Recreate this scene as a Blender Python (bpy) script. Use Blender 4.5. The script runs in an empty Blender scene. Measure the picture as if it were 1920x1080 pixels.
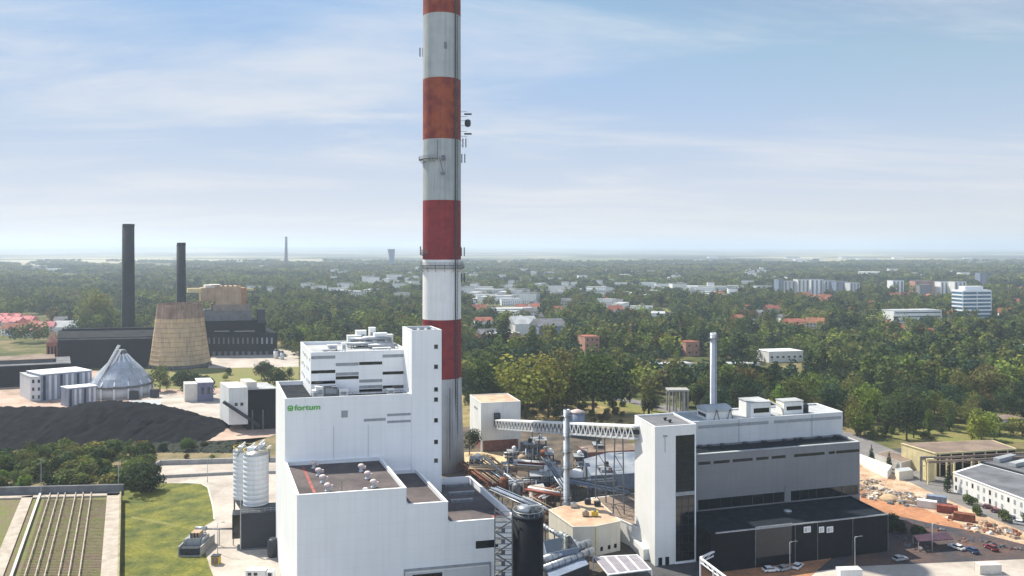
import bpy, math, random
import numpy as np

# ---------------------------------------------------------------- camera, sky, sun, exposure
H, F, EYE = 90.0, 1500.0, 463.0          # camera height (m), focal length (px of a 1920 wide frame), row of eye level
scene = bpy.context.scene
C = scene.collection
cam_d = bpy.data.cameras.new('camera'); cam = bpy.data.objects.new('camera', cam_d); C.objects.link(cam)
cam.location = (0, 0, H); cam.rotation_euler = (math.radians(90), 0, 0)
cam_d.sensor_width = 36; cam_d.lens = F / 1920 * 36; cam_d.shift_y = -(540 - EYE) / 1920
cam_d.clip_start = 1; cam_d.clip_end = 120000
scene.camera = cam

SUN_EL = math.radians(51); SDIR = (-0.80, 0.60)
sx, sy, sz = SDIR[0] * math.cos(SUN_EL), SDIR[1] * math.cos(SUN_EL), math.sin(SUN_EL)
sun_d = bpy.data.lights.new('sun', 'SUN'); sun = bpy.data.objects.new('sun', sun_d); C.objects.link(sun)
sun_d.energy = 5.0; sun_d.angle = math.radians(0.5); sun_d.color = (1.0, 0.93, 0.80)
from mathutils import Vector
sun.rotation_euler = Vector((-sx, -sy, -sz)).to_track_quat('-Z', 'Y').to_euler()

world = bpy.data.worlds.new("World"); scene.world = world; world.use_nodes = True
nt = world.node_tree; nt.nodes.clear()
def wn(t, **k):
    n = nt.nodes.new(t)
    for a, b in k.items(): setattr(n, a, b)
    return n
wo = wn('ShaderNodeOutputWorld'); bg = wn('ShaderNodeBackground'); bg.inputs['Strength'].default_value = 0.08
sky = wn('ShaderNodeTexSky'); sky.sky_type = 'NISHITA'; sky.sun_disc = False
sky.sun_elevation = SUN_EL; sky.sun_rotation = math.atan2(SDIR[0], SDIR[1])
sky.altitude = 300; sky.air_density = 1.0; sky.dust_density = 0.3; sky.ozone_density = 1.3
tc = wn('ShaderNodeTexCoord'); sep = wn('ShaderNodeSeparateXYZ'); nt.links.new(tc.outputs['Generated'], sep.inputs[0])
def math_node(op, a, b=None, clamp=False):
    m = wn('ShaderNodeMath', operation=op, use_clamp=clamp)
    for i, v in enumerate((a, b)):
        if v is None: continue
        if isinstance(v, (int, float)): m.inputs[i].default_value = v
        else: nt.links.new(v, m.inputs[i])
    return m.outputs[0]
# cirrus: streaky noise laid on a high flat layer of air (direction / elevation)
zz = math_node('ADD', math_node('MAXIMUM', sep.outputs['Z'], 0.0), 0.10)
px_ = math_node('DIVIDE', sep.outputs['X'], zz); py_ = math_node('DIVIDE', sep.outputs['Y'], zz)
cmb = wn('ShaderNodeCombineXYZ'); nt.links.new(px_, cmb.inputs[0]); nt.links.new(py_, cmb.inputs[1])
mp = wn('ShaderNodeMapping'); mp.inputs['Rotation'].default_value = (0, 0, math.radians(28)); mp.inputs['Scale'].default_value = (0.42, 0.95, 1)
mp.inputs['Location'].default_value = (3.3, 0.6, 0)
nt.links.new(cmb.outputs[0], mp.inputs[0])
n1 = wn('ShaderNodeTexNoise'); n1.inputs['Scale'].default_value = 1.0; n1.inputs['Detail'].default_value = 7; n1.inputs['Roughness'].default_value = 0.60
n1.inputs['Distortion'].default_value = 0.5
nt.links.new(mp.outputs[0], n1.inputs['Vector'])
mr = wn('ShaderNodeMapRange'); mr.inputs['From Min'].default_value = 0.42; mr.inputs['From Max'].default_value = 0.72; mr.inputs['To Max'].default_value = 0.8
mr.interpolation_type = 'SMOOTHSTEP'
nt.links.new(n1.outputs[0], mr.inputs['Value'])
mixc = wn('ShaderNodeMix', data_type='RGBA'); mixc.inputs['B'].default_value = (6.0, 6.4, 7.0, 1)
lim = wn('ShaderNodeVectorMath', operation='MINIMUM'); lim.inputs[1].default_value = (1.8, 3.65, 6.4); nt.links.new(sky.outputs[0], lim.inputs[0])
nt.links.new(mr.outputs[0], mixc.inputs['Factor']); nt.links.new(lim.outputs[0], mixc.inputs['A'])
veil = math_node('POWER', math_node('SUBTRACT', 1.0, math_node('MAXIMUM', sep.outputs['Z'], 0.0), True), 5.5)
veil = math_node('MULTIPLY', veil, 0.92)
mixv = wn('ShaderNodeMix', data_type='RGBA'); mixv.inputs['B'].default_value = (7.0, 6.7, 6.4, 1)
nt.links.new(veil, mixv.inputs['Factor']); nt.links.new(mixc.outputs['Result'], mixv.inputs['A'])
# whole sky scaled up behind the camera, added to fill the shaded front walls
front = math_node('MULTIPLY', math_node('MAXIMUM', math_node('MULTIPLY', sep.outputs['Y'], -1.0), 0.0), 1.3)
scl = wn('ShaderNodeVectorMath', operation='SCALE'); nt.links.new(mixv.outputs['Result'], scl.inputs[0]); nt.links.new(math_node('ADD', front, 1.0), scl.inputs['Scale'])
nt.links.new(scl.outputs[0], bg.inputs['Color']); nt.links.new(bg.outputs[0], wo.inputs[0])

scene.view_settings.view_transform = 'Standard'; scene.view_settings.look = 'None'
scene.view_settings.exposure = 0.66; scene.view_settings.gamma = 1.0
scene.render.engine = 'CYCLES'
scene.cycles.max_bounces = 6; scene.cycles.diffuse_bounces = 3; scene.cycles.glossy_bounces = 2; scene.cycles.volume_bounces = 1
rnd = random.Random(11)
R = math.radians

# ---------------------------------------------------------------- helpers
def W(px, py, Y): return ((px - 960) / F * Y, Y, H - (py - EYE) / F * Y)
def G(px, py, z=0.0):
    Y = (H - z) * F / (py - EYE); return ((px - 960) / F * Y, Y, z)

MATS = {}
def mat(name, col, rough=0.8, var=0.12, scale=0.3, col2=None, metal=0.0, streak=0.0, seams=None, seamcol=0.8, spec=0.3, bump=0.0, fine=0.0, coat=0.0):
    """procedural paint / mineral: a base colour broken up by noise, vertical run-off streaks and panel seams"""
    if name in MATS: return MATS[name]
    m = bpy.data.materials.new(name); m.use_nodes = True; MATS[name] = m
    t = m.node_tree; N = t.nodes; L = t.links
    b = N['Principled BSDF']; b.inputs['Roughness'].default_value = rough; b.inputs['Metallic'].default_value = metal
    b.inputs['Specular IOR Level'].default_value = spec
    geo = N.new('ShaderNodeNewGeometry')
    def noise(sc, det, src=None, ro=0.55):
        n = N.new('ShaderNodeTexNoise'); n.inputs['Scale'].default_value = sc; n.inputs['Detail'].default_value = det; n.inputs['Roughness'].default_value = ro
        L.new(src or geo.outputs['Position'], n.inputs['Vector']); return n.outputs[0]
    def rng(v, a, b_, c, d):
        r = N.new('ShaderNodeMapRange'); L.new(v, r.inputs[0])
        for i, x in enumerate((a, b_, c, d)): r.inputs[i + 1].default_value = x
        return r.outputs[0]
    def mul(a, v):
        x = N.new('ShaderNodeVectorMath'); x.operation = 'SCALE'; L.new(a, x.inputs[0]); L.new(v, x.inputs['Scale']); return x.outputs[0]
    c2 = col2 or tuple(x * (1 - 2 * var) for x in col)
    mx = N.new('ShaderNodeMix'); mx.data_type = 'RGBA'
    mx.inputs['A'].default_value = (*col, 1); mx.inputs['B'].default_value = (*c2, 1)
    L.new(rng(noise(scale, 6), 0.38, 0.66, 0, 1), mx.inputs['Factor'])
    out = mx.outputs['Result']
    if fine: out = mul(out, rng(noise(scale * 9, 3), 0.3, 0.7, 1 - fine, 1 + fine))
    if streak:
        mp = N.new('ShaderNodeMapping'); mp.inputs['Scale'].default_value = (1, 1, 0.04); L.new(geo.outputs['Position'], mp.inputs[0])
        out = mul(out, rng(noise(0.9, 4, mp.outputs[0]), 0.45, 0.72, 1, 1 - streak))
    if seams:
        sh, sv = seams
        sp = N.new('ShaderNodeSeparateXYZ'); L.new(geo.outputs['Position'], sp.inputs[0])
        def line(v, step, w):
            a = N.new('ShaderNodeMath'); a.operation = 'DIVIDE'; L.new(v, a.inputs[0]); a.inputs[1].default_value = step
            f = N.new('ShaderNodeMath'); f.operation = 'FRACT'; L.new(a.outputs[0], f.inputs[0])
            g = N.new('ShaderNodeMath'); g.operation = 'LESS_THAN'; L.new(f.outputs[0], g.inputs[0]); g.inputs[1].default_value = w / step
            return g.outputs[0]
        ad = N.new('ShaderNodeMath'); ad.operation = 'MULTIPLY_ADD'; L.new(sp.outputs[1], ad.inputs[0]); ad.inputs[1].default_value = 0.75; L.new(sp.outputs[0], ad.inputs[2])
        mxm = N.new('ShaderNodeMath'); mxm.operation = 'MAXIMUM'
        L.new(line(ad.outputs[0], sv, 0.10), mxm.inputs[0]); L.new(line(sp.outputs[2], sh, 0.10), mxm.inputs[1])
        out = mul(out, rng(mxm.outputs[0], 0, 1, 1, seamcol))
    L.new(out, b.inputs['Base Color'])
    L.new(rng(noise(scale * 2, 3), 0.3, 0.7, max(rough - 0.1, 0.03), min(rough + 0.1, 1)), b.inputs['Roughness'])
    if bump:
        bp = N.new('ShaderNodeBump'); bp.inputs['Strength'].default_value = bump; bp.inputs['Distance'].default_value = 0.4
        L.new(noise(scale * 6, 5), bp.inputs['Height']); L.new(bp.outputs[0], b.inputs['Normal'])
    return m

M = dict(
    white=mat('white_cladding', (0.80, 0.81, 0.82), 0.55, 0.03, 0.08, streak=0.06, seams=(3.2, 6.0), seamcol=0.94),
    white2=mat('white_render', (0.74, 0.74, 0.71), 0.8, 0.06, 0.15, streak=0.12),
    white_trim=mat('white_metal_trim', (0.80, 0.81, 0.82), 0.4, 0.03, 0.4),
    ltgrey=mat('light_grey_cladding', (0.55, 0.57, 0.58), 0.55, 0.05, 0.1, streak=0.08, seams=(3.0, 7.0), seamcol=0.9),
    towergrey=mat('pale_grey_cladding', (0.72, 0.72, 0.70), 0.55, 0.04, 0.1, streak=0.06, seams=(4.0, 99.0), seamcol=0.93),
    midgrey=mat('mid_grey_cladding', (0.195, 0.200, 0.212), 0.5, 0.05, 0.12, streak=0.1, seams=(5.5, 8.0), seamcol=0.85),
    strip=mat('grey_louvre', (0.30, 0.32, 0.34), 0.6, 0.1, 0.8),
    black=mat('black_cladding', (0.008, 0.010, 0.014), 0.6, 0.1, 0.3, seams=(3.0, 6.0), seamcol=0.6, spec=.12),
    blackroof_and_shade=mat('black_and_shaded_roof', (0.012, 0.017, 0.024), 0.75, 0.15, 0.2, fine=0.1, spec=.1),  # black roofs, and the shadow painted on the grey block's roof deck
    darkgrey=mat('charcoal_metal', (0.028, 0.034, 0.045), 0.5, 0.1, 0.4),
    glass=mat('dark_glass', (0.006, 0.009, 0.013), 0.12, 0.2, 0.5, spec=0.7),
    bluglass=mat('blue_glass', (0.10, 0.20, 0.30), 0.15, 0.2, 0.1, spec=0.6),
    steel=mat('galvanised_steel', (0.42, 0.45, 0.48), 0.42, 0.12, 0.6, metal=0.55),
    steeld=mat('weathered_steel', (0.16, 0.17, 0.18), 0.55, 0.2, 0.8, metal=0.3),
    concrete=mat('concrete', (0.36, 0.355, 0.34), 0.9, 0.12, 0.2, streak=0.15, fine=0.08),
    conc_light=mat('pale_concrete', (0.62, 0.58, 0.52), 0.9, 0.1, 0.15, fine=0.10),
    conc_dark=mat('dark_concrete', (0.16, 0.165, 0.175), 0.9, 0.15, 0.25, streak=0.1),
    roofred=mat('brown_felt_roof', (0.130, 0.112, 0.110), 0.9, 0.15, 0.12, col2=(0.080, 0.070, 0.072), fine=0.12, spec=.1),
    roofredp=mat('red_roof_strip', (0.36, 0.12, 0.10), 0.9, 0.2, 0.5),
    rooflight=mat('light_roof_membrane', (0.42, 0.44, 0.45), 0.8, 0.15, 0.15, fine=0.08),
    rooftan=mat('tan_roof', (0.50, 0.40, 0.28), 0.9, 0.15, 0.2, col2=(0.40, 0.25, 0.17), fine=0.12),
    roofbrown=mat('brown_roof', (0.24, 0.18, 0.14), 0.9, 0.2, 0.12, fine=0.15),
    rust=mat('rust', (0.24, 0.09, 0.05), 0.85, 0.25, 0.8),
    redcont=mat('red_container_paint', (0.30, 0.08, 0.05), 0.6, 0.2, 0.7, streak=0.3),
    brick=mat('red_brick', (0.30, 0.13, 0.10), 0.9, 0.2, 0.5, fine=0.15),
    brickpink=mat('pale_brick', (0.48, 0.27, 0.20), 0.9, 0.15, 0.3, fine=0.1),
    brickdark=mat('sooty_brick', (0.014, 0.015, 0.020), 0.9, 0.2, 0.15, fine=0.15, streak=0.2, spec=.08),
    soot=mat('sooty_roof', (0.014, 0.018, 0.024), 0.85, 0.2, 0.1, fine=0.1, spec=.1),
    chimred=mat('chimney_red_paint', (0.23, 0.022, 0.022), 0.75, 0.1, 0.25, col2=(0.18, 0.016, 0.024), streak=0.2),
    chimorange=mat('chimney_faded_red_paint', (0.25, 0.050, 0.012), 0.75, 0.1, 0.25, col2=(0.15, 0.014, 0.012), streak=0.25),
    chimwhite=mat('chimney_white_paint', (0.72, 0.72, 0.71), 0.75, 0.08, 0.2, col2=(0.66, 0.66, 0.65), streak=0.12),
    chimwhited=mat('chimney_worn_white_paint', (0.36, 0.38, 0.38), 0.8, 0.08, 0.2, col2=(0.31, 0.335, 0.34), streak=0.22),
    timber=mat('cooling_tower_boards', (0.60, 0.44, 0.25), 0.9, 0.15, 0.12, col2=(0.46, 0.34, 0.22), streak=0.35),
    timberd=mat('sooted_boards', (0.38, 0.26, 0.20), 0.9, 0.2, 0.15, streak=0.4),
    tan=mat('tan_cladding', (0.42, 0.31, 0.21), 0.85, 0.15, 0.1, streak=0.2),
    yellow=mat('yellow_render', (0.62, 0.53, 0.30), 0.85, 0.1, 0.3, streak=0.2),
    yellowp=mat('yellow_paint', (0.62, 0.44, 0.04), 0.6, 0.15, 1.0),
    blueship=mat('slate_blue_metal', (0.22, 0.27, 0.36), 0.45, 0.12, 0.3, streak=0.2),
    bluewall=mat('indigo_cladding', (0.13, 0.14, 0.22), 0.6, 0.12, 0.3),
    coal=mat('coal', (0.005, 0.006, 0.009), 0.95, 0.3, 0.25, col2=(0.013, 0.014, 0.017), fine=0.4, bump=0.8, spec=.05),
    green_letter=mat('green_sign_paint', (0.10, 0.42, 0.05), 0.5, 0.05, 1.0),
    rooftile=mat('red_roof_tiles', (0.34, 0.12, 0.08), 0.85, 0.2, 0.2),
    pinktile=mat('pink_roof_tiles', (0.62, 0.25, 0.24), 0.8, 0.2, 0.2, col2=(0.45, 0.12, 0.13)),
    greyroof=mat('grey_roof', (0.16, 0.165, 0.18), 0.85, 0.2, 0.15),
    carwhite=mat('white_car_paint', (0.75, 0.75, 0.74), 0.25, 0.03, 1.0, spec=0.5),
    carred=mat('dark_red_car_paint', (0.16, 0.02, 0.03), 0.25, 0.03, 1.0, spec=0.5),
    carblue=mat('dark_blue_car_paint', (0.03, 0.05, 0.12), 0.25, 0.03, 1.0, spec=0.5),
    cargrey=mat('silver_car_paint', (0.32, 0.34, 0.36), 0.3, 0.03, 1.0, spec=0.5),
    tyre=mat('tyre_rubber', (0.02, 0.02, 0.02), 0.9, 0.1, 2.0),
    wood=mat('bark', (0.10, 0.08, 0.06), 0.95, 0.2, 1.5),
    sand=mat('sand', (0.50, 0.36, 0.22), 0.95, 0.15, 0.8, fine=0.2),
    rubble=mat('rubble', (0.34, 0.27, 0.21), 0.95, 0.25, 0.8, col2=(0.20, 0.13, 0.09), fine=0.3),
    darkgreenp=mat('green_paint', (0.06, 0.19, 0.13), 0.6, 0.15, 0.6),
)

class MB:
    """collects shapes and links them as ONE mesh object"""
    def __init__(s): s.v = []; s.f = []; s.m = []; s.mats = []; s.smooth = []
    def mi(s, m):
        if m not in s.mats: s.mats.append(m)
        return s.mats.index(m)
    def add(s, vs, fs, m, smooth=False):
        o = len(s.v); s.v += [tuple(v) for v in vs]; k = s.mi(m)
        for f in fs: s.f.append([i + o for i in f]); s.m.append(k); s.smooth.append(smooth)
        return s
    def hexa(s, b, t, m):
        """b, t: four bottom and four top corners, counter-clockwise from above"""
        return s.add(list(b) + list(t), [(3, 2, 1, 0), (4, 5, 6, 7), (0, 1, 5, 4), (1, 2, 6, 5), (2, 3, 7, 6), (3, 0, 4, 7)], m)
    def box(s, x0, x1, y0, y1, z0, z1, m):
        return s.hexa([(x0, y0, z0), (x1, y0, z0), (x1, y1, z0), (x0, y1, z0)], [(x0, y0, z1), (x1, y0, z1), (x1, y1, z1), (x0, y1, z1)], m)
    def prism(s, poly, z0, z1, m, mtop=None):
        n = len(poly); a = sum(poly[i][0] * poly[(i + 1) % n][1] - poly[(i + 1) % n][0] * poly[i][1] for i in range(n))
        if a < 0: poly = poly[::-1]
        vs = [(p[0], p[1], z0) for p in poly] + [(p[0], p[1], z1) for p in poly]
        s.add(vs, [tuple(range(n))[::-1]] + [(i, (i + 1) % n, n + (i + 1) % n, n + i) for i in range(n)] + ([tuple(range(n, 2 * n))] if not mtop else []), m)
        if mtop: s.add(vs[n:], [tuple(range(n))], mtop)
        return s
    def rings(s, c, prof, m, n=20, cap=True, smooth=True, a0=0.0):
        """surface of revolution about a vertical axis at c=(x,y,z); prof = [(r, z, (material))]"""
        base = len(s.v)
        for p in prof:
            for i in range(n):
                a = a0 + 2 * math.pi * i / n; s.v.append((c[0] + p[0] * math.cos(a), c[1] + p[0] * math.sin(a), c[2] + p[1]))
        for j in range(len(prof) - 1):
            mm = prof[j][2] if len(prof[j]) > 2 else m; k = s.mi(mm)
            for i in range(n):
                i2 = (i + 1) % n
                s.f.append([base + j * n + i, base + j * n + i2, base + (j + 1) * n + i2, base + (j + 1) * n + i]); s.m.append(k); s.smooth.append(smooth)
        if cap:
            s.f.append([base + i for i in range(n)][::-1]); s.m.append(s.mi(m)); s.smooth.append(False)
            o = base + (len(prof) - 1) * n
            s.f.append([o + i for i in range(n)]); s.m.append(s.mi(m)); s.smooth.append(False)
        return s
    def tube(s, a, b, r, m, n=6, r2=None, smooth=True):
        a = Vector(a); b = Vector(b); d = (b - a)
        if d.length < 1e-6: return s
        d.normalize(); u = d.orthogonal().normalized(); w = d.cross(u); r2 = r if r2 is None else r2
        vs = []
        for p, rr in ((a, r), (b, r2)):
            for i in range(n):
                q = 2 * math.pi * i / n; vs.append(p + u * (rr * math.cos(q)) + w * (rr * math.sin(q)))
        return s.add(vs, [(i, (i + 1) % n, n + (i + 1) % n, n + i) for i in range(n)] + [tuple(range(n))[::-1], tuple(range(n, 2 * n))], m, smooth and n > 5)
    def bar(s, a, b, w, m, h=None):
        """square bar between two points, kept upright"""
        a = Vector(a); b = Vector(b); d = (b - a).normalized(); h = w if h is None else h
        up = Vector((0, 0, 1)) if abs(d.z) < 0.95 else Vector((0, 1, 0))
        u = d.cross(up).normalized(); q = u.cross(d).normalized()
        cs = [(-w / 2, -h / 2), (w / 2, -h / 2), (w / 2, h / 2), (-w / 2, h / 2)]
        vs = [a + u * x + q * y for x, y in cs] + [b + u * x + q * y for x, y in cs]
        return s.add(vs, [(0, 1, 2, 3), (7, 6, 5, 4), (4, 5, 1, 0), (5, 6, 2, 1), (6, 7, 3, 2), (7, 4, 0, 3)], m)
    def build(s, name, parent=None, origin=None):
        me = bpy.data.meshes.new(name)
        o = Vector(origin) if origin is not None else (parent.matrix_world.translation.copy() if parent is not None and False else Vector((0, 0, 0)))
        if parent is not None and origin is None: o = world_loc(parent)
        if parent is None and origin is None and s.v:
            xs = [v[0] for v in s.v]; ys = [v[1] for v in s.v]; zs = [v[2] for v in s.v]
            o = Vector(((min(xs) + max(xs)) / 2, (min(ys) + max(ys)) / 2, min(zs)))
        me.from_pydata([(v[0] - o[0], v[1] - o[1], v[2] - o[2]) for v in s.v], [], s.f)
        for m in s.mats: me.materials.append(m)
        me.polygons.foreach_set('material_index', s.m); me.polygons.foreach_set('use_smooth', s.smooth); me.update()
        ob = bpy.data.objects.new(name, me); C.objects.link(ob)
        if parent is not None: ob.parent = parent; ob.location = o - world_loc(parent)
        else: ob.location = o
        return ob
def world_loc(o):
    p = Vector(o.location)
    while o.parent is not None: o = o.parent; p += Vector(o.location)
    return p
def tag(o, label=None, cat=None, group=None, kind=None):
    if label: o['label'] = label
    if cat: o['category'] = cat
    if group: o['group'] = group
    if kind: o['kind'] = kind
    return o
def thing(name, label, cat, loc, group=None, rz=0):
    o = bpy.data.objects.new(name, None); C.objects.link(o); o.location = loc; o.rotation_euler = (0, 0, rz); o.empty_display_size = 1
    return tag(o, label, cat, group)
def dup(root, loc, rz=0.0, label=None, group=None, scale=None, skip=()):
    r = root.copy(); C.objects.link(r); r.location = loc; r.rotation_euler = (0, 0, rz)
    if scale is not None: r.scale = (scale,) * 3 if isinstance(scale, (int, float)) else scale
    if label: r['label'] = label
    if group: r['group'] = group
    for ch in list(root.children):
        c = ch.copy(); C.objects.link(c); c.parent = r
        for g in ch.children:
            d = g.copy(); C.objects.link(d); d.parent = c
    return r

class FR:
    """a building's own axes: origin A on the ground, u along its front, v into its depth"""
    def __init__(s, A, vpu, vpv):
        s.A = A; l = math.hypot(vpu - 960, F); s.u = ((vpu - 960) / l, F / l)
        l = math.hypot(vpv - 960, F); s.v = ((vpv - 960) / l, F / l)
    def p(s, a, t, z=0.0): return (s.A[0] + s.u[0] * a + s.v[0] * t, s.A[1] + s.u[1] * a + s.v[1] * t, z)
    def s_at(s, px, t=0.0):
        k = (px - 960) / F; x0 = s.A[0] + s.v[0] * t; y0 = s.A[1] + s.v[1] * t
        return (k * y0 - x0) / (s.u[0] - k * s.u[1])
    def t_at(s, px, a=0.0):
        k = (px - 960) / F; x0 = s.A[0] + s.u[0] * a; y0 = s.A[1] + s.u[1] * a
        return (k * y0 - x0) / (s.v[0] - k * s.v[1])
    def z_at(s, py, a, t): return H - (py - EYE) / F * s.p(a, t)[1]
    def box(s, mb, a0, a1, t0, t1, z0, z1, m):
        q = [s.p(a0, t0), s.p(a1, t0), s.p(a1, t1), s.p(a0, t1)]
        return mb.hexa([(x, y, z0) for x, y, _ in q], [(x, y, z1) for x, y, _ in q], m)
    def roofbox(s, mb, a0, a1, t0, t1, z0, z1, wall, roof, par=0.9, th=0.45, cap=None):
        """walls, a sunk roof deck and a parapet with its coping"""
        s.box(mb, a0, a1, t0, t0 + th, z0, z1, wall); s.box(mb, a0, a1, t1 - th, t1, z0, z1, wall)
        s.box(mb, a0, a0 + th, t0 + th, t1 - th, z0, z1, wall); s.box(mb, a1 - th, a1, t0 + th, t1 - th, z0, z1, wall)
        s.box(mb, a0 + th, a1 - th, t0 + th, t1 - th, z1 - par - 0.3, z1 - par, roof)
        return mb
    def coping(s, mb, a0, a1, t0, t1, z1, m, w=0.55, h=0.22):
        e = 0.06
        s.box(mb, a0 - e, a1 + e, t0 - e, t0 + w, z1, z1 + h, m); s.box(mb, a0 - e, a1 + e, t1 - w, t1 + e, z1, z1 + h, m)
        s.box(mb, a0 - e, a0 + w, t0 + w, t1 - w, z1, z1 + h, m); s.box(mb, a1 - w, a1 + e, t0 + w, t1 - w, z1, z1 + h, m)
        return mb
def simple_part(fr, name, parent, a0, a1, t0, t1, z0, z1, m):
    mb = MB(); fr.box(mb, a0, a1, t0, t1, z0, z1, m); return mb.build(name, parent)

# ---------------------------------------------------------------- ground, sheets laid on it
def ground_material():
    m = bpy.data.materials.new('countryside'); m.use_nodes = True; t = m.node_tree; N = t.nodes; L = t.links
    b = N['Principled BSDF']; b.inputs['Roughness'].default_value = 0.95; b.inputs['Specular IOR Level'].default_value = 0.1
    geo = N.new('ShaderNodeNewGeometry')
    def noise(sc, det, ro=0.55):
        n = N.new('ShaderNodeTexNoise'); n.inputs['Scale'].default_value = sc; n.inputs['Detail'].default_value = det; n.inputs['Roughness'].default_value = ro
        L.new(geo.outputs['Position'], n.inputs['Vector']); return n.outputs[0]
    def ramp(v, stops):
        r = N.new('ShaderNodeValToRGB'); L.new(v, r.inputs[0]); e = r.color_ramp.elements
        while len(e) < len(stops): e.new(0.5)
        for i, (p, c) in enumerate(stops): e[i].position = p; e[i].color = (*c, 1)
        return r.outputs[0]
    def mix(f, a, c):
        x = N.new('ShaderNodeMix'); x.data_type = 'RGBA'; L.new(f, x.inputs['Factor']); L.new(a, x.inputs['A']); L.new(c, x.inputs['B']); return x.outputs['Result']
    def rng(v, a, b_, c, d):
        r = N.new('ShaderNodeMapRange'); L.new(v, r.inputs[0])
        for i, x in enumerate((a, b_, c, d)): r.inputs[i + 1].default_value = x
        return r.outputs[0]
    near = ramp(noise(0.035, 8, 0.65), [(0.30, (0.035, 0.05, 0.018)), (0.46, (0.075, 0.09, 0.030)), (0.56, (0.14, 0.125, 0.055)), (0.70, (0.27, 0.20, 0.12))])
    vor = N.new('ShaderNodeTexVoronoi'); vor.inputs['Scale'].default_value = 0.0016; vor.inputs['Randomness'].default_value = 1
    mp = N.new('ShaderNodeMapping'); mp.inputs['Scale'].default_value = (0.55, 1.0, 1); mp.inputs['Rotation'].default_value = (0, 0, 0.3)
    L.new(geo.outputs['Position'], mp.inputs[0]); L.new(mp.outputs[0], vor.inputs['Vector'])
    sp = N.new('ShaderNodeSeparateColor'); L.new(vor.outputs['Color'], sp.inputs[0])
    fields = ramp(sp.outputs[0], [(0.0, (0.05, 0.07, 0.03)), (0.35, (0.12, 0.13, 0.06)), (0.6, (0.30, 0.27, 0.16)), (0.85, (0.42, 0.38, 0.26)), (1, (0.10, 0.14, 0.05))])
    woods = ramp(noise(0.02, 5), [(0.3, (0.018, 0.028, 0.014)), (0.7, (0.045, 0.055, 0.025))])
    wmask = rng(noise(0.0005, 5, 0.6), 0.46, 0.54, 1, 0)
    far = mix(wmask, fields, woods)
    dist = N.new('ShaderNodeVectorMath'); dist.operation = 'LENGTH'; L.new(geo.outputs['Position'], dist.inputs[0])
    L.new(mix(rng(dist.outputs['Value'], 1800, 3400, 0, 1), near, far), b.inputs['Base Color'])
    return m
def hills(x, y):
    d = max(0.0, (y - 9000) / 16000)
    a = x / max(y, 5000)
    side = 1 / (1 + math.exp((a + 0.05) * 7))
    return min(d, 1) ** 1.5 * (28 + 115 * side) * (0.75 + 0.25 * math.sin(x / 2600.0 + 1.0) * math.cos(y / 5200.0) + 0.08 * math.sin(x / 900.0))
def build_ground():
    ys = [-300, 0, 150, 300, 500, 800, 1200, 1800, 2600, 3600, 5000, 7000] + [9000 + i * 1500 for i in range(14)] + [33000, 38000]
    xs = sorted(set([-40000, -34000] + [int(-28000 + i * 1400) for i in range(41)] + [34000, 40000, -600, 600, -200, 200]))
    vs = [(x, y, hills(x, y)) for y in ys for x in xs]; n = len(xs)
    fs = [(j * n + i, j * n + i + 1, (j + 1) * n + i + 1, (j + 1) * n + i) for j in range(len(ys) - 1) for i in range(n - 1)]
    me = bpy.data.meshes.new('ground'); me.from_pydata(vs, [], fs); me.materials.append(ground_material()); me.update()
    o = bpy.data.objects.new('ground', me); C.objects.link(o); tag(o, kind='structure')
build_ground()

def sheet(name, pts, m, z, px=True, kind='structure', label=None):
    P = [G(*p, z) for p in pts] if px else [(x, y, z) for x, y in pts]
    a = sum(P[i][0] * P[(i + 1) % len(P)][1] - P[(i + 1) % len(P)][0] * P[i][1] for i in range(len(P)))
    if a < 0: P = P[::-1]
    mb = MB(); mb.add(P, [tuple(range(len(P)))], m)
    o = mb.build(name); tag(o, label, kind=kind); return o
g_conc = mat('yard_concrete', (0.47, 0.42, 0.37), 0.92, 0.1, 0.06, col2=(0.33, 0.29, 0.25), fine=0.10)
g_pink = mat('yard_pinkish_gravel', (0.50, 0.36, 0.29), 0.95, 0.1, 0.05, col2=(0.28, 0.21, 0.16), fine=0.12)
g_dirt = mat('orange_dirt', (0.42, 0.20, 0.10), 0.95, 0.2, 0.07, col2=(0.26, 0.13, 0.07), fine=0.2, bump=0.3)
g_brown = mat('dry_weeds_soil', (0.22, 0.17, 0.09), 0.95, 0.2, 0.12, col2=(0.10, 0.10, 0.045), fine=0.25)
g_lawn = mat('mown_lawn', (0.155, 0.155, 0.022), 0.95, 0.1, 0.13, col2=(0.055, 0.075, 0.016), fine=0.3)
g_grass = mat('rough_grass', (0.15, 0.17, 0.04), 0.95, 0.15, 0.08, col2=(0.20, 0.165, 0.065), fine=0.2)
g_asph = mat('asphalt', (0.075, 0.075, 0.08), 0.9, 0.15, 0.15, fine=0.12)
g_asphl = mat('worn_asphalt', (0.20, 0.19, 0.185), 0.9, 0.15, 0.1, fine=0.12)
g_dark = mat('pipe_yard_soil', (0.055, 0.048, 0.042), 0.95, 0.2, 0.12, col2=(0.14, 0.11, 0.08), fine=0.25)
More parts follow.
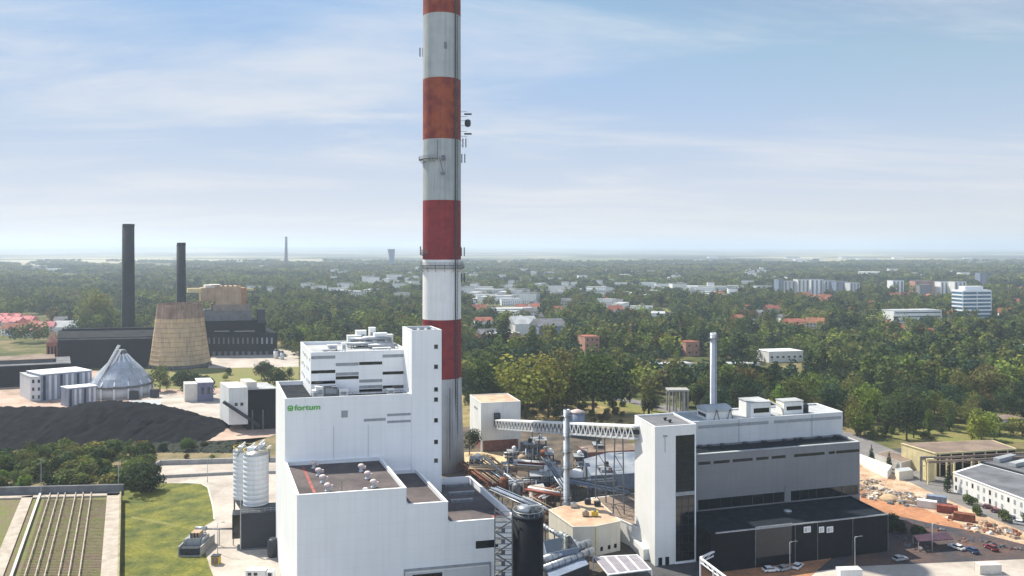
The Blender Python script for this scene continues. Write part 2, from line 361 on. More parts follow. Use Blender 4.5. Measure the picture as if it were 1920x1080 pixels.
# left side
sheet('coal_yard_ground', [(-150, 700), (60, 690), (290, 700), (430, 692), (560, 700), (560, 800), (430, 845), (-150, 845)], g_pink, 0.06)
sheet('yard', [(280, 738), (420, 738), (470, 760), (470, 780), (330, 790), (240, 770)], g_conc, 0.12)
sheet('weedy_field', [(-150, 842), (210, 842), (470, 822), (560, 815), (560, 880), (290, 880), (215, 925), (-150, 935)], g_brown, 0.06)
sheet('service_yard', [(290, 868), (560, 858), (560, 1400), (240, 1400), (240, 925)], g_conc, 0.12)
sheet('lawn', [(244, 918), (300, 906), (345, 906), (378, 908), (390, 915), (399, 950), (402, 975), (384, 985), (378, 1010), (392, 1060), (412, 1110), (420, 1300), (200, 1300), (200, 918)], g_lawn, 0.20)
sheet('worn_track', [(246, 968), (300, 976), (332, 984), (332, 988), (296, 981), (246, 972)], mat('worn_turf', (.19, .19, .05), .95, .1, .3, fine=.2), 0.26)
sheet('power_station_yard', [(400, 655), (560, 655), (560, 700), (290, 705), (390, 690)], g_conc, 0.05)
sheet('grass_verge', [(250, 692), (560, 688), (560, 726), (250, 730)], g_grass, 0.09)
# middle
sheet('works_ground', [(860, 800), (1000, 790), (1180, 800), (1190, 1100), (1190, 1500), (560, 1500), (560, 900)], g_dark, 0.06)
sheet('sand_strip', [(868, 848), (975, 846), (1010, 852), (985, 872), (868, 876)], mat('sandy_soil', (0.58, 0.45, 0.27), 0.95, 0.1, 0.1, fine=0.15), 0.12)
sheet('scrub_ground', [(860, 735), (1070, 742), (1200, 772), (1200, 815), (980, 800), (860, 800)], mat('scrub_soil', (0.33, 0.24, 0.11), 0.95, 0.2, 0.09, col2=(0.13, 0.13, 0.045), fine=0.25), 0.09)
sheet('pale_ground', [(884, 577), (1012, 581), (1008, 590), (940, 592), (884, 586)], g_conc, 0.3)
sheet('far_meadow', [(1040, 584), (1250, 580), (1260, 586), (1050, 591)], g_grass, 0.3)
sheet('meadow', [(1130, 738), (1230, 760), (1330, 780), (1200, 776), (1085, 752)], g_grass, 0.14)
sheet('path', [(1080, 733), (1090, 731), (1260, 762), (1330, 782), (1310, 786)], g_asphl, 0.18)
# right
sheet('factory_ground', [(1190, 870), (1640, 850), (1700, 838), (2100, 910), (2400, 1500), (1190, 1500)], g_asph, 0.06)
sheet('building_site', [(1590, 880), (1650, 868), (1930, 1000), (2100, 1040), (1925, 1026), (1780, 1004), (1700, 990), (1640, 958), (1600, 940)], g_dirt, 0.12)
sheet('sandy_margin', [(1580, 852), (1640, 872), (1925, 1000), (1925, 1022), (1840, 1000), (1700, 940), (1600, 912)], mat('sandy_rubble_soil', (0.52, 0.40, 0.28), 0.95, 0.2, 0.15, col2=(0.34, 0.20, 0.12), fine=0.3), 0.16)
sheet('road', [(1560, 806), (1600, 812), (1690, 850), (1790, 905), (1960, 985), (2100, 1045), (2100, 1080), (1920, 997), (1760, 930), (1640, 872), (1560, 828)], g_asphl, 0.20)
sheet('loading_apron', [(1480, 1200), (1480, 1078), (1600, 1062), (1800, 1050), (2000, 1040), (2100, 1200)], g_conc, 0.12)
sheet('parking', [(1660, 962), (1740, 980), (1925, 1015), (1925, 1048), (1600, 1062), (1560, 1040)], mat('dark_parking_asphalt', (0.045, 0.045, 0.055), 0.9, 0.15, 0.09, col2=(.12, .07, .05), fine=0.25), 0.14)
sheet('grass_bank', [(1560, 796), (1640, 812), (1700, 826), (1930, 830), (2050, 850), (2050, 800), (1560, 790)], g_grass, 0.10)
sheet('dirt_patch', [(1310, 1062), (1430, 1050), (1560, 1046), (1520, 1080), (1440, 1100), (1320, 1100)], g_dirt, 0.18)

# ---------------------------------------------------------------- main power plant building (white, left of centre)
Y0 = (H - 33.5) * F / (930 - EYE)
MAIN = FR(((557 - 960) / F * Y0, Y0), 7500, 385)
main = thing('power_plant_building', 'huge white stepped power plant block with green lettering, in front of the striped chimney', 'power plant', (*MAIN.p(0, 0)[:2], 0))
tB = MAIN.t_at(534)                      # boiler house front wall
tE = MAIN.t_at(517)                      # its far corner
a1 = MAIN.s_at(762); a2 = MAIN.s_at(840); a3 = MAIN.s_at(970)
zb1 = 33.5; zb2 = MAIN.z_at(942, a2, 0) ; zb3 = MAIN.z_at(971, a3, 0)
# stepped turbine hall
mb = MB()
MAIN.roofbox(mb, 0, a1, 0, tB, 0, zb1, M['white'], M['roofred'], par=0.8); mb.build('turbine_hall', main)
mb = MB(); MAIN.coping(mb, 0, a1, 0, tB, zb1, M['white_trim']); mb.build('coping', main)
mb = MB(); MAIN.roofbox(mb, a1 + 0.01, a2, 0.03, tB, 0, zb2, M['white'], M['roofred'], par=0.8); mb.build('middle_hall', main)
mb = MB(); MAIN.coping(mb, a1 + 0.1, a2, 0.03, tB - 0.02, zb2, M['white_trim']); mb.build('coping', main)
mb = MB(); MAIN.roofbox(mb, a2 + 0.01, a3, 0.05, tB + 7, 0, zb3, M['white'], M['roofred'], par=1.6); mb.build('low_hall', main)
mb = MB(); MAIN.coping(mb, a2 + 0.1, a3, 0.05, tB + 7, zb3, M['white_trim']); mb.build('coping', main)
st = simple_part(MAIN, 'roof_stripe', main, MAIN.s_at(583, 8), MAIN.s_at(583, 8) + 0.7, 1, tB - 2, zb1 - 0.8, zb1 - 0.74, M['roofredp'])
# boiler house
aB = MAIN.s_at(771, tB); zB = MAIN.z_at(749, 0, tB)
mb = MB(); MAIN.roofbox(mb, 0.02, aB, tB + 0.01, tE, 0, zB, M['white'], M['blackroof_and_shade'], par=1.0); mb.build('boiler_house', main)
mb = MB(); MAIN.coping(mb, 0.02, aB, tB, tE, zB, M['white_trim']); mb.build('coping', main)
# upper block
tU = tB + 9.0
aU0 = MAIN.s_at(583, tU); aU1 = MAIN.s_at(765, tU); zU = MAIN.z_at(662, aU0, tU)
tU2 = MAIN.t_at(558, aU0)
tU2 = min(tU2, tU + 26)
mb = MB(); MAIN.roofbox(mb, aU0, aU1, tU, tU2, zB - 1.2, zU, M['white'], M['rooflight'], par=0.7); mb.build('upper_block', main)
mb = MB(); MAIN.coping(mb, aU0, aU1, tU, tU2, zU, M['white_trim'], w=0.5, h=0.2); mb.build('coping', main)
cols = [583, 629, 673, 717, 762]
rows = {0: [(670, 's'), (697, 'g'), (717, 'g')], 1: [(683, 's'), (701, 's'), (708, 'g')], 2: [(681, 'g'), (714, 's'), (725, 's'), (732, 'g')], 3: [(667, 's'), (699, 'g'), (725, 'g')]}
for c, rr in rows.items():
    s0, s1 = MAIN.s_at(cols[c] + 0.5, tU), MAIN.s_at(cols[c + 1] - 0.5, tU)
    for py, k in rr:
        zc = MAIN.z_at(py, (s0 + s1) / 2, tU) ; hh = 0.42
        simple_part(MAIN, 'window_band' if k == 'g' else 'louvre_band', main, s0, s1, tU - 0.06, tU + 0.1, zc - hh, zc + hh, M['glass'] if k == 'g' else M['strip'])
for (p0, p1, q0, q1) in [(640, 652, 770, 783), (682, 723, 785.5, 790.5), (726, 770, 776, 780.5), (726, 770, 789, 793.5)]:
    s0, s1 = MAIN.s_at(p0, tB), MAIN.s_at(p1, tB)
    simple_part(MAIN, 'louvre', main, s0, s1, tB - 0.06, tB + 0.1, MAIN.z_at(q1, s0, tB), MAIN.z_at(q0, s0, tB), M['strip'])
# speckled openings on the sunlit side of the upper block
for i in range(7):
    for j in range(3):
        if rnd.random() < 0.75:
            t0 = tU + 2 + i * (tU2 - tU - 4) / 7; z0 = zB + 1.6 + j * 3.2 + rnd.random() * 0.6
            simple_part(MAIN, 'window', main, aU0 - 0.05, aU0 + 0.1, t0, t0 + 1.4, z0, z0 + 0.8, M['strip'])
# stair tower
tT = tB - 0.6
aT0 = MAIN.s_at(772, tT); aT1 = MAIN.s_at(828, tT); zT = MAIN.z_at(619, aT1, tT)
tT2 = tT + 11
mb = MB(); MAIN.roofbox(mb, aT0, aT1, tT, tT2, 0, zT, M['white'], M['blackroof_and_shade'], par=0.6, th=0.35); tw = mb.build('stair_tower', main)
mb = MB(); MAIN.coping(mb, aT0, aT1, tT, tT2, zT, M['white_trim'], w=0.5, h=0.15)
for q in (0.25, 0.5, 0.75): MAIN.box(mb, aT0 + (aT1 - aT0) * q - 0.3, aT0 + (aT1 - aT0) * q + 0.3, tT + 1, tT + 1.4, zT - 0.4, zT + 0.6, M['white_trim'])
mb.build('coping', tw)
aTw = MAIN.s_at(768, tT)
for py in (649.5, 687, 729.6, 748.6, 787.5, 828, 863):
    sc_ = MAIN.s_at(817.5, tT); zc = MAIN.z_at(py, sc_, tT)
    mb = MB(); MAIN.box(mb, sc_ - 0.5, sc_ + 0.5, tT - 0.05, tT + 0.1, zc - 0.55, zc + 0.5, M['glass'])
    w_ = mb.build('window', tw)
    mb = MB(); MAIN.box(mb, sc_ - 0.6, sc_ + 0.6, tT - 0.12, tT + 0.05, zc - 0.7, zc - 0.56, M['strip']); mb.build('sill', w_)
# slimmer shaft left of the tower above the upper block roof
simple_part(MAIN, 'lift_shaft', main, MAIN.s_at(761, tT + 9) + 0.4, aT0 - 0.02, tT + 4, tT + 10.5, zB - 1, zT - 0.25, M['white'])
# dark end wall slot beside low hall
simple_part(MAIN, 'window_band', main, MAIN.s_at(892), MAIN.s_at(934), -0.04, 0.2, MAIN.z_at(1028, a2 + 8, 0), MAIN.z_at(1014, a2 + 8, 0), M['glass'])
# loading canopy at the foot of the front wall
mb = MB(); c0, c1 = MAIN.s_at(757), MAIN.s_at(920); zc = MAIN.z_at(1063, (c0 + c1) / 2, -0.3)
MAIN.box(mb, c0, c1, -0.35, 0.0, zc - 0.25, zc + 0.25, M['strip']); MAIN.box(mb, c0, c0 + 0.3, -0.35, 0.0, zc - 14, zc - 0.25, M['strip']); MAIN.box(mb, c1 - 0.3, c1, -0.35, 0.0, zc - 14, zc - 0.25, M['strip'])
MAIN.box(mb, c0 + 0.8, c1 - 0.8, -0.1, 0.04, zc - 14, zc - 0.8, M['ltgrey'])
mb.build('gate_frame', main)
simple_part(MAIN, 'gate_glazing', main, c0 + 2.0, c0 + 9.0, -0.18, -0.02, zc - 13, zc - 1.2, M['glass'])
# downpipes and wall brackets
for px in (625, 690):
    s0 = MAIN.s_at(px, tB); simple_part(MAIN, 'downpipe', main, s0, s0 + 0.12, tB - 0.12, tB, zb1, zb1 + 9, M['ltgrey'])
# sign: emblem and lettering
def text_mesh(txt, width, height, depth, m, name, parent, origin, xdir, yshift=0.0, bold=0.0):
    cu = bpy.data.curves.new(name, 'FONT'); cu.body = txt; cu.extrude = depth; cu.offset = bold
    to = bpy.data.objects.new(name, cu); C.objects.link(to); bpy.context.view_layer.update()
    me = bpy.data.meshes.new_from_object(to.evaluated_get(bpy.context.evaluated_depsgraph_get()))
    bpy.data.objects.remove(to); me.name = name
    xs = [v.co.x for v in me.vertices]; ys = [v.co.y for v in me.vertices]
    kx = width / (max(xs) - min(xs)); ky = height / (max(ys) - min(ys)); x0 = min(xs)
    for v in me.vertices:
        lx, ly, lz = (v.co.x - x0) * kx, v.co.y * ky, v.co.z
        v.co = (origin[0] + xdir[0] * lx + xdir[1] * lz, origin[1] + xdir[1] * lx - xdir[0] * lz, origin[2] + ly)
    o = Vector(world_loc(parent)) if parent else Vector(origin)
    for v in me.vertices: v.co -= o
    me.materials.clear(); me.materials.append(m)
    ob = bpy.data.objects.new(name, me); C.objects.link(ob)
    if parent: ob.parent = parent
    else: ob.location = o
    return ob
s0, s1, s2 = MAIN.s_at(538.5, tB), MAIN.s_at(550, tB), MAIN.s_at(600, tB)
zs0, zs1 = MAIN.z_at(770.5, s1, tB), MAIN.z_at(760, s1, tB)
mb = MB(); cx, cz, rr = (s0 + s1) / 2, (zs0 + zs1) / 2, (s1 - s0) / 2 * 0.92
# emblem: rounded ring with a leaf-like bar across, as on the wall
ringpts = [(math.copysign(abs(math.cos(q)) ** 0.6, math.cos(q)), math.copysign(abs(math.sin(q)) ** 0.6, math.sin(q))) for q in [2 * math.pi * i / 28 for i in range(28)]]
for i in range(28):
    (xa, za), (xb, zb_) = ringpts[i], ringpts[(i + 1) % 28]
    q = [MAIN.p(cx + rr * xa * k, tB - 0.14)[:2] + (cz + rr * za * k,) for k in (0.62, 1.0)] + [MAIN.p(cx + rr * xb * k, tB - 0.14)[:2] + (cz + rr * zb_ * k,) for k in (1.0, 0.62)]
    dpt = [(x - MAIN.v[0] * -0.14, y + MAIN.v[1] * 0.14, z) for x, y, z in q]
    mb.hexa(q, dpt, M['green_letter'])
MAIN.box(mb, cx - rr * 0.62, cx + rr * 0.62, tB - 0.14, tB - 0.02, cz - rr * 0.16, cz + rr * 0.16, M['green_letter'])
MAIN.box(mb, cx - rr * 0.16, cx + rr * 0.16, tB - 0.15, tB - 0.02, cz - rr * 0.62, cz + rr * 0.3, M['green_letter'])
emblem = mb.build('sign_emblem', main)
text_mesh('fortum', s2 - s1 - 0.2, (zs1 - zs0) * 0.98, 0.08, M['green_letter'], 'sign_lettering', main, MAIN.p(s1 + 0.25, tB - 0.1)[:2] + (zs0 + 0.15,), MAIN.u, bold=0.02)
# rooftop vents on the turbine hall
def roof_vent():
    r = thing('roof_vent', 'x', 'roof vent', (0, 0, 0))
    mb = MB(); mb.rings((0, 0, 0), [(0.75, 0), (0.75, 0.25), (0.5, 0.35), (0.5, 1.3)], M['ltgrey'], 14); mb.build('curb', r)
    mb = MB(); mb.rings((0, 0, 1.2), [(0.5, 0), (0.95, 0.15), (0.95, 0.75), (0.6, 1.05), (0.2, 1.15)], mat('faded_pink_vent_paint', (0.62, 0.52, 0.50), 0.6, 0.1, 1.0), 14); mb.build('cowl', r)
    mb = MB(); mb.box(0.3, 1.5, -0.3, 0.3, 0.9, 1.7, MATS['faded_pink_vent_paint']); mb.build('outlet', r)
    return r
rv = roof_vent(); first = True
zr = zb1 - 0.8
left_l = ['rear-most', 'second from the rear', 'third from the rear', 'front-most']
for k, (px, py) in enumerate([(588, 878), (597, 892), (605, 905), (614, 921), (677, 884), (689, 898), (700, 914)]):
    x, y, _ = G(px, py, zr)
    lab = f'{left_l[k]} pale roof vent of the row along the red stripe' if k < 4 else f'{["rear-most", "middle", "front-most"][k - 4]} pale roof vent of the row of three on the brown hall roof'
    if first: rv.location = (x, y, zr); rv['label'] = lab; rv['group'] = 'roof vents on the turbine hall'; first = False; rv.scale = (0.85,) * 3
    else: dup(rv, (x, y, zr), rnd.uniform(-0.4, 0.4), lab, 'roof vents on the turbine hall', scale=0.85)
x, y, _ = G(641, 921, zr); mb = MB(); mb.tube((x, y, zr), (x, y, zr + 2.0), 0.07, M['steeld']); mb.tube((x, y, zr + 2.0), (x, y, zr + 2.2), 0.16, M['steeld'])
tag(mb.build('lightning_rod'), 'short dark mast on the brown roof between the vent rows', 'mast')
x, y, _ = G(685, 921, zr); mb = MB(); mb.box(x - .6, x + .6, y - .5, y + .5, zr, zr + .6, M['ltgrey']); mb.box(x - .4, x + .4, y - .3, y + .3, zr + .6, zr + .8, M['white_trim'])
tag(mb.build('roof_hatch'), 'small box hatch at the front edge of the brown roof', 'roof hatch')
# raised skylight ridges in the low hall roof
for i, (px, py, w) in enumerate([(835, 915, 60), (842, 930, 66), (846, 944, 56)]):
    x, y, _ = G(px, py, zb3 - 1.6); r = thing('skylight', ['rear', 'middle', 'front'][i] + ' of the pale ridges on the dark low hall roof', 'skylight', (x, y, zb3 - 1.6), 'skylight ridges')
    L_ = w * y / F * 0.75; q = lambda a, b, z: (x + MAIN.u[0] * a + MAIN.v[0] * b, y + MAIN.u[1] * a + MAIN.v[1] * b, z)
    z0 = zb3 - 1.6
    mb = MB(); mb.hexa([q(0, 0, z0), q(L_, 0, z0), q(L_, 1, z0), q(0, 1, z0)], [q(0, 0.2, z0 + .7), q(L_, .2, z0 + .7), q(L_, .8, z0 + .7), q(0, .8, z0 + .7)], M['steeld']); mb.build('curb', r)
    mb = MB(); mb.hexa([q(0, 0.2, z0 + .7), q(L_, .2, z0 + .7), q(L_, .8, z0 + .7), q(0, .8, z0 + .7)], [q(0, .45, z0 + .95), q(L_, .45, z0 + .95), q(L_, .55, z0 + .95), q(0, .55, z0 + .95)], M['strip']); mb.build('glazing', r)
simple_part(MAIN, 'roof_patch', main, MAIN.s_at(925, 6), MAIN.s_at(925, 6) + 3, 4, 8, zb3 - 1.6, zb3 - 1.56, M['roofredp'])
# machinery on the boiler house roof edge and on the upper roof
def duct_unit(name, label, cat, fr, a, t, z, w, d, h, m, legs=True, extra=None, group=None):
    r = thing(name, label, cat, fr.p(a, t, z), group)
    mb = MB(); fr.box(mb, a, a + w, t, t + d, z + (0.4 if legs else 0), z + h, m); mb.build('casing', r)
    mb = MB(); fr.box(mb, a - 0.08, a + w + 0.08, t - 0.08, t + d + 0.08, z + h, z + h + 0.14, M['white_trim']); mb.build('lid', r)
    if legs:
        for da in (0.1, w - 0.25):
            mb = MB(); fr.box(mb, a + da, a + da + .15, t + .1, t + d - .1, z, z + .4, M['steeld']); mb.build('skid', r)
    mb = MB(); fr.box(mb, a + w * .2, a + w * .8, t - .05, t + .05, z + .4 + (h - .4) * .25, z + .4 + (h - .4) * .75, M['strip']); mb.build('grille', r)
    return r
zr = zU - 0.7
items = [(605, 3, 1.6, 1.2, 1.2, 'low white fan unit at the near left of the upper roof'), (615, 9, 2.6, 1.6, 1.6, 'pale box fan unit left of the roof ducts'), (641, 6, 1.2, 1.2, 2.4, 'slim upright vent box in the middle of the upper roof'),
         (652, 16, 4.0, 2, 3.4, 'large white tank-like unit at the rear of the upper roof, left end'), (668, 18, 3.0, 2, 4.6, 'tall white unit behind the ducts on the upper roof'), (682, 15, 3.2, 2.2, 3.0, 'grey louvred cooling unit between the two tall white ones'),
         (693, 18, 1.8, 2, 5.4, 'tallest narrow cream unit at the rear of the upper roof'), (702, 15, 3.8, 2.4, 4.0, 'wide white plant room on the upper roof near the stair tower'), (722, 18, 2.4, 2, 3.2, 'rear right white unit on the upper roof'), (700, 6, 5.0, 1.2, 0.8, 'long flat white duct box near the roof front')]
for px, dt, w, d, h, lab in items:
    duct_unit('rooftop_unit', lab, 'rooftop unit', MAIN, MAIN.s_at(px, tU + dt), tU + dt, zr, w, d, h, M['white2'] if h > 2 else M['ltgrey'], group='machinery on the upper roof')
for k, (pa, pb, dt, zz_) in enumerate([(650, 735, 13, 1.4), (655, 728, 14.5, 2.6), (690, 745, 11, 1.0)]):
    r = thing('duct', ['low', 'raised', 'short front'][k] + ' round grey duct running across the upper roof', 'duct', MAIN.p(MAIN.s_at(pa, tU + dt), tU + dt, zr))
    A_, B_ = MAIN.p(MAIN.s_at(pa, tU + dt), tU + dt, zr + zz_), MAIN.p(MAIN.s_at(pb, tU + dt), tU + dt, zr + zz_)
    mb = MB(); mb.tube(A_, B_, 0.45, M['steel'], 10); mb.build('pipe', r)
    for q in (0.1, 0.5, 0.9):
        p = Vector(A_).lerp(Vector(B_), q); mb = MB(); mb.bar((p.x, p.y, zr), (p.x, p.y, zr + zz_), 0.2, M['steeld']); mb.build('support', r)
zr = zB - 1.0
for k, (px, w, h, lab) in enumerate([(586, 1.6, 2.0, 'white cabinet at the left of the dark roof terrace'), (592, 2.2, 3.0, 'pale framed unit on the terrace below the black window bands'), (606, 3.4, 3.4, 'dark cooler block on the terrace, largest of the row'), (622, 1.6, 3.0, 'narrow dark unit right of the largest terrace cooler'),
                                (636, 2.4, 2.0, 'low white unit mid terrace'), (726, 2.0, 1.6, 'small pale unit at the right end of the terrace')]):
    duct_unit('terrace_unit', lab, 'cooling unit', MAIN, MAIN.s_at(px, tU - 4), tU - 4, zr, w, 1.8, h, M['steeld'] if 'dark' in lab.split(' ')[0:2] else M['white2'], group='machinery on the terrace')
def railing(name, label, pts, h=1.1, step=2.0, m=None, w=0.07):
    m = m or M['steeld']; mb = MB()
    for (a, b) in zip(pts[:-1], pts[1:]):
        a = Vector(a); b = Vector(b); n = max(1, int((b - a).length / step))
        for k in (0.5, 1.0): mb.bar(a + Vector((0, 0, h * k)), b + Vector((0, 0, h * k)), w, m)
        for i in range(n + 1):
            p = a.lerp(b, i / n); mb.bar(p, p + Vector((0, 0, h)), w, m)
    return tag(mb.build(name), label, 'railing')
railing('railing', 'thin railing along the front edge of the dark roof terrace', [MAIN.p(0.6, tB + 0.7, zB), MAIN.p(aB - 0.6, tB + 0.7, zB)])
railing('railing', 'thin railing round the rear right of the upper roof', [MAIN.p(MAIN.s_at(640, tU2 - 1), tU2 - 1, zU), MAIN.p(MAIN.s_at(752, tU2 - 1), tU2 - 1, zU)], 1.2)

# ---------------------------------------------------------------- striped chimney
YC = 326.0; xc = (828.5 - 960) / F * YC; rc = 36.0 / F * YC
def zc_(py): return H - (py - EYE) / F * (YC - rc * 0.8)
chim = thing('striped_chimney', 'tall red and white banded concrete chimney rising out of the picture', 'chimney', (xc, YC, 0))
bands = [(-200, 24, 'chimorange'), (24, 145, 'chimwhited'), (145, 260, 'chimorange'), (260, 375, 'chimwhited'), (375, 487, 'chimred'), (487, 600, 'chimwhite'), (600, 711, 'chimred')]
prof = [(rc * 1.22, 0, M['concrete']), (rc * 1.10, 14, M['concrete']), (rc * 1.03, zc_(711), M['concrete'])]
mb = MB(); cur = 0
pts = [(0, 1.2, 'concrete'), (16, 1.09, 'concrete'), (zc_(711), 1.02, 'chimred'), (zc_(600), 1.0, 'chimwhite'), (zc_(487), 0.995, 'chimred'), (zc_(375), 0.99, 'chimwhited'), (zc_(260), 0.99, 'chimorange'), (zc_(145), 0.985, 'chimwhited'), (zc_(24), 0.98, 'chimorange'), (zc_(-95), 0.975, 'chimwhited'), (212, 0.97, 'chimwhited')]
conc_c = mat('chimney_bare_concrete', (0.43, 0.44, 0.45), 0.9, 0.08, 0.15, streak=0.18)
prof = [(rc * k, z, conc_c if m == 'concrete' else M[m]) for z, k, m in pts]
mb.rings((xc, YC, 0), prof, conc_c, 48, cap=True); mb.build('shaft', chim)
# cable run and ladder on the viewer's side
def on_shaft(px, py, off=0.0):
    """point on the shaft's near surface seen in column px, moved off outwards"""
    s = max(-1.0, min(1.0, (px - 828.5) / 36.0)); a = -math.acos(s) if abs(s) <= 1 else 0
    z = H - (py - EYE) / F * (YC + rc * math.sin(a)); r = rc * 1.0 + off
    return Vector((xc + r * math.cos(a), YC + r * math.sin(a), z))
mb = MB()
lad = [on_shaft(855, py, 0.35) for py in (870, 711, 487, 260, 24, -80)]
for a, b in zip(lad[:-1], lad[1:]):
    mb.bar(a, b, 0.42, M['darkgrey']); mb.bar(a + Vector((0.8, 0.4, 0)), b + Vector((0.8, 0.4, 0)), 0.22, M['darkgrey'])
    n = int((b - a).length / 1.5)
    for i in range(n): p = a.lerp(b, i / n); mb.bar(p, p + Vector((0.55, 0.3, 0)), 0.10, M['steeld'])
    for i in range(n // 2):
        p = a.lerp(b, 2 * i / n); mb.bar(p + Vector((-0.1, 0, 0)), p + Vector((0.1, -0.6, 0)), 0.08, M['steeld'])
mb.build('ladder', chim)
def arc_platform(py, a0, a1, out, name, cage=False, n=16):
    z = H - (py - EYE) / F * YC; mb = MB(); ri, ro = rc + 0.1, rc + out
    for i in range(n):
        q0 = a0 + (a1 - a0) * i / n; q1 = a0 + (a1 - a0) * (i + 1) / n
        c = lambda r, q, zz: (xc + r * math.cos(q), YC + r * math.sin(q), zz)
        mb.hexa([c(ri, q0, z), c(ro, q0, z), c(ro, q1, z), c(ri, q1, z)], [c(ri, q0, z + .2), c(ro, q0, z + .2), c(ro, q1, z + .2), c(ri, q1, z + .2)], M['steeld'])
        for hh in (0.7, 1.3): mb.bar(c(ro, q0, z + hh), c(ro, q1, z + hh), 0.09, M['steeld'])
        mb.bar(c(ro, q0, z), c(ro, q0, z + 1.3), 0.09, M['steeld'])
        if i % 2 == 0: mb.bar(c(ro - .1, q0, z), c(rc, q0, z - 1.4), 0.12, M['steeld'])
    return mb.build(name, chim)
arc_platform(503, 0, 2 * math.pi, 1.2, 'platform', n=28)
arc_platform(301, R(175), R(262), 1.5, 'platform')
arc_platform(497, 0, 2 * math.pi, 0.9, 'platform', n=28)
arc_platform(474, R(178), R(235), 1.0, 'platform')
mb = MB(); p = on_shaft(824, 262, .6); mb.bar(p, on_shaft(824, 300, .6), .25, M['steeld']); mb.bar(on_shaft(828, 295, 1.2), on_shaft(834, 325, .8), .3, M['steeld']); p = on_shaft(833, 325, .6); mb.box(p.x - .8, p.x + .8, p.y - .5, p.y + .5, p.z - .5, p.z + .5, M['steeld'])
p = on_shaft(834, 296, .8); mb.box(p.x - .7, p.x + .7, p.y - .5, p.y + .5, p.z - .9, p.z + .9, M['steeld'])
p = on_shaft(838, 85, .2); mb.box(p.x - .5, p.x + .5, p.y - .3, p.y + .3, p.z - 1.2, p.z + 1.2, M['steeld'])
mb.build('equipment_box', chim)
def antenna(label, px, py, kind):
    z = H - (py - EYE) / F * YC; side = 1 if px > 828 else -1
    x = (px - 960) / F * YC; r = thing('antenna', label, 'antenna', (xc + side * rc, YC, z)); mb = MB()
    mb.bar((xc + side * (rc - .1), YC, z + 1), (x, YC, z + 1), .14, M['steeld']); mb.bar((xc + side * (rc - .1), YC, z - 1), (x, YC, z - 1), .14, M['steeld']); mb.build('bracket', r)
    mb = MB()
    if kind == 'drum': mb.rings((x, YC, z), [(0.2, -1.6), (1.1, -1.2), (1.3, 0), (1.1, 1.2), (0.2, 1.6)], M['darkgrey'], 12); mb.build('dish', r)
    elif kind == 'flat': mb.tube((x - 1.2, YC, z), (x + 1.8, YC, z), .35, M['darkgrey'], 8); mb.build('panel', r)
    else:
        for dx in (0, 1.2): mb.bar((x + dx * side, YC, z - 1.8), (x + dx * side, YC, z + 1.8), .4, M['darkgrey'])
        mb.build('panel', r)
antenna('dark drum antenna sticking out right of the upper red band', 877, 231, 'drum')
antenna('flat horizontal antenna just above the drum antenna', 876, 214, 'flat')
antenna('flat horizontal antenna just below the drum antenna', 876, 251, 'flat')
antenna('small bracket antenna on the right edge at the top of the second white band', 868, 268, 'pole')
antenna('small bracket antenna on the right edge level with the half platform', 866, 297, 'pole')
antenna('pole antenna on the left edge at the foot of the lowest full red band', 794, 470, 'pole')
antenna('pole antenna on the right edge at the foot of the lowest full red band', 865, 472, 'pole')
antenna('pole antenna on the right edge below the ring platforms', 865, 521, 'pole')
antenna('tiny spike antenna on the left edge of the topmost white band', 793, 98, 'pole')
mb = MB()
for k in (-1, 0, 1):
    a = -math.pi / 2 + 0.45 + k * 0.13; p0 = (xc + rc * 1.15 * math.cos(a), YC + rc * 1.15 * math.sin(a), 2)
    mb.bar(p0, (p0[0], p0[1], 34 + 3 * k), 0.25, M['concrete'] if k else M['darkgrey'])
mb.build('flue_slot', chim)

# ---------------------------------------------------------------- boiler house on the right
A_ = G(1228, 1062)
RB = FR(A_[:2], 6200, 640)
rb = thing('boiler_house', 'long grey, white and black stepped boiler house with a white end tower', 'boiler house', (A_[0], A_[1], 0))
sR = RB.s_at(1305); tR = RB.t_at(1190) ; zR = RB.z_at(801, 0, 0)
mb = MB(); RB.roofbox(mb, 0, sR, 0, tR, 0, zR, M['towergrey'], M['greyroof'], par=0.35, th=.3); rt = mb.build('end_tower', rb)
mb = MB(); RB.coping(mb, 0, sR, 0, tR, zR, M['white_trim'], w=.35, h=.14); mb.build('coping', rt)
simple_part(RB, 'buttress', rb, -1.6, 0.0, tR * 0.3, tR + 4, 0, 3.2, M['white2'])
g0, g1 = RB.s_at(1267), RB.s_at(1302)
zg0, zg1 = RB.z_at(1053, g0, 0), RB.z_at(817, g0, 0)
mb = MB(); RB.box(mb, g0, g1, -0.05, 0.1, zg0, zg1, M['glass']); gs = mb.build('window_strip', rb)
mb = MB()
for i in range(1, 14): z = zg0 + (zg1 - zg0) * i / 14; RB.box(mb, g0, g1, -0.09, -0.052, z - .05, z + .05, M['darkgrey'])
for q in (1 / 3, 2 / 3): RB.box(mb, g0 + (g1 - g0) * q - .04, g0 + (g1 - g0) * q + .04, -0.11, -0.052, zg0, zg1, M['darkgrey'])
RB.box(mb, g0, g1, -0.12, -0.06, zg0 + (zg1 - zg0) * .52, zg0 + (zg1 - zg0) * .55, M['strip'])
mb.build('mullions', gs)
mb = MB(); RB.box(mb, g1 + .02, g1 + .35, -0.3, 0.0, zg0 - 1, zg1 + .3, M['white_trim']); RB.box(mb, g0 - .3, g1 + .02, -0.3, 0.0, zg0 - 1, zg0 - .05, M['white_trim']); mb.build('frame', gs)
for px in (1238, 1251):
    s0 = RB.s_at(px); simple_part(RB, 'door', rb, s0 - .6, s0 + .6, -0.06, .1, 0.1, 2.3, M['glass'])
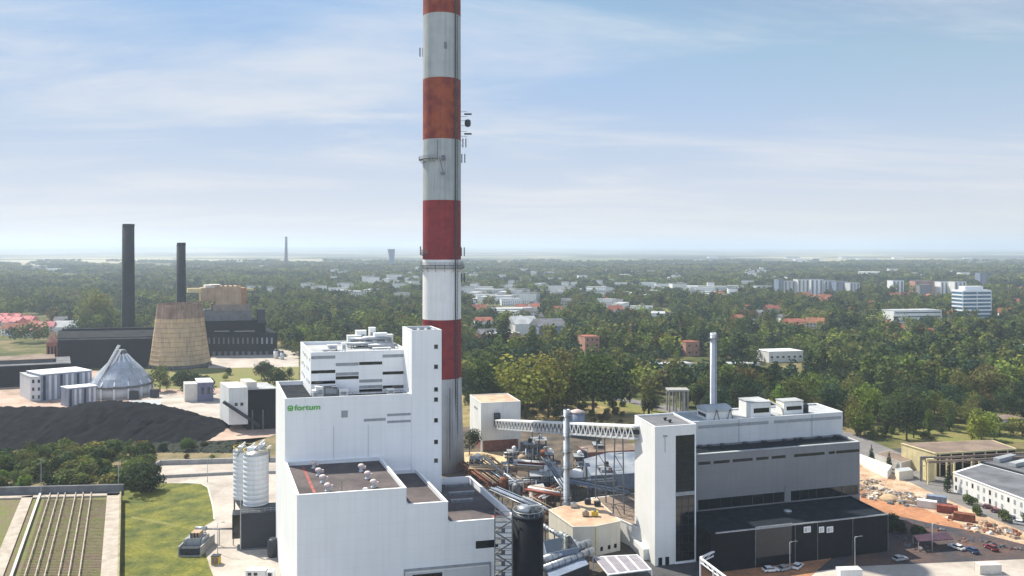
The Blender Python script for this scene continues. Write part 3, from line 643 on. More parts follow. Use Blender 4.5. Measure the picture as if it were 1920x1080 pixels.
mb = MB(); s0 = RB.s_at(1247); RB.box(mb, s0 - .08, s0 + .08, -.1, 0, RB.z_at(848, s0, 0), RB.z_at(818, s0, 0), M['strip']); RB.box(mb, s0 - .6, s0 + .6, -.3, 0, RB.z_at(819, s0, 0), RB.z_at(816, s0, 0), M['strip']); mb.build('drain', rb)
# black front block
tK = -9.0; k0, k1 = RB.s_at(1307, tK), RB.s_at(1665, tK); zK = RB.z_at(965, k1, tK)
tG = RB.t_at(1612, 0) if False else 9.0
mb = MB(); RB.roofbox(mb, sR + .35, k1, tK, tG - .02, 0, zK, M['black'], M['blackroof_and_shade'], par=.25, th=.3); kb = mb.build('turbine_hall', rb)
mb = MB(); RB.box(mb, RB.s_at(1342, tK), k1 + .1, tK - .15, tK + .3, zK, zK + .28, M['steel']); RB.box(mb, k1 - .3, k1 + .1, tK + .3, tG, zK, zK + .12, M['darkgrey']); mb.build('gutter', kb)
mb = MB(); d0, d1 = RB.s_at(1417, tK), RB.s_at(1484, tK); RB.box(mb, d0, d1, tK - .1, tK + .1, RB.z_at(1046, d0, tK), RB.z_at(992, d0, tK), mat('brown_roller_door', (0.05, 0.045, 0.042), .5, .1, 1)); dr = mb.build('roller_door', kb)
mb = MB(); RB.box(mb, d0 - .2, d1 + .2, tK - .16, tK, RB.z_at(993, d0, tK), RB.z_at(988, d0, tK), M['strip']); RB.box(mb, d0 - .25, d0, tK - .16, tK, 0, RB.z_at(993, d0, tK), M['steeld']); mb.build('frame', dr)
for (p0, p1) in [(1507, 1520), (1535.5, 1545), (1550, 1562)]:
    s0, s1 = RB.s_at(p0, tK), RB.s_at(p1, tK); zc = RB.z_at(993.5, s0, tK)
    mb = MB(); RB.box(mb, s0, s1, tK - .06, tK + .1, zc - .85, zc + .85, M['white_trim']); w_ = mb.build('window', kb)
    mb = MB(); RB.box(mb, s0 + .25, (s0 + s1) / 2 - .08, tK - .1, tK - .065, zc - .6, zc + .6, M['steel']); RB.box(mb, (s0 + s1) / 2 + .08, s1 - .25, tK - .1, tK - .065, zc - .6, zc + .6, M['ltgrey']); mb.build('pane', w_)
for px in (1490, 1532, 1598, 1664):
    s0 = RB.s_at(px, tK); mb = MB(); RB.box(mb, s0, s0 + .16, tK - .2, tK - .02, 0, zK, M['steeld']); mb.build('downpipe', kb)
for px, z in ((1485, 0.6), (1486, 0.5)):
    pass
p = RB.p(RB.s_at(1477, 1), 1, zK); mb = MB(); mb.rings((p[0], p[1], zK - .25), [(0.9, 0), (0.9, .5), (1.2, .55), (1.2, .8), (.3, 1.1)], M['steel'], 14); tag(mb.build('roof_ventilator'), 'round pale ventilator on the black roof', 'roof vent')
# grey middle block
m1 = RB.s_at(1612, tG); zM = RB.z_at(853, RB.s_at(1308, tG), tG); tM = tG + 10.5
mb = MB(); RB.roofbox(mb, sR + .4, m1, tG, tM - .02, 0, zM, M['midgrey'], M['blackroof_and_shade'], par=.5, th=.5); gb = mb.build('grey_block', rb)  # deck coloured black to paint the upper block's shadow on it
mb = MB(); RB.box(mb, sR + .4, m1, tG - .1, tG + .9, zM, zM + .18, M['rooflight']); RB.box(mb, m1 - .4, m1 + .08, tG + .9, tM, zM, zM + .18, M['ltgrey']); mb.build('coping', gb)  # front coping kept wide and pale, painting the sunlit strip of the ledge
for (p0, p1) in [(1309, 1332), (1338, 1368), (1374, 1411), (1418, 1441), (1447, 1473), (1489, 1546), (1554, 1565), (1568, 1611)]:
    s0, s1 = RB.s_at(p0, tG), RB.s_at(p1, tG); zc = zM - 2.6
    simple_part(RB, 'window_band', gb, s0, s1, tG - .06, tG + .1, zc - .45, zc + .4, M['glass'])
for (p0, p1) in [(1309, 1470), (1483, 1609)]:
    s0, s1 = RB.s_at(p0, tG), RB.s_at(p1, tG)
    mb = MB(); RB.box(mb, s0, s1, tG - .06, tG + .1, zK + .4, zK + 3.4, M['glass']); w_ = mb.build('window_band', gb)
    n = 8
    for i in range(1, n): q = s0 + (s1 - s0) * i / n; mb = MB(); RB.box(mb, q - .1, q + .1, tG - .12, tG - .065, zK + .4, zK + 3.4, M['darkgrey']); mb.build('mullion', w_)
simple_part(RB, 'pilaster', gb, RB.s_at(1471, tG), RB.s_at(1482, tG), tG - .25, tG - .01, zK + .1, zK + 5, M['midgrey'])
# white upper block
n1_ = RB.s_at(1580, tM); zW = RB.z_at(791, RB.s_at(1308, tM), tM); tW = tM + 15
mb = MB(); RB.roofbox(mb, RB.s_at(1296, tM), n1_, tM, tW, 0, zW, M['ltgrey'], M['rooflight'], par=.4, th=.4); wb = mb.build('upper_block', rb)
mb = MB(); RB.coping(mb, RB.s_at(1296, tM), n1_, tM, tW, zW, M['white_trim'], w=.45, h=.16); mb.build('coping', wb)
for (p0, p1) in [(1309, 1441), (1451, 1577)]:
    s0, s1 = RB.s_at(p0, tM), RB.s_at(p1, tM); simple_part(RB, 'louvre_band', wb, s0, s1, tM - .06, tM + .1, zW - 2.2, zW - 1.2, M['strip'])
for px in (1385, 1522):
    s0 = RB.s_at(px, tM); simple_part(RB, 'downpipe', wb, s0, s0 + .12, tM - .14, tM - .01, zM, zW - .3, M['strip'])
for px in (1310, 1328, 1352, 1395, 1430, 1469, 1490, 1500, 1534, 1565):
    s0 = RB.s_at(px, tM - 1.2); r = thing('smoke_vent', 'small dark hood in the row along the shaded grey roof ledge', 'roof vent', RB.p(s0, tM - 1.4, zM - .5), 'hoods on the shaded ledge')
    mb = MB(); RB.box(mb, s0, s0 + 1.1, tM - 2.0, tM - .9, zM - .5, zM + .25, M['darkgrey']); mb.build('hood', r)
    mb = MB(); RB.box(mb, s0 - .1, s0 + 1.2, tM - 2.1, tM - .8, zM + .25, zM + .35, M['steeld']); mb.build('lid', r)
# rooftop structures of the right building
zr = zW - .4
def curved_shed(px0, px1, t0, t1, h, label):
    s0, s1 = RB.s_at(px0, t0), RB.s_at(px1, t0); r = thing('rooftop_shed', label, 'rooftop shed', RB.p(s0, t0, zr))
    mb = MB(); RB.box(mb, s0, s1, t0, t1, zr, zr + h * .6, M['white2']); mb.build('wall', r)
    mb = MB(); n = 8; prev = None
    for i in range(n + 1):
        q = i / n; z = zr + h * .6 + h * .4 * math.sin(math.pi * (0.15 + .7 * q)) ; t = t0 - .2 + (t1 - t0 + .4) * q
        cur = [RB.p(s0 - .2, t)[:2] + (z,), RB.p(s1 + .2, t)[:2] + (z,)]
        if prev: mb.hexa([prev[0][:2] + (zr + h * .6,), prev[1][:2] + (zr + h * .6,), cur[1][:2] + (zr + h * .6,), cur[0][:2] + (zr + h * .6,)], [prev[0], prev[1], cur[1], cur[0]], M['rooflight'])
        prev = cur
    mb.build('roof', r)
    mb = MB(); RB.box(mb, s0 - .05, s0 + .05, t0 + 1, t1 - 1, zr + .8, zr + 1.8, M['glass']); mb.build('window', r)
    mb = MB()
    for q in (.25, .8): a = s0 + (s1 - s0) * q; mb.bar(RB.p(a, t0 - .4, zr), RB.p(a + 1.0, t0 - .4, zr + h * .8), .16, M['darkgrey']); mb.bar(RB.p(a + 2, t0 - .4, zr), RB.p(a + 1.0, t0 - .4, zr + h * .8), .16, M['darkgrey'])
    mb.build('brace', r)
curved_shed(1326, 1372, tM + 2.5, tM + 10, 4.2, 'white rooftop shed with rounded roof at the foot of the slim stack')
for (p0, p1, t0, t1, h, lab) in [(1408, 1445, tM + 1, tM + 9, 5.0, 'tall white rooftop plant room right of the rounded shed'), (1470, 1506, tM + 3, tM + 8, 4.2, 'smaller white rooftop plant room near the dark tank')]:
    s0, s1 = RB.s_at(p0, t0), RB.s_at(p1, t0); r = thing('plant_room', lab, 'plant room', RB.p(s0, t0, zr))
    mb = MB(); RB.box(mb, s0, s1, t0, t1, zr, zr + h, M['white2']); mb.build('wall', r)
    mb = MB(); RB.box(mb, s0 - .2, s1 + .2, t0 - .2, t1 + .2, zr + h, zr + h + .25, M['rooflight']); mb.build('roof', r)
    mb = MB(); RB.box(mb, s0 + 1, s1 - .6, t0 - .06, t0 + .1, zr + h * .35, zr + h * .65, M['glass']); mb.build('window', r)
mb = MB(); s0 = RB.s_at(1446, tM + 4); pa = RB.p(s0, tM + 6, zr + 4.6); pb = RB.p(s0 + 4.5, tM + 4, zr + 2.0); mb.bar(pa, pb, 1.6, M['white_trim'], .3); mb.bar(Vector(pa) + Vector((0, 0, .5)), Vector(pb) + Vector((0, 0, .5)), .2, M['yellowp'])
mb.bar((pb[0], pb[1], zr), pb, .3, M['steel']); tag(mb.build('rooftop_chute'), 'white sloping chute with yellow edge between the two plant rooms', 'chute')
p = RB.p(RB.s_at(1509, tM + 5), tM + 5, zr); mb = MB(); mb.rings(p, [(1.2, 0), (1.2, 2.4), (.8, 2.9), (.2, 3.0)], M['darkgrey'], 14); tag(mb.build('rooftop_tank'), 'dark rounded tank beside the smaller plant room', 'tank')
for px, py, lab in ((1247, 788, 'tiny round vent on the end tower roof, left'), (1256, 792, 'tiny round vent on the end tower roof, right')):
    x, y, z = G(px, py, zR - .35); mb = MB(); mb.rings((x, y, z), [(.35, 0), (.35, .5), (.6, .55), (.6, .8), (.2, .95)], M['darkgrey'], 10); tag(mb.build('roof_vent'), lab, 'roof vent')
# stacks
def stack(label, x, y, z0, z1, r, rings_, m=None, lad=True):
    t = thing('steel_stack', label, 'stack', (x, y, z0)); m = m or M['steel']
    mb = MB(); mb.rings((x, y, z0), [(r * 1.25, 0), (r * 1.25, .8), (r, .9), (r, z1 - z0), (r * .85, z1 - z0 + .01), (r * .85, z1 - z0 - .8)], m, 20, cap=False); mb.build('shaft', t)
    for q in rings_:
        z = z0 + (z1 - z0) * q; mb = MB(); mb.rings((x, y, z), [(r + .02, 0), (r + .75, 0), (r + .75, .12), (r + .02, .12)], M['steeld'], 16, cap=False, smooth=False)
        for i in range(12): a = 2 * math.pi * i / 12; mb.bar((x + (r + .72) * math.cos(a), y + (r + .72) * math.sin(a), z), (x + (r + .72) * math.cos(a), y + (r + .72) * math.sin(a), z + 1.1), .06, M['steeld'])
        mb.rings((x, y, z + 1.1), [(r + .68, 0), (r + .76, 0), (r + .76, .08), (r + .68, .08)], M['steeld'], 16, cap=False, smooth=False)
        mb.build('platform', t)
    mb = MB(); mb.bar((x + r * .5, y - r * 1.05, z0), (x + r * .5, y - r * 1.05, z1 - 1), .12, M['steeld']); mb.bar((x + r * .5 + .4, y - r * 1.0, z0), (x + r * .5 + .4, y - r * 1.0, z1 - 1), .12, M['steeld']); mb.build('ladder', t)
    return t
p = RB.p(RB.s_at(1337.5, tM + 12), tM + 12); y_ = p[1]
stack('slim silver stack rising behind the rounded rooftop shed', p[0], p[1], zr, H - (624 - EYE) / F * y_, 1.05, (.93,), mat('pale_stack_paint', (.55, .56, .60), .45, .06, .4, streak=.1))
x, y, _ = G(1062, 946, 8.6); stack('slim silver stack standing on the tan roofed office', x, y, 8.6, H - (768 - EYE) / F * y, 0.98, (.06, .38, .55, .72, .93))
# ---------------------------------------------------------------- conveyor, transfer house, centre works
YT = G(902, 848)[1]; TH = FR(G(902, 848)[:2], 7500, 500)
th = thing('transfer_house', 'pale windowless transfer house with tan roof at the left end of the conveyor', 'building', (*TH.A, 0))
s1 = TH.s_at(976); zt = TH.z_at(757, 0, 0); t1 = TH.t_at(881)
t1 = max(min(t1, 30), 6)
mb = MB(); TH.box(mb, 0, s1, 0, t1, 5, zt, M['white2']); mb.build('wall', th)
for a in (0.1, s1 - .9):
    for t in (0.1, t1 - .9): simple_part(TH, 'leg', th, a, a + .8, t, t + .8, 0, 4.99, M['white2'])
mb = MB(); TH.box(mb, 1.2, s1 - 1, 1, t1 - 1, 0, 4.98, M['brick']); mb.build('base', th)
mb = MB(); TH.box(mb, .4, s1 - .4, .4, t1 - .4, zt, zt + .1, M['rooftan']); mb.build('roof', th)
mb = MB(); TH.coping(mb, 0, s1, 0, t1, zt, M['white2'], w=.38, h=.4); mb.build('coping', th)
mb = MB(); TH.box(mb, -0.06, .05, t1 * .3, t1 * .6, zt - 4, zt - 3, M['strip']); mb.build('louvre', th)
mb = MB(); TH.box(mb, TH.s_at(926), TH.s_at(936), -2.0, -0.02, 11, 17, M['darkgrey']); mb.build('conveyor_collar', th)
# conveyor gallery: a truss from the transfer house up to the end tower
pa = Vector((*W(934, 803, TH.p(TH.s_at(934), -1)[1] - 2),)); pbp = RB.p(-0.3, tR * .75); pb = Vector((pbp[0], pbp[1], H - (822 - EYE) / F * pbp[1]))
cv = thing('conveyor_bridge', 'long white trussed conveyor bridge running right to the white end tower', 'conveyor', (pa.x, pa.y, 0))
d = (pb - pa); hd = Vector((d.x, d.y, 0)).normalized(); sd = Vector((hd.y, -hd.x, 0))
hh = 3.6
mb = MB(); mb.bar(pa + Vector((0, 0, hh)), pb + Vector((0, 0, hh)), 3.4, M['white_trim'], .55); mb.build('roof', cv)
mb = MB(); mb.bar(pa, pb, 3.2, M['ltgrey'], .5); mb.build('deck', cv)
mb = MB(); mb.bar(pa + Vector((0, 0, hh * .5)) + sd * -.1, pb + Vector((0, 0, hh * .5)) + sd * -.1, 1.6, M['darkgrey'], 1.2); mb.build('belt', cv)
mb = MB(); n = 34
for i in range(n):
    a = pa.lerp(pb, i / n); b = pa.lerp(pb, (i + 1) / n); 
    for sg in (-1.6, 1.6):
        o = sd * sg; mid = (a + b) / 2
        mb.bar(a + o, mid + o + Vector((0, 0, hh)), .24, M['white_trim']); mb.bar(mid + o + Vector((0, 0, hh)), b + o, .24, M['white_trim'])
mb.build('truss', cv)
for k, px in enumerate((1000, 1122, 1155)):
    q = 0.0
    for _ in range(40):
        pt = pa.lerp(pb, q)
        if 960 + F * pt.x / pt.y >= px: break
        q += 1 / 40
    mb = MB()
    for sg in (-1.4, 1.4):
        b0 = pt + sd * sg * 1.5; b0.z = 0; mb.bar(b0, pt + sd * sg, .35, M['steeld'])
    for j in range(1, 6):
        z = pt.z * j / 6; mb.bar(Vector((pt.x, pt.y, z)) + sd * 1.6, Vector((pt.x, pt.y, z - pt.z / 6)) - sd * 1.6, .18, M['steeld']); mb.bar(Vector((pt.x, pt.y, z)) + sd * 1.6, Vector((pt.x, pt.y, z)) - sd * 1.6, .18, M['steeld'])
    mb.build('trestle', cv)
# small round surge bin beyond the conveyor
x, y, _ = G(1082, 818); t = thing('surge_bin', 'short blue-grey round bin just behind the slim stack', 'bin', (x, y, 0))
mb = MB(); mb.rings((x, y, 0), [(3.6, 0), (3.6, 11.5)], M['blueship'], 22); mb.build('shell', t)
mb = MB(); mb.rings((x, y, 11.5), [(3.8, 0), (3.8, .3), (.4, 1.5)], mat('pale_pink_metal', (.55, .45, .42), .6, .1, .5), 22); mb.build('roof', t)
mb = MB(); mb.bar((x - 4.2, y - 1, 0), (x - 4.2, y - 1, 13), 1.2, M['white_trim']); mb.build('elevator_leg', t)
# cream office with tan roof
def px_block(name, label, cat, roof_px, z, wall, roof, extras=(), z0=0.0, par=0.0, group=None, overhang=0.25):
    P = [G(px, py, z)[:2] for px, py in roof_px]
    cx = sum(p[0] for p in P) / len(P); cy = sum(p[1] for p in P) / len(P)
    r = thing(name, label, cat, (cx, cy, z0), group)
    mb = MB(); mb.prism(P, z0, z, wall); mb.build('wall', r)
    Q = [(cx + (x - cx) * 1.015, cy + (y - cy) * 1.015) for x, y in P]
    mb = MB(); mb.prism(Q, z + .003, z + .28, M['white_trim'] if wall in (M['white2'], M['ltgrey']) else wall, None)
    Q2 = [(cx + (x - cx) * .97, cy + (y - cy) * .97) for x, y in P]; mb.prism(Q2, z + .284, z + .33, roof); mb.build('roof', r)
    return r, P
def wall_box(parent, name, A, B, f0, f1, z0, z1, m, out=.06):
    """a thin box set on the wall that runs from A to B on the ground plan (outside is to the right of A>B)"""
    A = Vector((A[0], A[1])); B = Vector((B[0], B[1])); d = (B - A); nrm = Vector((d.y, -d.x)).normalized()
    a = A + d * f0; b = A + d * f1; mb = MB()
    q = [a + nrm * out, b + nrm * out, b - nrm * .1, a - nrm * .1]
    mb.hexa([(p.x, p.y, z0) for p in q], [(p.x, p.y, z1) for p in q], m); return mb.build(name, parent)
cream = mat('cream_render', (.66, .62, .52), .85, .06, .2, streak=.15)
off, P = px_block('office', 'cream low office with pinkish tan roof, the slim stack standing on it', 'office', [(1029, 957), (1074, 989), (1116, 988), (1163, 978), (1118, 936), (1065, 948)], 8.6, cream, M['rooftan'])
for k, f in enumerate((.2, .5, .75)): wall_box(off, 'window', P[2], P[3], f, f + .1, 1.2, 2.4, M['glass'])
wall_box(off, 'downpipe', P[2], P[3], 0.0, .03, 0, 8.5, M['yellowp'], .12)
for k, (px, py) in enumerate([(1076, 952), (1098, 968), (1115, 968), (1102, 945), (1120, 949)]):
    x, y, z = G(px, py, 8.9); r = thing('roof_cooler', ['grey cooler beside the stack foot', 'pinkish cooler on the office roof front', 'yellow-marked cooler on the office roof front', 'dark low cooler at the back of the office roof', 'dark cooler at the rear right of the office roof'][k], 'cooler', (x, y, 8.9), 'coolers on the office roof')
    mb = MB(); mb.box(x - 1, x + 1, y - .7, y + .7, 9.2, 10.4, [M['steel'], M['tan'], M['yellowp'], M['darkgrey'], M['darkgrey']][k]); mb.build('casing', r)
    mb = MB(); mb.rings((x, y, 10.4), [(.5, 0), (.5, .2), (.1, .25)], M['steeld'], 12); mb.build('fan', r)
    mb = MB(); mb.box(x - .9, x - .7, y - .6, y + .6, 8.9, 9.2, M['steeld']); mb.box(x + .7, x + .9, y - .6, y + .6, 8.9, 9.2, M['steeld']); mb.build('foot', r)
# brown roofed shed against the tower's left
sh, P = px_block('annex', 'low annex with mottled brown roof left of the white end tower', 'building', [(1108, 935), (1160, 974), (1200, 992), (1200, 925)], 6.5, M['white2'], M['roofbrown'])
# sheet roof sheds in the shade
px_block('workshop', 'grey sheet roofed workshop in the shade left of the conveyor trestles', 'workshop', [(1095, 862), (1108, 893), (1192, 888), (1192, 848), (1140, 850)], 6, M['blueship'], mat('blue_sheet_roof', (.13, .16, .21), .6, .2, .12, col2=(.30, .32, .35), fine=.1))
px_block('pipe_store', 'long dark reddish roofed store behind the workshop', 'building', [(1085, 838), (1100, 850), (1192, 845), (1192, 832)], 5, M['brick'], M['roofbrown'])
px_block('pump_house', 'small white pump house among the pipes right of the low hall', 'building', [(992, 912), (1000, 922), (1024, 922), (1018, 908)], 6, M['white2'], M['rooflight'])
# duct house under the office
px_block('filter_house', 'grey blue filter house with dark sunk roof beside the black silo', 'building', [(1018, 1016), (1024, 1040), (1085, 1028), (1070, 1006)], 8, M['blueship'], M['glass'])
px_block('duct_block', 'dark low duct block behind the spiral silo', 'building', [(1020, 1060), (1030, 1090), (1105, 1060), (1090, 1040)], 5, M['darkgrey'], M['blueship'])
for k, (a, b, r_) in enumerate([((1020, 1050, 7), (1105, 1018, 7), 1.1), ((1020, 1066, 6), (1112, 1032, 6), .9), ((1050, 1000, 8), (1100, 1030, 6), .8), ((1018, 985, 9), (1062, 1012, 7), .6)]):
    A, B = G(*a), G(*b); r = thing('flue_duct', ['fat silver duct beside the black silo, upper', 'lower silver duct ending near the striped carport', 'silver duct passing under the office wall', 'thin silver duct behind the black silo'][k], 'duct', (A[0], A[1], 0), 'ducts beside the black silo')
    mb = MB(); mb.tube(A, B, r_, M['steel'], 14); mb.build('pipe', r)
    mb = MB()
    for i in range(1, 8): p = Vector(A).lerp(Vector(B), i / 8); dd = (Vector(B) - Vector(A)).normalized() * .08; mb.tube(p - dd, p + dd, r_ * 1.12, M['steeld'], 14)
    mb.build('flange', r)
    for q in (.1, .5, .9): p = Vector(A).lerp(Vector(B), q); mb = MB(); mb.bar((p.x, p.y, 0), p, .35, M['steeld']); mb.build('support', r)
# striped carport
P = [G(px, py, 4) for px, py in ((1112, 1044), (1140, 1078), (1222, 1068), (1195, 1040))]
cp = thing('carport', 'flat carport with pale striped roof at the foot of the white end tower', 'carport', (P[0][0], P[0][1], 0))
mb = MB(); mb.prism([p[:2] for p in P], 3.8, 4.1, M['white_trim']); mb.build('frame', cp)
mb = MB(); A, B, D, E = [Vector(p) for p in (P[0], P[1], P[2], P[3])]
for i in range(4):
    f0, f1 = (i + .06) / 4, (i + .86) / 4; q = [(A.lerp(E, f0)).lerp(B.lerp(D, f0), k) for k in (.05, .95)] + [(A.lerp(E, f1)).lerp(B.lerp(D, f1), k) for k in (.95, .05)]
    mb.hexa([(p.x, p.y, 4.104) for p in q], [(p.x, p.y, 4.18) for p in q], mat('carport_panel', (.30, .28, .31), .4, .1, .5))
mb.build('roof_panel', cp)
for p in P: mb = MB(); mb.bar((p[0], p[1], 0), (p[0], p[1], 3.8), .3, M['white_trim']); mb.build('post', cp)
# black silo with spiral stair
YS = 178.0; xs_ = (990 - 960) / F * YS; rs = 29 / F * YS; zs_ = H - (975 - EYE) / F * (YS - rs)
bs = thing('black_silo', 'black round silo with scaffold stair tower at the foot of the white hall', 'silo', (xs_, YS, 0))
mb = MB(); mb.rings((xs_, YS, 0), [(rs, 0), (rs, zs_)], M['black'], 32); mb.build('shell', bs)
mb = MB(); mb.rings((xs_, YS, zs_), [(rs + .15, 0), (rs + .15, .35), (rs * .5, .9), (.3, 1.1)], M['darkgrey'], 32); mb.build('roof', bs)
mb = MB(); mb.rings((xs_, YS, zs_ + 1.2), [(rs - .1, 0), (rs + .02, 0), (rs + .02, .1), (rs - .1, .1)], M['steel'], 28, cap=False)
for i in range(16): a = 2 * math.pi * i / 16; mb.bar((xs_ + rs * math.cos(a), YS + rs * math.sin(a), zs_ + .3), (xs_ + rs * math.cos(a), YS + rs * math.sin(a), zs_ + 1.3), .07, M['steel'])
mb.build('handrail', bs)
xt = (944 - 960) / F * (YS - 1); mb = MB(); w2 = 1.9
for dx in (-w2, w2):
    for dy in (-w2, w2): mb.bar((xt + dx, YS - 1 + dy, 0), (xt + dx, YS - 1 + dy, zs_ + 1.5), .2, M['steeld'])
z = 1.0; k = 0
while z < zs_ + 1:
    for dy in (-w2, w2): mb.bar((xt - w2, YS - 1 + dy, z), (xt + w2, YS - 1 + dy, z), .16, M['steeld']); mb.bar((xt - w2, YS - 1 + dy, z + 1.0), (xt + w2, YS - 1 + dy, z + 1.0), .09, M['steeld'])
    for dx in (-w2, w2): mb.bar((xt + dx, YS - 1 - w2, z), (xt + dx, YS - 1 + w2, z), .16, M['steeld'])
    mb.box(xt - w2, xt + w2 * .2, YS - 1 - w2, YS - 1 + w2, z - .06, z + .02, M['steeld'])
    sg = 1 if k % 2 else -1; mb.bar((xt - w2 * sg, YS - 2.2, z), (xt + w2 * sg, YS - 2.2, z + 2.4), .5, M['steeld'], .15)
    z += 2.4; k += 1
mb.build('stair_tower', bs)
mb = MB(); mb.rings((xs_ - .8, YS - 1.0, zs_ + 1.0), [(1.6, 0), (1.6, .9), (.9, 1.4)], M['steel'], 16); mb.bar((xs_ - 2.5, YS, zs_ + 1.6), (xs_ + 2.6, YS, zs_ + 1.9), .6, M['steel']); mb.bar((xs_ + 1, YS - 2, zs_ + 1), (xs_ + 1, YS - 2, zs_ + 2.6), .8, M['steeld']); mb.build('filter_unit', bs)

# ---------------------------------------------------------------- left side: old power station, cooling tower, coal yard
def cyl_thing(name, label, cat, px, py, z, parts, group=None, n=28):
    x, y, _ = G(px, py, z); r = thing(name, label, cat, (x, y, z), group)
    for nm, prof, m in parts: mb = MB(); mb.rings((x, y, z), prof, m, n, cap=True); mb.build(nm, r)
    return r, x, y
# brick chimneys of the old station
def old_chimney(label, px, pyb, pyt, wpx, Y):
    x = (px - 960) / F * Y; zt = H - (pyt - EYE) / F * Y; r = wpx / 2 / F * Y
    t = thing('brick_chimney', label, 'chimney', (x, Y, 0))
    mb = MB(); mb.rings((x, Y, 0), [(r * 1.18, 0), (r * 1.08, zt * .35), (r, zt - 3)], mat('sooty_chimney_brick', (.022, .026, .032), .9, .2, .1, streak=.3, spec=.1), 24); mb.build('shaft', t)
    mb = MB(); mb.rings((x, Y, zt - 3), [(r * 1.04, 0), (r * 1.04, 3), (r * .8, 3.0), (r * .8, 1.5)], M['brickdark'], 24, cap=False); mb.build('rim', t)
    mb = MB(); mb.bar((x - r * 1.25, Y - 1, 0), (x - r * 1.06, Y - 1, zt - 2), .35, M['strip']); mb.build('ladder', t)
old_chimney('taller of the two dark brick chimneys, at the far left', 241, 640, 420, 20, 760)
old_chimney('shorter dark brick chimney behind the wooden cooling tower', 340, 650, 455, 15, 800)
# wooden cooling tower (slightly twelve sided)
YCt = G(337, 694)[1] + 20; xct = (337.5 - 960) / F * YCt; k = YCt / F; hct = H - (569 - EYE) / F * YCt
ct = thing('cooling_tower', 'tapering brown boarded cooling tower in front of the old power station', 'cooling tower', (xct, YCt, 0))
mb = MB(); rr0, rr1 = 55 * k, 40 * k; ng = 13
for i in range(ng):
    q0, q1 = i / ng, (i + 1) / ng; ra = rr0 + (rr1 - rr0) * q0 ** .85; rb_ = rr0 + (rr1 - rr0) * q1 ** .85
    m = M['timberd'] if i >= ng - 3 else M['timber']
    mb.rings((xct, YCt, 0), [(ra, 3 + (hct - 3) * q0), (rb_, 3 + (hct - 3) * q1 - .25)], m, 12, cap=False, smooth=False, a0=.2)
mb.rings((xct, YCt, 0), [(rr1 - .6, hct), (rr1 - 2.5, hct * .5)], M['timberd'], 12, cap=False, smooth=False, a0=.2)
mb.build('shell', ct)
for i in range(1, ng + 1):
    q = i / ng; ra = rr0 + (rr1 - rr0) * q ** .85; mb = MB(); mb.rings((xct, YCt, 3 + (hct - 3) * q - .3), [(ra - .1, 0), (ra + .22, 0), (ra + .22, .3), (ra - .1, .3)], M['timberd'], 12, cap=False, smooth=False, a0=.2); mb.build('hoop', ct)
for i in range(12):
    a = .2 + 2 * math.pi * i / 12; mb = MB()
    mb.bar((xct + rr0 * math.cos(a), YCt + rr0 * math.sin(a), 0), (xct + rr0 * 1.0 * math.cos(a), YCt + rr0 * math.sin(a), 3.2), .8, M['conc_dark']); mb.build('post', ct)
mb = MB(); mb.rings((xct, YCt, 0), [(rr0 - 1.5, 0), (rr0 - 1.5, 3)], M['conc_dark'], 24); mb.build('basin', ct)
# long sooty hall and its brick gable
def block(name, label, cat, px0, px1, pyb, pyt, depth, wall, roof, group=None, vpu=7500, vpv=300, roofkind='flat', wins=None, winm=None, parent_only=False, rise=None, z0=0):
    """a block whose front wall spans two picture columns; base row pyb at the left column, eaves row pyt"""
    A = G(px0, pyb, z0); fr = FR(A[:2], vpu, vpv); w = fr.s_at(px1); z = fr.z_at(pyt, 0, 0)
    r = thing(name, label, cat, (A[0], A[1], z0), group)
    mb = MB(); fr.box(mb, 0, w, 0, depth, z0, z, wall); wl = mb.build('wall', r)
    mb = MB()
    if roofkind == 'flat': fr.box(mb, -.2, w + .2, -.2, depth + .2, z + .002, z + .4, roof)
    else:
        h = rise or depth * .28; e = .4
        if roofkind == 'gable': # ridge along the front
            a, b, c, d = fr.p(-e, -e, z), fr.p(w + e, -e, z), fr.p(w + e, depth + e, z), fr.p(-e, depth + e, z); p, q = fr.p(-e, depth / 2, z + h), fr.p(w + e, depth / 2, z + h)
            mb.add([a, b, c, d, p, q], [(0, 1, 5, 4), (2, 3, 4, 5), (0, 4, 3), (1, 2, 5), (3, 2, 1, 0)], roof)
        else:  # 'side': ridge runs back, gable faces the viewer
            a, b, c, d = fr.p(-e, -e, z), fr.p(w + e, -e, z), fr.p(w + e, depth + e, z), fr.p(-e, depth + e, z); p, q = fr.p(w / 2, -e, z + h), fr.p(w / 2, depth + e, z + h)
            mb.add([a, b, c, d, p, q], [(0, 4, 5, 3), (1, 2, 5, 4), (0, 1, 4), (2, 3, 5), (3, 2, 1, 0)], roof)
    mb.build('roof', r)
    if wins:
        nx, nz, ww, wh = wins; n = 0
        for j in range(nz):
            if nx > 12 or nx * nz > 90:
                zc = z0 + (z - z0) * (j + .5) / nz; simple_part(fr, 'window_band', r, w * .03, w * .97, -.06, .1, zc - wh / 2, zc + wh / 2, winm or M['glass'])
            else:
                for i in range(nx):
                    xc_ = w * (i + .5) / nx; zc = z0 + (z - z0) * (j + .5) / nz
                    simple_part(fr, 'window', r, xc_ - ww / 2, xc_ + ww / 2, -.06, .1, zc - wh / 2, zc + wh / 2, winm or M['glass'])
    return r, fr, w, z
r, fr, w, z = block('old_workshop_hall', 'long sooty black hall behind the cooling tower with a low curved roof', 'hall', 108, 300, 692, 634, 40, M['brickdark'], M['soot'], vpu=9000, vpv=200, roofkind='gable', rise=4)
mb = MB(); fr.box(mb, 2, w * .98, 18, 22, z + 3.2, z + 5.0, M['soot']); mb.build('ridge_vent', r)
mb = MB(); fr.box(mb, 0, w, -.3, 0, z - 1.6, z - .6, M['conc_dark']); mb.build('cornice', r)
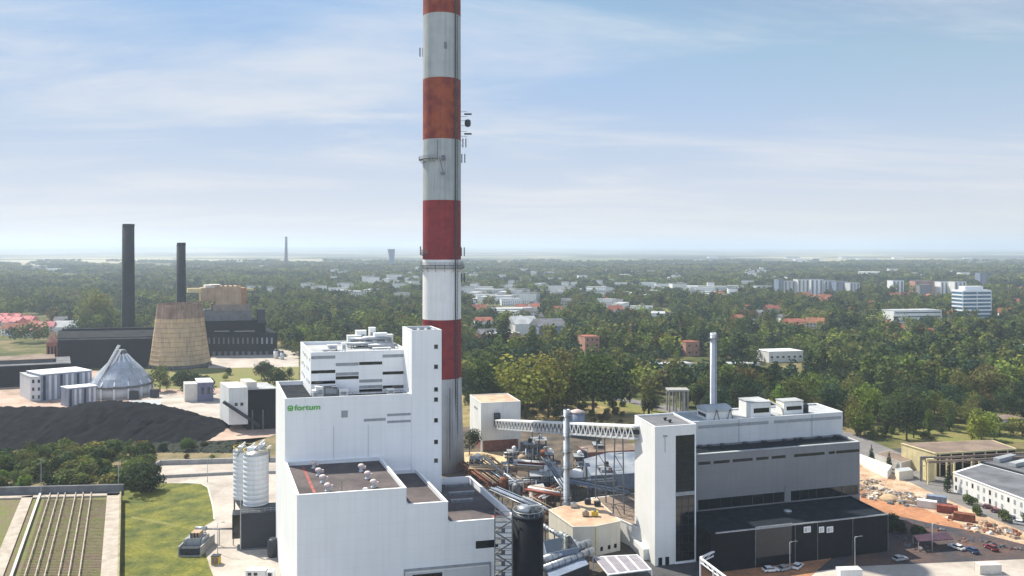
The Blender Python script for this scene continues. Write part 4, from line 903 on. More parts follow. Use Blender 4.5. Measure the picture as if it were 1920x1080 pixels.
r, fr, w, z = block('brick_gable_tower', 'narrow red brick building with pointed gable at the left end of the sooty hall', 'brick building', 87, 108, 690, 642, 14, M['brick'], M['brickpink'], vpv=200, roofkind='side', rise=8)
for q in (.2, .5, .8): simple_part(fr, 'window', r, w * q - .6, w * q + .6, -.1, .1, z - 14, z - 3, M['brickdark'])
r, fr, w, z = block('platform_canopy_building', 'low dark building with a broad pale canopy roof at the far left', 'building', -60, 132, 730, 690, 36, M['brickdark'], M['greyroof'], vpu=5200, vpv=100)
mb = MB(); fr.box(mb, 4, w - 10, 10, 30, z + .4, z + 2.6, M['conc_dark']); mb.build('clerestory', r)
mb = MB(); fr.box(mb, 2, w - 9, 8, 32, z + 2.6, z + 2.9, M['roofbrown']); mb.build('upper_roof', r)
# boiler house of the old station: stacked blocks
r, fr, w, z = block('old_power_station', 'old soot black power station with brown upper storeys right of the cooling tower', 'power station', 372, 520, 668, 628, 50, M['brickdark'], M['soot'], vpu=9000, vpv=200)
def sub(px0, px1, t0, t1, py0, py1, m, name, par=r, f=fr):
    s0, s1 = f.s_at(px0, t0), f.s_at(px1, t0); z0_, z1_ = f.z_at(py0, s0, t0), f.z_at(py1, s0, t0); return simple_part(f, name, par, s0, s1, t0, t1, z0_, z1_, m), s0, s1, z0_, z1_
sub(378, 498, 6, 40, 632, 603, M['brickdark'], 'boiler_storey'); sub(484, 497, 4, 12, 606, 580, M['darkgrey'], 'vent_tower')
sub(382, 472, 10, 34, 604, 583, M['conc_dark'], 'grey_storey'); sub(400, 468, 10.6, 34, 583, 572, mat('brownish_concrete', (.25, .21, .18), .9, .15, .2), 'ledge_storey')
sub(404, 452, 12, 34, 573, 537, M['tan'], 'bunker_storey'); sub(378, 404, 14, 32, 566, 540, M['tan'], 'bunker_storey'); sub(452, 462, 13, 33, 573, 540, mat('orange_brown_panel', (.36, .20, .12), .9, .15, .3), 'bunker_storey')
sub(352, 380, 16, 24, 549, 541, M['yellow'], 'bridge_house'); sub(460, 476, 18, 22, 545, 541, M['yellow'], 'bridge_house')
for px in (385, 396, 402): sub(px, px + 12, 15, 30, 541, 534 + (px % 3), M['conc_light'], 'monitor_roof')
for px in range(408, 450, 9): sub(px, px + 3, 13, 15, 538, 535, M['rust'], 'roof_vent')
for px in range(382, 512, 9):
    sub(px, px + 3.2, -.2, .1, 645, 633, M['conc_dark'] if px < 486 else M['strip'], 'window')
for px in range(376, 500, 11): sub(px, px + 6, -.25, .1, 667, 659, M['conc_dark'] , 'gate')
for px0, px1 in ((402, 430), (440, 478)): sub(px0, px1, -.3, .1, 622, 620.5, M['strip'], 'gutter')
# yard tanks at the old station
for px, py, rp, hp, lab in ((517, 672, 4, 14, 'small white tank, left of a pair before the old station'), (529, 674, 3.5, 13, 'small greyish tank, right of a pair before the old station')):
    x, y, _ = G(px, py); kk = y / F; t = thing('yard_tank', lab, 'tank', (x, y, 0)); mb = MB(); mb.rings((x, y, 0), [(rp * kk, 0), (rp * kk, hp * kk)], M['white2'] if px < 520 else M['ltgrey'], 16); mb.build('shell', t)
    mb = MB(); mb.rings((x, y, hp * kk), [(rp * kk * 1.03, 0), (rp * kk * .6, 1.2), (.3, 1.8)], M['greyroof'], 16); mb.build('roof', t)
# white coal handling sheds
def shed(label, px0, px1, pyb, pyt, depth, cols_):
    r, fr, w, z = block('handling_shed', label, 'shed', px0, px1, pyb, pyt, depth, M['blueship'], M['white_trim'], vpu=2900, vpv=-900)
    for i in range(cols_):
        a = w * (i + .25) / cols_; simple_part(fr, 'wall_panel', r, a, a + w / cols_ * .45, -.12, .05, .4, z - .6, M['ltgrey'] if i % 3 else M['darkgrey'])
    return r
shed('longer blue-grey handling shed with white flat roof, further from the coal heap', 78, 172, 752, 703, 22, 9)
shed('shorter blue-grey handling shed with white flat roof, next to the coal heap', 128, 182, 764, 729, 10, 6)
block('handling_shed', 'narrow pale shed end at the left of the two handling sheds', 'shed', 57, 78, 752, 708, 24, M['ltgrey'], M['rooflight'], vpu=9000, vpv=-500, wins=(2, 3, 1.2, 2.0))
# conical coal store with conveyor on its left flank
YD = G(228, 750)[1] + 18; xd = (228 - 960) / F * YD; kd = YD / F; zw_ = H - (727 - EYE) / F * (YD - 12); zp = H - (665 - EYE) / F * YD
dm = thing('conical_store', 'blue-grey conical coal store with ribs and a conveyor up its left side', 'coal store', (xd, YD, 0))
mb = MB(); mb.rings((xd, YD, 0), [(52 * kd, 0), (52 * kd, zw_)], M['ltgrey'], 28); mb.build('wall', dm)
mb = MB(); mb.rings((xd, YD, zw_), [(55 * kd, 0), (55 * kd, 1.2)], M['steeld'], 28); mb.build('ring_beam', dm)
mb = MB(); mb.rings((xd, YD, zw_ + 1.2), [(54 * kd, 0), (47 * kd, (zp - zw_) * .22), (34 * kd, (zp - zw_) * .50), (20 * kd, (zp - zw_) * .76), (9 * kd, zp - zw_ - 1)], mat('store_roof_sheet', (.42, .46, .51), .4, .15, .12, streak=.25), 28, smooth=False); mb.build('roof', dm)
for i in range(0, 28, 2):
    a = 2 * math.pi * i / 28; mb = MB(); mb.bar((xd + 54 * kd * math.cos(a), YD + 54 * kd * math.sin(a), zw_ + 1.5), (xd + 9 * kd * math.cos(a), YD + 9 * kd * math.sin(a), zp + .6), .7, M['white_trim']); mb.build('rib', dm)
mb = MB(); mb.rings((xd, YD, zp - 1), [(9 * kd, 0), (9 * kd, 3.4), (6 * kd, 4.2)], M['steeld'], 14); mb.build('crown', dm)
pa = Vector((*W(176, 741, YD - 16),)); pb = Vector((xd, YD - 3, zp + 3))
mb = MB(); mb.bar(pa, pb, 3.0, M['white_trim'], 1.2)
n = 16
for i in range(n):
    a = pa.lerp(pb, i / n); b = pa.lerp(pb, (i + 1) / n); mb.bar(a + Vector((0, -1.7, .6)), (a + b) / 2 + Vector((0, -1.7, 3.2)), .3, M['white_trim']); mb.bar((a + b) / 2 + Vector((0, -1.7, 3.2)), b + Vector((0, -1.7, .6)), .3, M['white_trim'])
mb.bar(pa + Vector((0, 0, 3.2)), pb + Vector((0, 0, 3.2)), 3.2, M['strip'], .3)
mb.build('conveyor', dm)
for q in (.2, .6): p = pa.lerp(pb, q); mb = MB(); mb.bar((p.x, p.y, 0), p, .5, M['steeld']); mb.build('trestle', dm)
for i in range(14):
    a = 2 * math.pi * i / 14; mb = MB(); mb.bar((xd + 53 * kd * math.cos(a), YD + 53 * kd * math.sin(a), 0), (xd + 53 * kd * math.cos(a), YD + 53 * kd * math.sin(a), zw_), .9, M['white_trim']); mb.build('column', dm)
for i, px in enumerate((200, 230, 262)):
    x, y, _ = G(px, 757); mb = MB(); mb.box(x - 2.2, x + 2.2, YD - 52 * kd - .4 + abs(px - 228) * .17, YD - 52 * kd + 2.5 + abs(px - 228) * .17, 0, 5, M['darkgreenp'] if i == 0 else M['darkgrey']); mb.build('door', dm)
px_block('low_wall_building', 'low white flat shelter in front of the conical store', 'shelter', [(243, 752), (246, 762), (300, 759), (302, 750)], 3, M['white2'], M['rooflight'])
# control building, white and indigo
r, fr, w, z = block('switch_house', 'small indigo and cream building with white roof in the pale yard', 'building', 371, 400, 754, 718, 16, M['bluewall'], M['white_trim'], vpu=9000, vpv=200)
simple_part(fr, 'side_bay', r, -7, -.05, 2, 12, 0, z - .8, M['conc_light'])
for q in (.3, .7): simple_part(fr, 'window', r, w * q - .8, w * q + .8, -.06, .1, z * .4, z * .75, M['glass'])
# white and black crusher house
r, fr, w, z = block('crusher_house', 'white and black crusher house behind the silos', 'crusher house', 464, 520, 806, 731, 20, M['black'], M['rooflight'], vpu=9000, vpv=0)
s0 = fr.s_at(432, -4); simple_part(fr, 'white_wing', r, s0, -.05, -1, 18, 3, z + 1.5, M['white2']); simple_part(fr, 'upper_room', r, 0, w * .35, 2, 14, z + .41, z + 3.5, M['conc_light'])
for q in (.3, .6): simple_part(fr, 'window', r, s0 + (-s0) * q, s0 + (-s0) * q + 1.4, -1.06, -.9, z * .62, z * .62 + 1.5, M['glass'])
mb = MB(); mb.bar(fr.p(s0 - 3, -3, z * .75), fr.p(w * .3, -6, 3), 1.6, M['darkgrey'], 1.2); mb.build('chute', r)
for q in (.15, .5): mb = MB(); mb.bar(fr.p(w * q, -1.2, 0), fr.p(w * q, -1.2, z * .5), .6, M['steeld']); mb.build('column', r)
# coal heap
def heap(name, label, prof, m, cat, base_py=836, depth=40, kind=None, seed=3):
    """a heap: crest given as (px, py_crest); faces fall to the front and to the back"""
    rr = random.Random(seed); n = 130; rows_ = 22; vs = []; Yc = G(0, base_py)[1] + depth
    for j in range(rows_ + 1):
        q = j / rows_
        for i in range(n + 1):
            px = prof[0][0] + (prof[-1][0] - prof[0][0]) * i / n
            for (a, pa_), (b, pb_) in zip(prof[:-1], prof[1:]):
                if a <= px <= b: py = pa_ + (pb_ - pa_) * (px - a) / (b - a); break
            hc = max(0.0, H - (py - EYE) / F * Yc)
            x = (px - 960) / F * Yc; s = math.sin(math.pi * min(1, q * .5 / .42) / 2) if q < .84 else max(0, 1 - (q - .84) / .16)
            if q < .84: s = min(1, q / .62) ** .9
            jz = (rr.random() - .5) * 1.1 * (0 < q < 1); jx = (rr.random() - .5) * 1.6
            vs.append((x + jx, Yc - depth + depth * 1.5 * q + (rr.random() - .5) * 1.2, max(-.05, hc * s + jz * min(1, hc / 4))))
    fs = [(j * (n + 1) + i, j * (n + 1) + i + 1, (j + 1) * (n + 1) + i + 1, (j + 1) * (n + 1) + i) for j in range(rows_) for i in range(n)]
    mb = MB(); mb.add(vs, fs, m, True); return tag(mb.build(name), label, cat, kind=kind)
heap('coal_heap', 'long black coal heap stretching across the left below the pale yard', [(-160, 770), (118, 770), (135, 763), (180, 758), (240, 760), (300, 768), (350, 782), (400, 798), (455, 815), (480, 836)], M['coal'], 'coal heap', 846, 42)
heap('earth_bank', 'low dark bank under the coal heap by the weedy field', [(180, 846), (230, 828), (330, 832), (440, 828), (500, 846)], mat('weedy_bank', (.018, .026, .014), .95, .2, .3, fine=.4), 'earth bank', 850, 12, seed=8)
# silos beside the white building, with dark base building
YSi = G(476, 1033)[1] + 8
def bin_(label, px, wpx, Y, pyt, zb, m, group):
    x = (px - 960) / F * Y; r_ = wpx / 2 / F * Y; zt = H - (pyt - EYE) / F * Y; t = thing('silo', label, 'silo', (x, Y, 0), group)
    mb = MB(); n = 11; prof = []
    for i in range(n): q0 = zb + (zt - zb) * i / n; q1 = zb + (zt - zb) * (i + 1) / n; prof += [(r_, q0), (r_, q1 - .18), (r_ * .97, q1 - .12)]
    prof += [(r_, zt)]; mb.rings((x, Y, 0), prof, m, 26); mb.build('shell', t)
    mb = MB(); mb.rings((x, Y, zt), [(r_ * 1.02, 0), (r_ * 1.02, .3), (.4, 1.0)], M['steel'], 26); mb.build('roof', t)
    mb = MB(); mb.rings((x, Y, 0), [(r_ * .3, zb - 4), (r_ * .98, zb - .02)], M['steeld'], 26); mb.build('hopper', t)
    for i in range(4): a = i * math.pi / 2 + .6; mb = MB(); mb.bar((x + r_ * .9 * math.cos(a), Y + r_ * .9 * math.sin(a), 0), (x + r_ * .9 * math.cos(a), Y + r_ * .9 * math.sin(a), zb), .4, M['steeld']); mb.build('leg', t)
    mb = MB(); mb.rings((x, Y, zt + 1.3), [(r_ * .95, 0), (r_, 0), (r_, .1), (r_ * .95, .1)], M['yellowp'], 24, cap=False)
    for i in range(14): a = i * math.pi / 7; mb.bar((x + r_ * .97 * math.cos(a), Y + r_ * .97 * math.sin(a), zt + .2), (x + r_ * .97 * math.cos(a), Y + r_ * .97 * math.sin(a), zt + 1.4), .1, M['yellowp'])
    mb.build('handrail', t)
    return t
silom = mat('ribbed_silo_sheet', (.66, .68, .70), .45, .05, .3, streak=.15)
bin_('white ribbed silo standing on the charcoal base building, nearest of the pair', 480, 46, YSi + 2, 850, 10, silom, 'silos beside the white hall')
bin_('white ribbed silo partly behind the nearer one, further left', 457, 38, YSi + 14, 844, 9, silom, 'silos beside the white hall')
A = G(452, 1033); fb = FR(A[:2], 9000, 500); wfb = fb.s_at(519)
bb = thing('silo_base_building', 'charcoal box building under the white silos beside the hall', 'building', (A[0], A[1], 0)); zb0 = fb.z_at(963, 0, 0)
mb = MB(); fb.box(mb, 0, wfb, 0, 9, .6, zb0, M['darkgrey']); mb.build('wall', bb)
mb = MB(); fb.box(mb, -.15, wfb + .1, -.15, 9.1, 0, .6, M['conc_dark']); mb.build('plinth', bb)
mb = MB(); fb.box(mb, -.3, -.02, 0, .3, 0, zb0 + 4, M['steel']); mb.build('corner_post', bb)
mb = MB(); fb.box(mb, -2.6, -.35, 2, 7, 3.0, zb0 - 1, M['glass']); mb.build('side_bay', bb)
railing('railing', 'steel railing on the roof edge of the charcoal silo base', [fb.p(0, .2, zb0), fb.p(wfb, .2, zb0)], 1.2, 1.5, M['steel'])
# clutter of pipes and valves on top of the silos
for k, (px, py, a, b) in enumerate([(470, 838, -2, 5), (488, 832, -1, 4), (500, 842, -1, 2), (452, 836, -2, 3)]):
    x, y, z = W(px, py, YSi + 3 + k * 3); r = thing('dust_filter', ['white dust filter on the rear silo top', 'largest dust filter between the silos and the white wall', 'small filter unit nearest the white wall above the silos', 'yellow railed filter at the left silo edge'][k], 'filter', (x, y, z - 3), 'filters on top of the silos')
    mb = MB(); mb.box(x + a * .4, x + b * .4, y - 1, y + 1, z - 2.4, z, [M['white_trim'], M['ltgrey'], M['steel'], M['white2']][k]); mb.build('casing', r)
    mb = MB(); mb.tube((x + a * .4, y - 1.2, z - 3), (x + b * .5, y - 1.2, z + .6), .22, M['steel'], 8); mb.tube((x, y, z), (x + 1.5, y - .5, z + 1.2), .3, M['white_trim'], 8); mb.build('pipe', r)
    mb = MB(); mb.box(x + a * .4, x + a * .4 + .2, y - .9, y + .9, z - 4, z - 2.4, M['steeld']); mb.box(x + b * .4 - .2, x + b * .4, y - .9, y + .9, z - 4, z - 2.4, M['steeld']); mb.build('frame', r)
# pipe bridge from the transformer to the silos
A, B = G(378, 992, 5), G(444, 992, 5); r = thing('pipe_bridge', 'thin dark pipe bridge from the transformer to the silo base', 'pipe bridge', (A[0], A[1], 0))
for dy in (0, .5): mb = MB(); mb.tube((A[0], A[1] + dy, 5), (B[0], B[1] + dy, 5), .2, M['steeld']); mb.build('pipe', r)
for q in (.1, .5, .9): x = A[0] + (B[0] - A[0]) * q; mb = MB(); mb.bar((x, A[1], 0), (x, A[1], 5), .2, M['steeld']); mb.build('post', r)
# transformer on the lawn edge
x, y, _ = G(360, 1040); tr = thing('transformer', 'grey transformer with fin radiators on the lawn edge', 'transformer', (x, y, 0))
mb = MB(); mb.box(x - 3.4, x + 3.4, y - 2, y + 9, 0, .5, M['concrete']); mb.build('plinth', tr)
mb = MB(); mb.box(x - 2, x + 2, y + 1, y + 6, .5, 4.4, M['steel']); mb.box(x - 1.3, x + 1.3, y + 2, y + 5, 4.4, 5.6, M['tan']); mb.build('tank', tr)
for sg in (-1, 1):
    mb = MB()
    for i in range(9): mb.box(x + sg * 2.1, x + sg * 3.0, y + 1.1 + i * .55, y + 1.3 + i * .55, .9, 3.9, M['steel'])
    mb.tube((x + sg * 2.5, y + 1, 3.95), (x + sg * 2.5, y + 6, 3.95), .14, M['steel']); mb.build('radiator', tr)
mb = MB(); mb.tube((x - 1.5, y + 6.5, 5.4), (x + 1.8, y + 6.5, 5.4), .6, M['steel'], 12); mb.build('conservator', tr)
for dx in (-1, 0, 1): mb = MB(); mb.rings((x + dx, y + 1.6, 4.4), [(.28, 0), (.12, .3), (.26, .5), (.12, .8), (.2, 1.0), (.08, 1.5)], M['darkgrey'], 10); mb.build('bushing', tr)
for dx in (-3.2, 3.2): mb = MB(); mb.box(x + dx - .2, x + dx + .2, y - 1.8, y + 8.8, .5, 3.0, M['concrete']); mb.build('fire_wall', tr)
mb = MB(); mb.box(x - 2.6, x + 2.6, y - 1.9, y - .1, .5, 2.5, M['darkgrey']); mb.build('cooler_bank', tr)
x, y, _ = G(405, 1058); t = thing('yellow_cabinet', 'yellow cabinet on the pale yard beside the transformer', 'cabinet', (x, y, 0)); mb = MB(); mb.box(x - 1.1, x + 1.1, y - .9, y + .9, .2, 2.4, M['yellowp']); mb.build('casing', t); mb = MB(); mb.box(x - 1.2, x + 1.2, y - 1, y + 1, 2.4, 2.6, M['darkgrey']); mb.build('roof', t); mb = MB(); mb.box(x - .9, x - .05, y - .95, y - .9, .4, 2.2, M['roofbrown']); mb.box(x + .05, x + .9, y - .95, y - .9, .4, 2.2, M['roofbrown']); mb.build('door', t); mb = MB(); mb.box(x - 1, x + 1, y - .8, y + .8, 0, .2, M['concrete']); mb.build('plinth', t)
def lamp_post(label, px, py, h=9, group=None, arm=1.4):
    x, y, _ = G(px, py); r = thing('street_lamp', label, 'street lamp', (x, y, 0), group)
    mb = MB(); mb.tube((x, y, 0), (x, y, h), .13, M['steel'], 8, .07); mb.build('pole', r)
    mb = MB(); mb.tube((x, y, h), (x + arm, y, h + .25), .06, M['steel']); mb.build('arm', r)
    mb = MB(); mb.box(x + arm - .1, x + arm + .7, y - .15, y + .15, h + .18, h + .32, M['steeld']); mb.build('lamp_head', r)
lamp_post('lamp post by the pipe bridge left of the silos', 408, 1038, 9)
lamp_post('lamp post standing on the lawn edge behind the silos', 389, 905, 9)
lamp_post('tall lamp post at the corner of the concrete wall beside the lawn', 222, 938, 14, arm=.6)
lamp_post('thin lamp post behind the rail basin at the far left', 77, 945, 15, arm=.6)
lamp_post('lamp post in front of the black hall, right', 1603, 1075, 10)
lamp_post('lamp post in front of the roller door', 1481, 1078, 9)
lamp_post('lamp post in the parking beside the purple canopy', 1748, 1040, 9)
# long walls and kerbs across the service yard
def wall_run(name, label, pts, h, th, m, cat='wall', group=None):
    P = [Vector(G(px, py)) for px, py in pts]; mb = MB()
    for a, b in zip(P[:-1], P[1:]): mb.bar(a + Vector((0, 0, h / 2)), b + Vector((0, 0, h / 2)), th, m, h)
    return tag(mb.build(name), label, cat, group)
wall_run('retaining_wall', 'upper pale retaining wall crossing the service yard behind the lawn', [(286, 880), (300, 872), (438, 868), (520, 866)], 2.0, 1.0, M['concrete'])
wall_run('retaining_wall', 'lower pale kerb wall in front of the upper retaining wall', [(296, 897), (438, 890), (520, 888)], 1.2, .6, M['concrete'])
wall_run('kerb', 'curved stone kerb round the right end of the lawn', [(345, 906), (378, 908), (390, 915), (399, 950), (402, 975)], .25, .5, M['conc_light'], 'kerb')
wall_run('track_edge', 'pale edging of the path across the weedy field', [(215, 850), (300, 842), (430, 835), (470, 834)], .5, 1.2, M['conc_light'], 'kerb')
# ---- raised basin with rails at the lower left
VB = 238
def along(px, py, z, pyb):
    """the point on the line towards (VB, EYE) through (px,py) at row pyb, all on height z"""
    k = (px - VB) / (py - EYE); return G(VB + k * (pyb - EYE), pyb, z)
zB_ = 3.2
bp_ = [G(0, 935, 0)]
deck = mat('mossy_basin_bed', (.13, .15, .035), .95, .2, .25, col2=(.16, .12, .08), fine=.35, bump=.5)
basin = thing('filter_basin', 'raised concrete basin with mossy bed and pale rails at the lower left', 'basin', G(110, 1000))
def quad_prism(pts, z0, z1, m, name, parent):
    mb = MB(); mb.prism([p[:2] for p in pts], z0, z1, m); return mb.build(name, parent)
X0 = along(228, 1000, zB_, 925); X1 = along(228, 1000, zB_, 1600); L0 = along(-500, 925, zB_, 925); L1 = along(-1500, 1600, zB_, 1600)
L0 = G(-300, 935, zB_); L1 = G(-1400, 1600, zB_)
quad_prism([L0, X0, X1, L1], 0, zB_ - .5, deck, 'bed', basin)
def strip(pa0, pa1, z, wpx0, m, name, h=.5, parent=basin, z0=None):
    A = Vector(pa0); B = Vector(pa1); mb = MB(); A.z = B.z = z; mb.bar(A, B, wpx0, m, h); return mb.build(name, parent)
strip(along(210, 1000, zB_, 922), along(210, 1000, zB_, 1600), zB_ - .2, 4.4, mat('pale_path', (.44, .39, .33), .92, .12, .3, col2=(.33, .28, .23), fine=.1), 'walkway')
strip(along(224, 1000, zB_, 922), along(224, 1000, zB_, 1600), zB_ - .05, .5, mat('mossy_parapet', (.32, .29, .17), .9, .2, .3), 'parapet', 1.0)
strip(along(24, 1000, zB_, 930), along(24, 1000, zB_, 1600), zB_ - .2, 3.4, MATS['pale_path'], 'walkway')
mb = MB(); A, B = Vector(G(-300, 937, zB_)), Vector(G(228, 924, zB_)); mb.bar(A + Vector((0, 1.5, 0.6)), B + Vector((0, 1.5, .6)), 1.0, M['conc_dark'], 4.0); mb.build('end_wall', basin)
mb = MB(); mb.bar(A + Vector((0, -1.6, -.2)), B + Vector((0, -1.6, -.2)), 2.6, MATS['pale_path'], .5); mb.build('walkway', basin)
for k, (px, py) in enumerate([(166, 960), (150, 960), (135, 960), (114, 960), (100, 960), (84, 960), (64, 960)]):
    q0, q1 = along(px, py, zB_, 918), along(px, py, zB_, 1600)
    r = thing('rail', ['rightmost', 'second from the right', 'third from the right', 'middle', 'third from the left', 'second from the left', 'leftmost'][k] + ' of the seven pale rails over the mossy basin', 'rail', q0, 'rails over the mossy basin')
    mb = MB(); a, b = Vector(q0), Vector(q1); a.z = b.z = zB_ + .5; mb.bar(a, b, .26 if k < 6 else .7, MATS['pale_path'] if k < 6 else M['conc_light'], .22); mb.build('beam', r)
    n = 24
    for i in range(n + 1):
        p = a.lerp(b, i / n); mb = MB(); mb.bar((p.x, p.y, zB_ - .5), (p.x, p.y, zB_ + .39), .3, M['rubble']); mb.build('post', r)
mb = MB()
for i in range(60):
    q = i / 59; py = 935 + 150 * q * q ** .2
    a = Vector(along(62, 1000, zB_, py)); b = Vector(along(198, 1000, zB_, py)); a.z = b.z = zB_ - .35; mb.bar(a, b, .10, M['rubble'], .12)
mb.build('cross_pipes', basin)
# ---------------------------------------------------------------- far chimney, flared tower and other far landmarks
def far_pt(px, Y): return (px - 960) / F * Y
Y = 3600; x = far_pt(536.5, Y); t = thing('distant_chimney', 'thin distant chimney on the horizon left of the striped one', 'chimney', (x, Y, 0)); zt = H - (444 - EYE) / F * Y
mb = MB(); mb.rings((x, Y, 0), [(8, 0), (5.2, zt - 3)], M['conc_dark'], 14); mb.build('shaft', t); mb = MB(); mb.rings((x, Y, zt - 3), [(5.6, 0), (5.6, 3)], M['darkgrey'], 14); mb.build('rim', t)
Y = 3300; x = far_pt(734.5, Y); zt = H - (467 - EYE) / F * Y; t = thing('winding_tower', 'distant blue-grey flared tower just left of the striped chimney', 'tower', (x, Y, 0)); kk = Y / F
mb = MB(); mb.hexa([(x - 4 * kk, Y - 6, 0), (x + 4.5 * kk, Y - 6, 0), (x + 4.5 * kk, Y + 6, 0), (x - 4 * kk, Y + 6, 0)], [(x - 4 * kk, Y - 6, zt * .5), (x + 4.5 * kk, Y - 6, zt * .5), (x + 4.5 * kk, Y + 6, zt * .5), (x - 4 * kk, Y + 6, zt * .5)], M['blueship']); mb.build('shaft', t)
mb = MB(); mb.hexa([(x - 4 * kk, Y - 6, zt * .5), (x + 4.5 * kk, Y - 6, zt * .5), (x + 4.5 * kk, Y + 6, zt * .5), (x - 4 * kk, Y + 6, zt * .5)], [(x - 7 * kk, Y - 10, zt), (x + 5.5 * kk, Y - 10, zt), (x + 5.5 * kk, Y + 10, zt), (x - 7 * kk, Y + 10, zt)], M['blueship']); mb.build('head', t)

# ---------------------------------------------------------------- right side: road, containers, long buildings
r, P = px_block('long_office', 'long white two-storey building with grey roof at the right edge, bushes in front', 'building', [(1788, 887), (2060, 990), (2060, 930), (1840, 871)], 7.0, M['white2'], M['greyroof'])
for k in range(22):
    for z0_, z1_ in ((1.2, 2.8), (4.2, 5.8)):
        if (k, z0_) not in ((3, 1.2), (9, 1.2)): wall_box(r, 'window', P[0], P[1], (k + .3) / 22, (k + .62) / 22, z0_, z1_, M['strip'] if k % 3 else M['glass'])
px_block('factory_hall', 'wide low hall with grey ribbed roof behind the long white building', 'hall', [(1842, 866), (2060, 925), (2060, 868), (1900, 850)], 7.5, M['conc_dark'], M['greyroof'])
for k in range(4):
    A, B = Vector(G(1868 + k * 30, 866 + k * 9, 7.9)), Vector(G(1900 + k * 34, 858 + k * 8, 7.9)); mb = MB(); mb.bar(A + Vector((0, 0, .7)), B + Vector((0, 0, .7)), 2.4, M['rooflight'] if k % 2 else M['strip'], 1.4)
    tag(mb.build('roof_ridge_light'), ['first', 'second', 'third', 'fourth'][k] + ' roof light ridge from the left on the ribbed factory hall', 'skylight', 'ridge lights on the factory hall')
A = G(1752, 897); ye = FR(A[:2], 3200, 1250)
r = thing('yellow_workshop', 'yellow gabled workshop with brown roof left of the crane runway', 'workshop', (A[0], A[1], 0)); zy = ye.z_at(851, 0, 0)
ty = ye.t_at(1692, 0)
ty = -abs(ty) if False else 34
r2, P = px_block('yellow_store', 'long brown roofed store with yellow sunlit end wall beside the road', 'store', [(1690, 832), (1754, 851), (1905, 842), (1860, 826)], 9.0, M['yellow'], M['roofbrown'])
C_ = bpy.data.objects; bpy.data.objects.remove(r)
wall_box(r2, 'side_wall', P[1], P[2], .02, .99, .2, 8.6, M['brickdark'], .1)
for k in range(7): wall_box(r2, 'pilaster', P[1], P[2], .04 + k * .14, .055 + k * .14, 0, 8.9, M['yellow'], .3)
# crane runway on yellow columns
cr = thing('crane_runway', 'yellow steel crane runway on columns in front of the brown roofed store', 'crane', G(1735, 905))
RA, RBp = Vector(G(1728, 860, 8.5)), Vector(G(1960, 848, 8.5))
for off in (0, -5): mb = MB(); o = Vector((0, off, 0)); mb.bar(RA + o, RBp + o, .5, M['roofbrown'], .8); mb.build('beam', cr)
for k in range(6):
    p = RA.lerp(RBp, k / 5.0)
    for off in (0, -5): mb = MB(); q = p + Vector((0, off, 0)); mb.bar((q.x, q.y, 0), (q.x, q.y, 8), .6, M['yellow']); mb.build('column', cr)
mb = MB()
for k in range(5):
    p, q = RA.lerp(RBp, k / 5), RA.lerp(RBp, (k + 1) / 5); mb.bar(p + Vector((0, 0, -.6)), q + Vector((0, 0, -3)), .18, M['roofbrown']); mb.bar(p + Vector((0, 0, -3)), q + Vector((0, 0, -.6)), .18, M['roofbrown'])
mb.build('bracing', cr)
x, y, _ = G(1745, 903); mb = MB(); mb.box(x - 1.4, x + 1.6, y, y + 3, 0, 8.6, M['yellow']); mb.build('tower', cr); mb = MB(); mb.bar((x - 3.8, y, 0), (x - 3.8, y, 9.4), .5, M['steeld']); mb.bar((x - 3.8, y, 9.4), (x + 2, y, 9.4), .5, M['steeld']); mb.build('portal', cr)
px_block('roadside_shed', 'small cream box shed at the kerb left of the crane runway', 'shed', [(1678, 880), (1686, 886), (1712, 883), (1704, 877)], 3.2, cream, M['rooflight'])
px_block('garage', 'brown roofed garage between the road and the yellow end wall', 'garage', [(1640, 852), (1690, 868), (1712, 862), (1668, 846)], 3.5, M['conc_light'], M['roofbrown'])
px_block('pale_store', 'low white store beside the two dark conifers', 'store', [(1612, 852), (1618, 862), (1664, 884), (1672, 874)], 3.0, M['white2'], M['conc_light'])
def container(label, px, py, rz, m, L_=6.06, group='shipping containers by the road'):
    x, y, _ = G(px, py); r = thing('shipping_container', label, 'container', (x, y, 0), group, rz)
    def part(nm, mb): o = mb.build(nm, None, origin=(0, 0, 0)); o.parent = r; o.location = (0, 0, 0); return o
    mb = MB(); n = 20; w = 1.22
    for i in range(n): x0 = -L_ / 2 + L_ * i / n; d_ = .0 if i % 2 else .05; mb.box(x0, x0 + L_ / n, -w + d_, w - d_, .15, 2.5, m)
    part('body', mb)
    mb = MB(); mb.box(-L_ / 2 - .03, L_ / 2 + .03, -w - .03, w + .03, 2.5, 2.6, m); part('roof', mb)
    for sg in (-1, 1):
        mb = MB(); mb.box(L_ / 2 + .01, L_ / 2 + .07, min(sg * .05, sg * 1.15), max(sg * .05, sg * 1.15), .2, 2.45, m); dr = part('door', mb)
        mb = MB()
        for q in (.3, .85): mb.tube((L_ / 2 + .11, sg * q, .25), (L_ / 2 + .11, sg * q, 2.4), .03, M['steel'])
        o = mb.build('locking_bar', None, origin=(0, 0, 0)); o.parent = dr; o.location = (0, 0, 0)
    for ax in (-1, 1):
        for ay in (-1, 1): mb = MB(); mb.box(ax * L_ / 2 - .09, ax * L_ / 2 + .09, ay * w - .09, ay * w + .09, 0, 2.62, m); part('corner_post', mb)
    return r
container('white container, first of the three in a row along the road', 1738, 952, R(-28), M['white2'])
container('grey-blue container just behind the white one', 1756, 943, R(-28), M['blueship'])
container('red-brown container in the middle of the row along the road', 1776, 962, R(-28), M['redcont'])
container('rusty container at the right end of the row along the road', 1808, 977, R(-28), M['rust'])
container('white container cut by the bottom edge in front of the black hall', 1592, 1083, R(5), M['white2'])
container('pale container at the bottom right beside the round tanks', 1852, 1074, R(4), M['conc_light'])
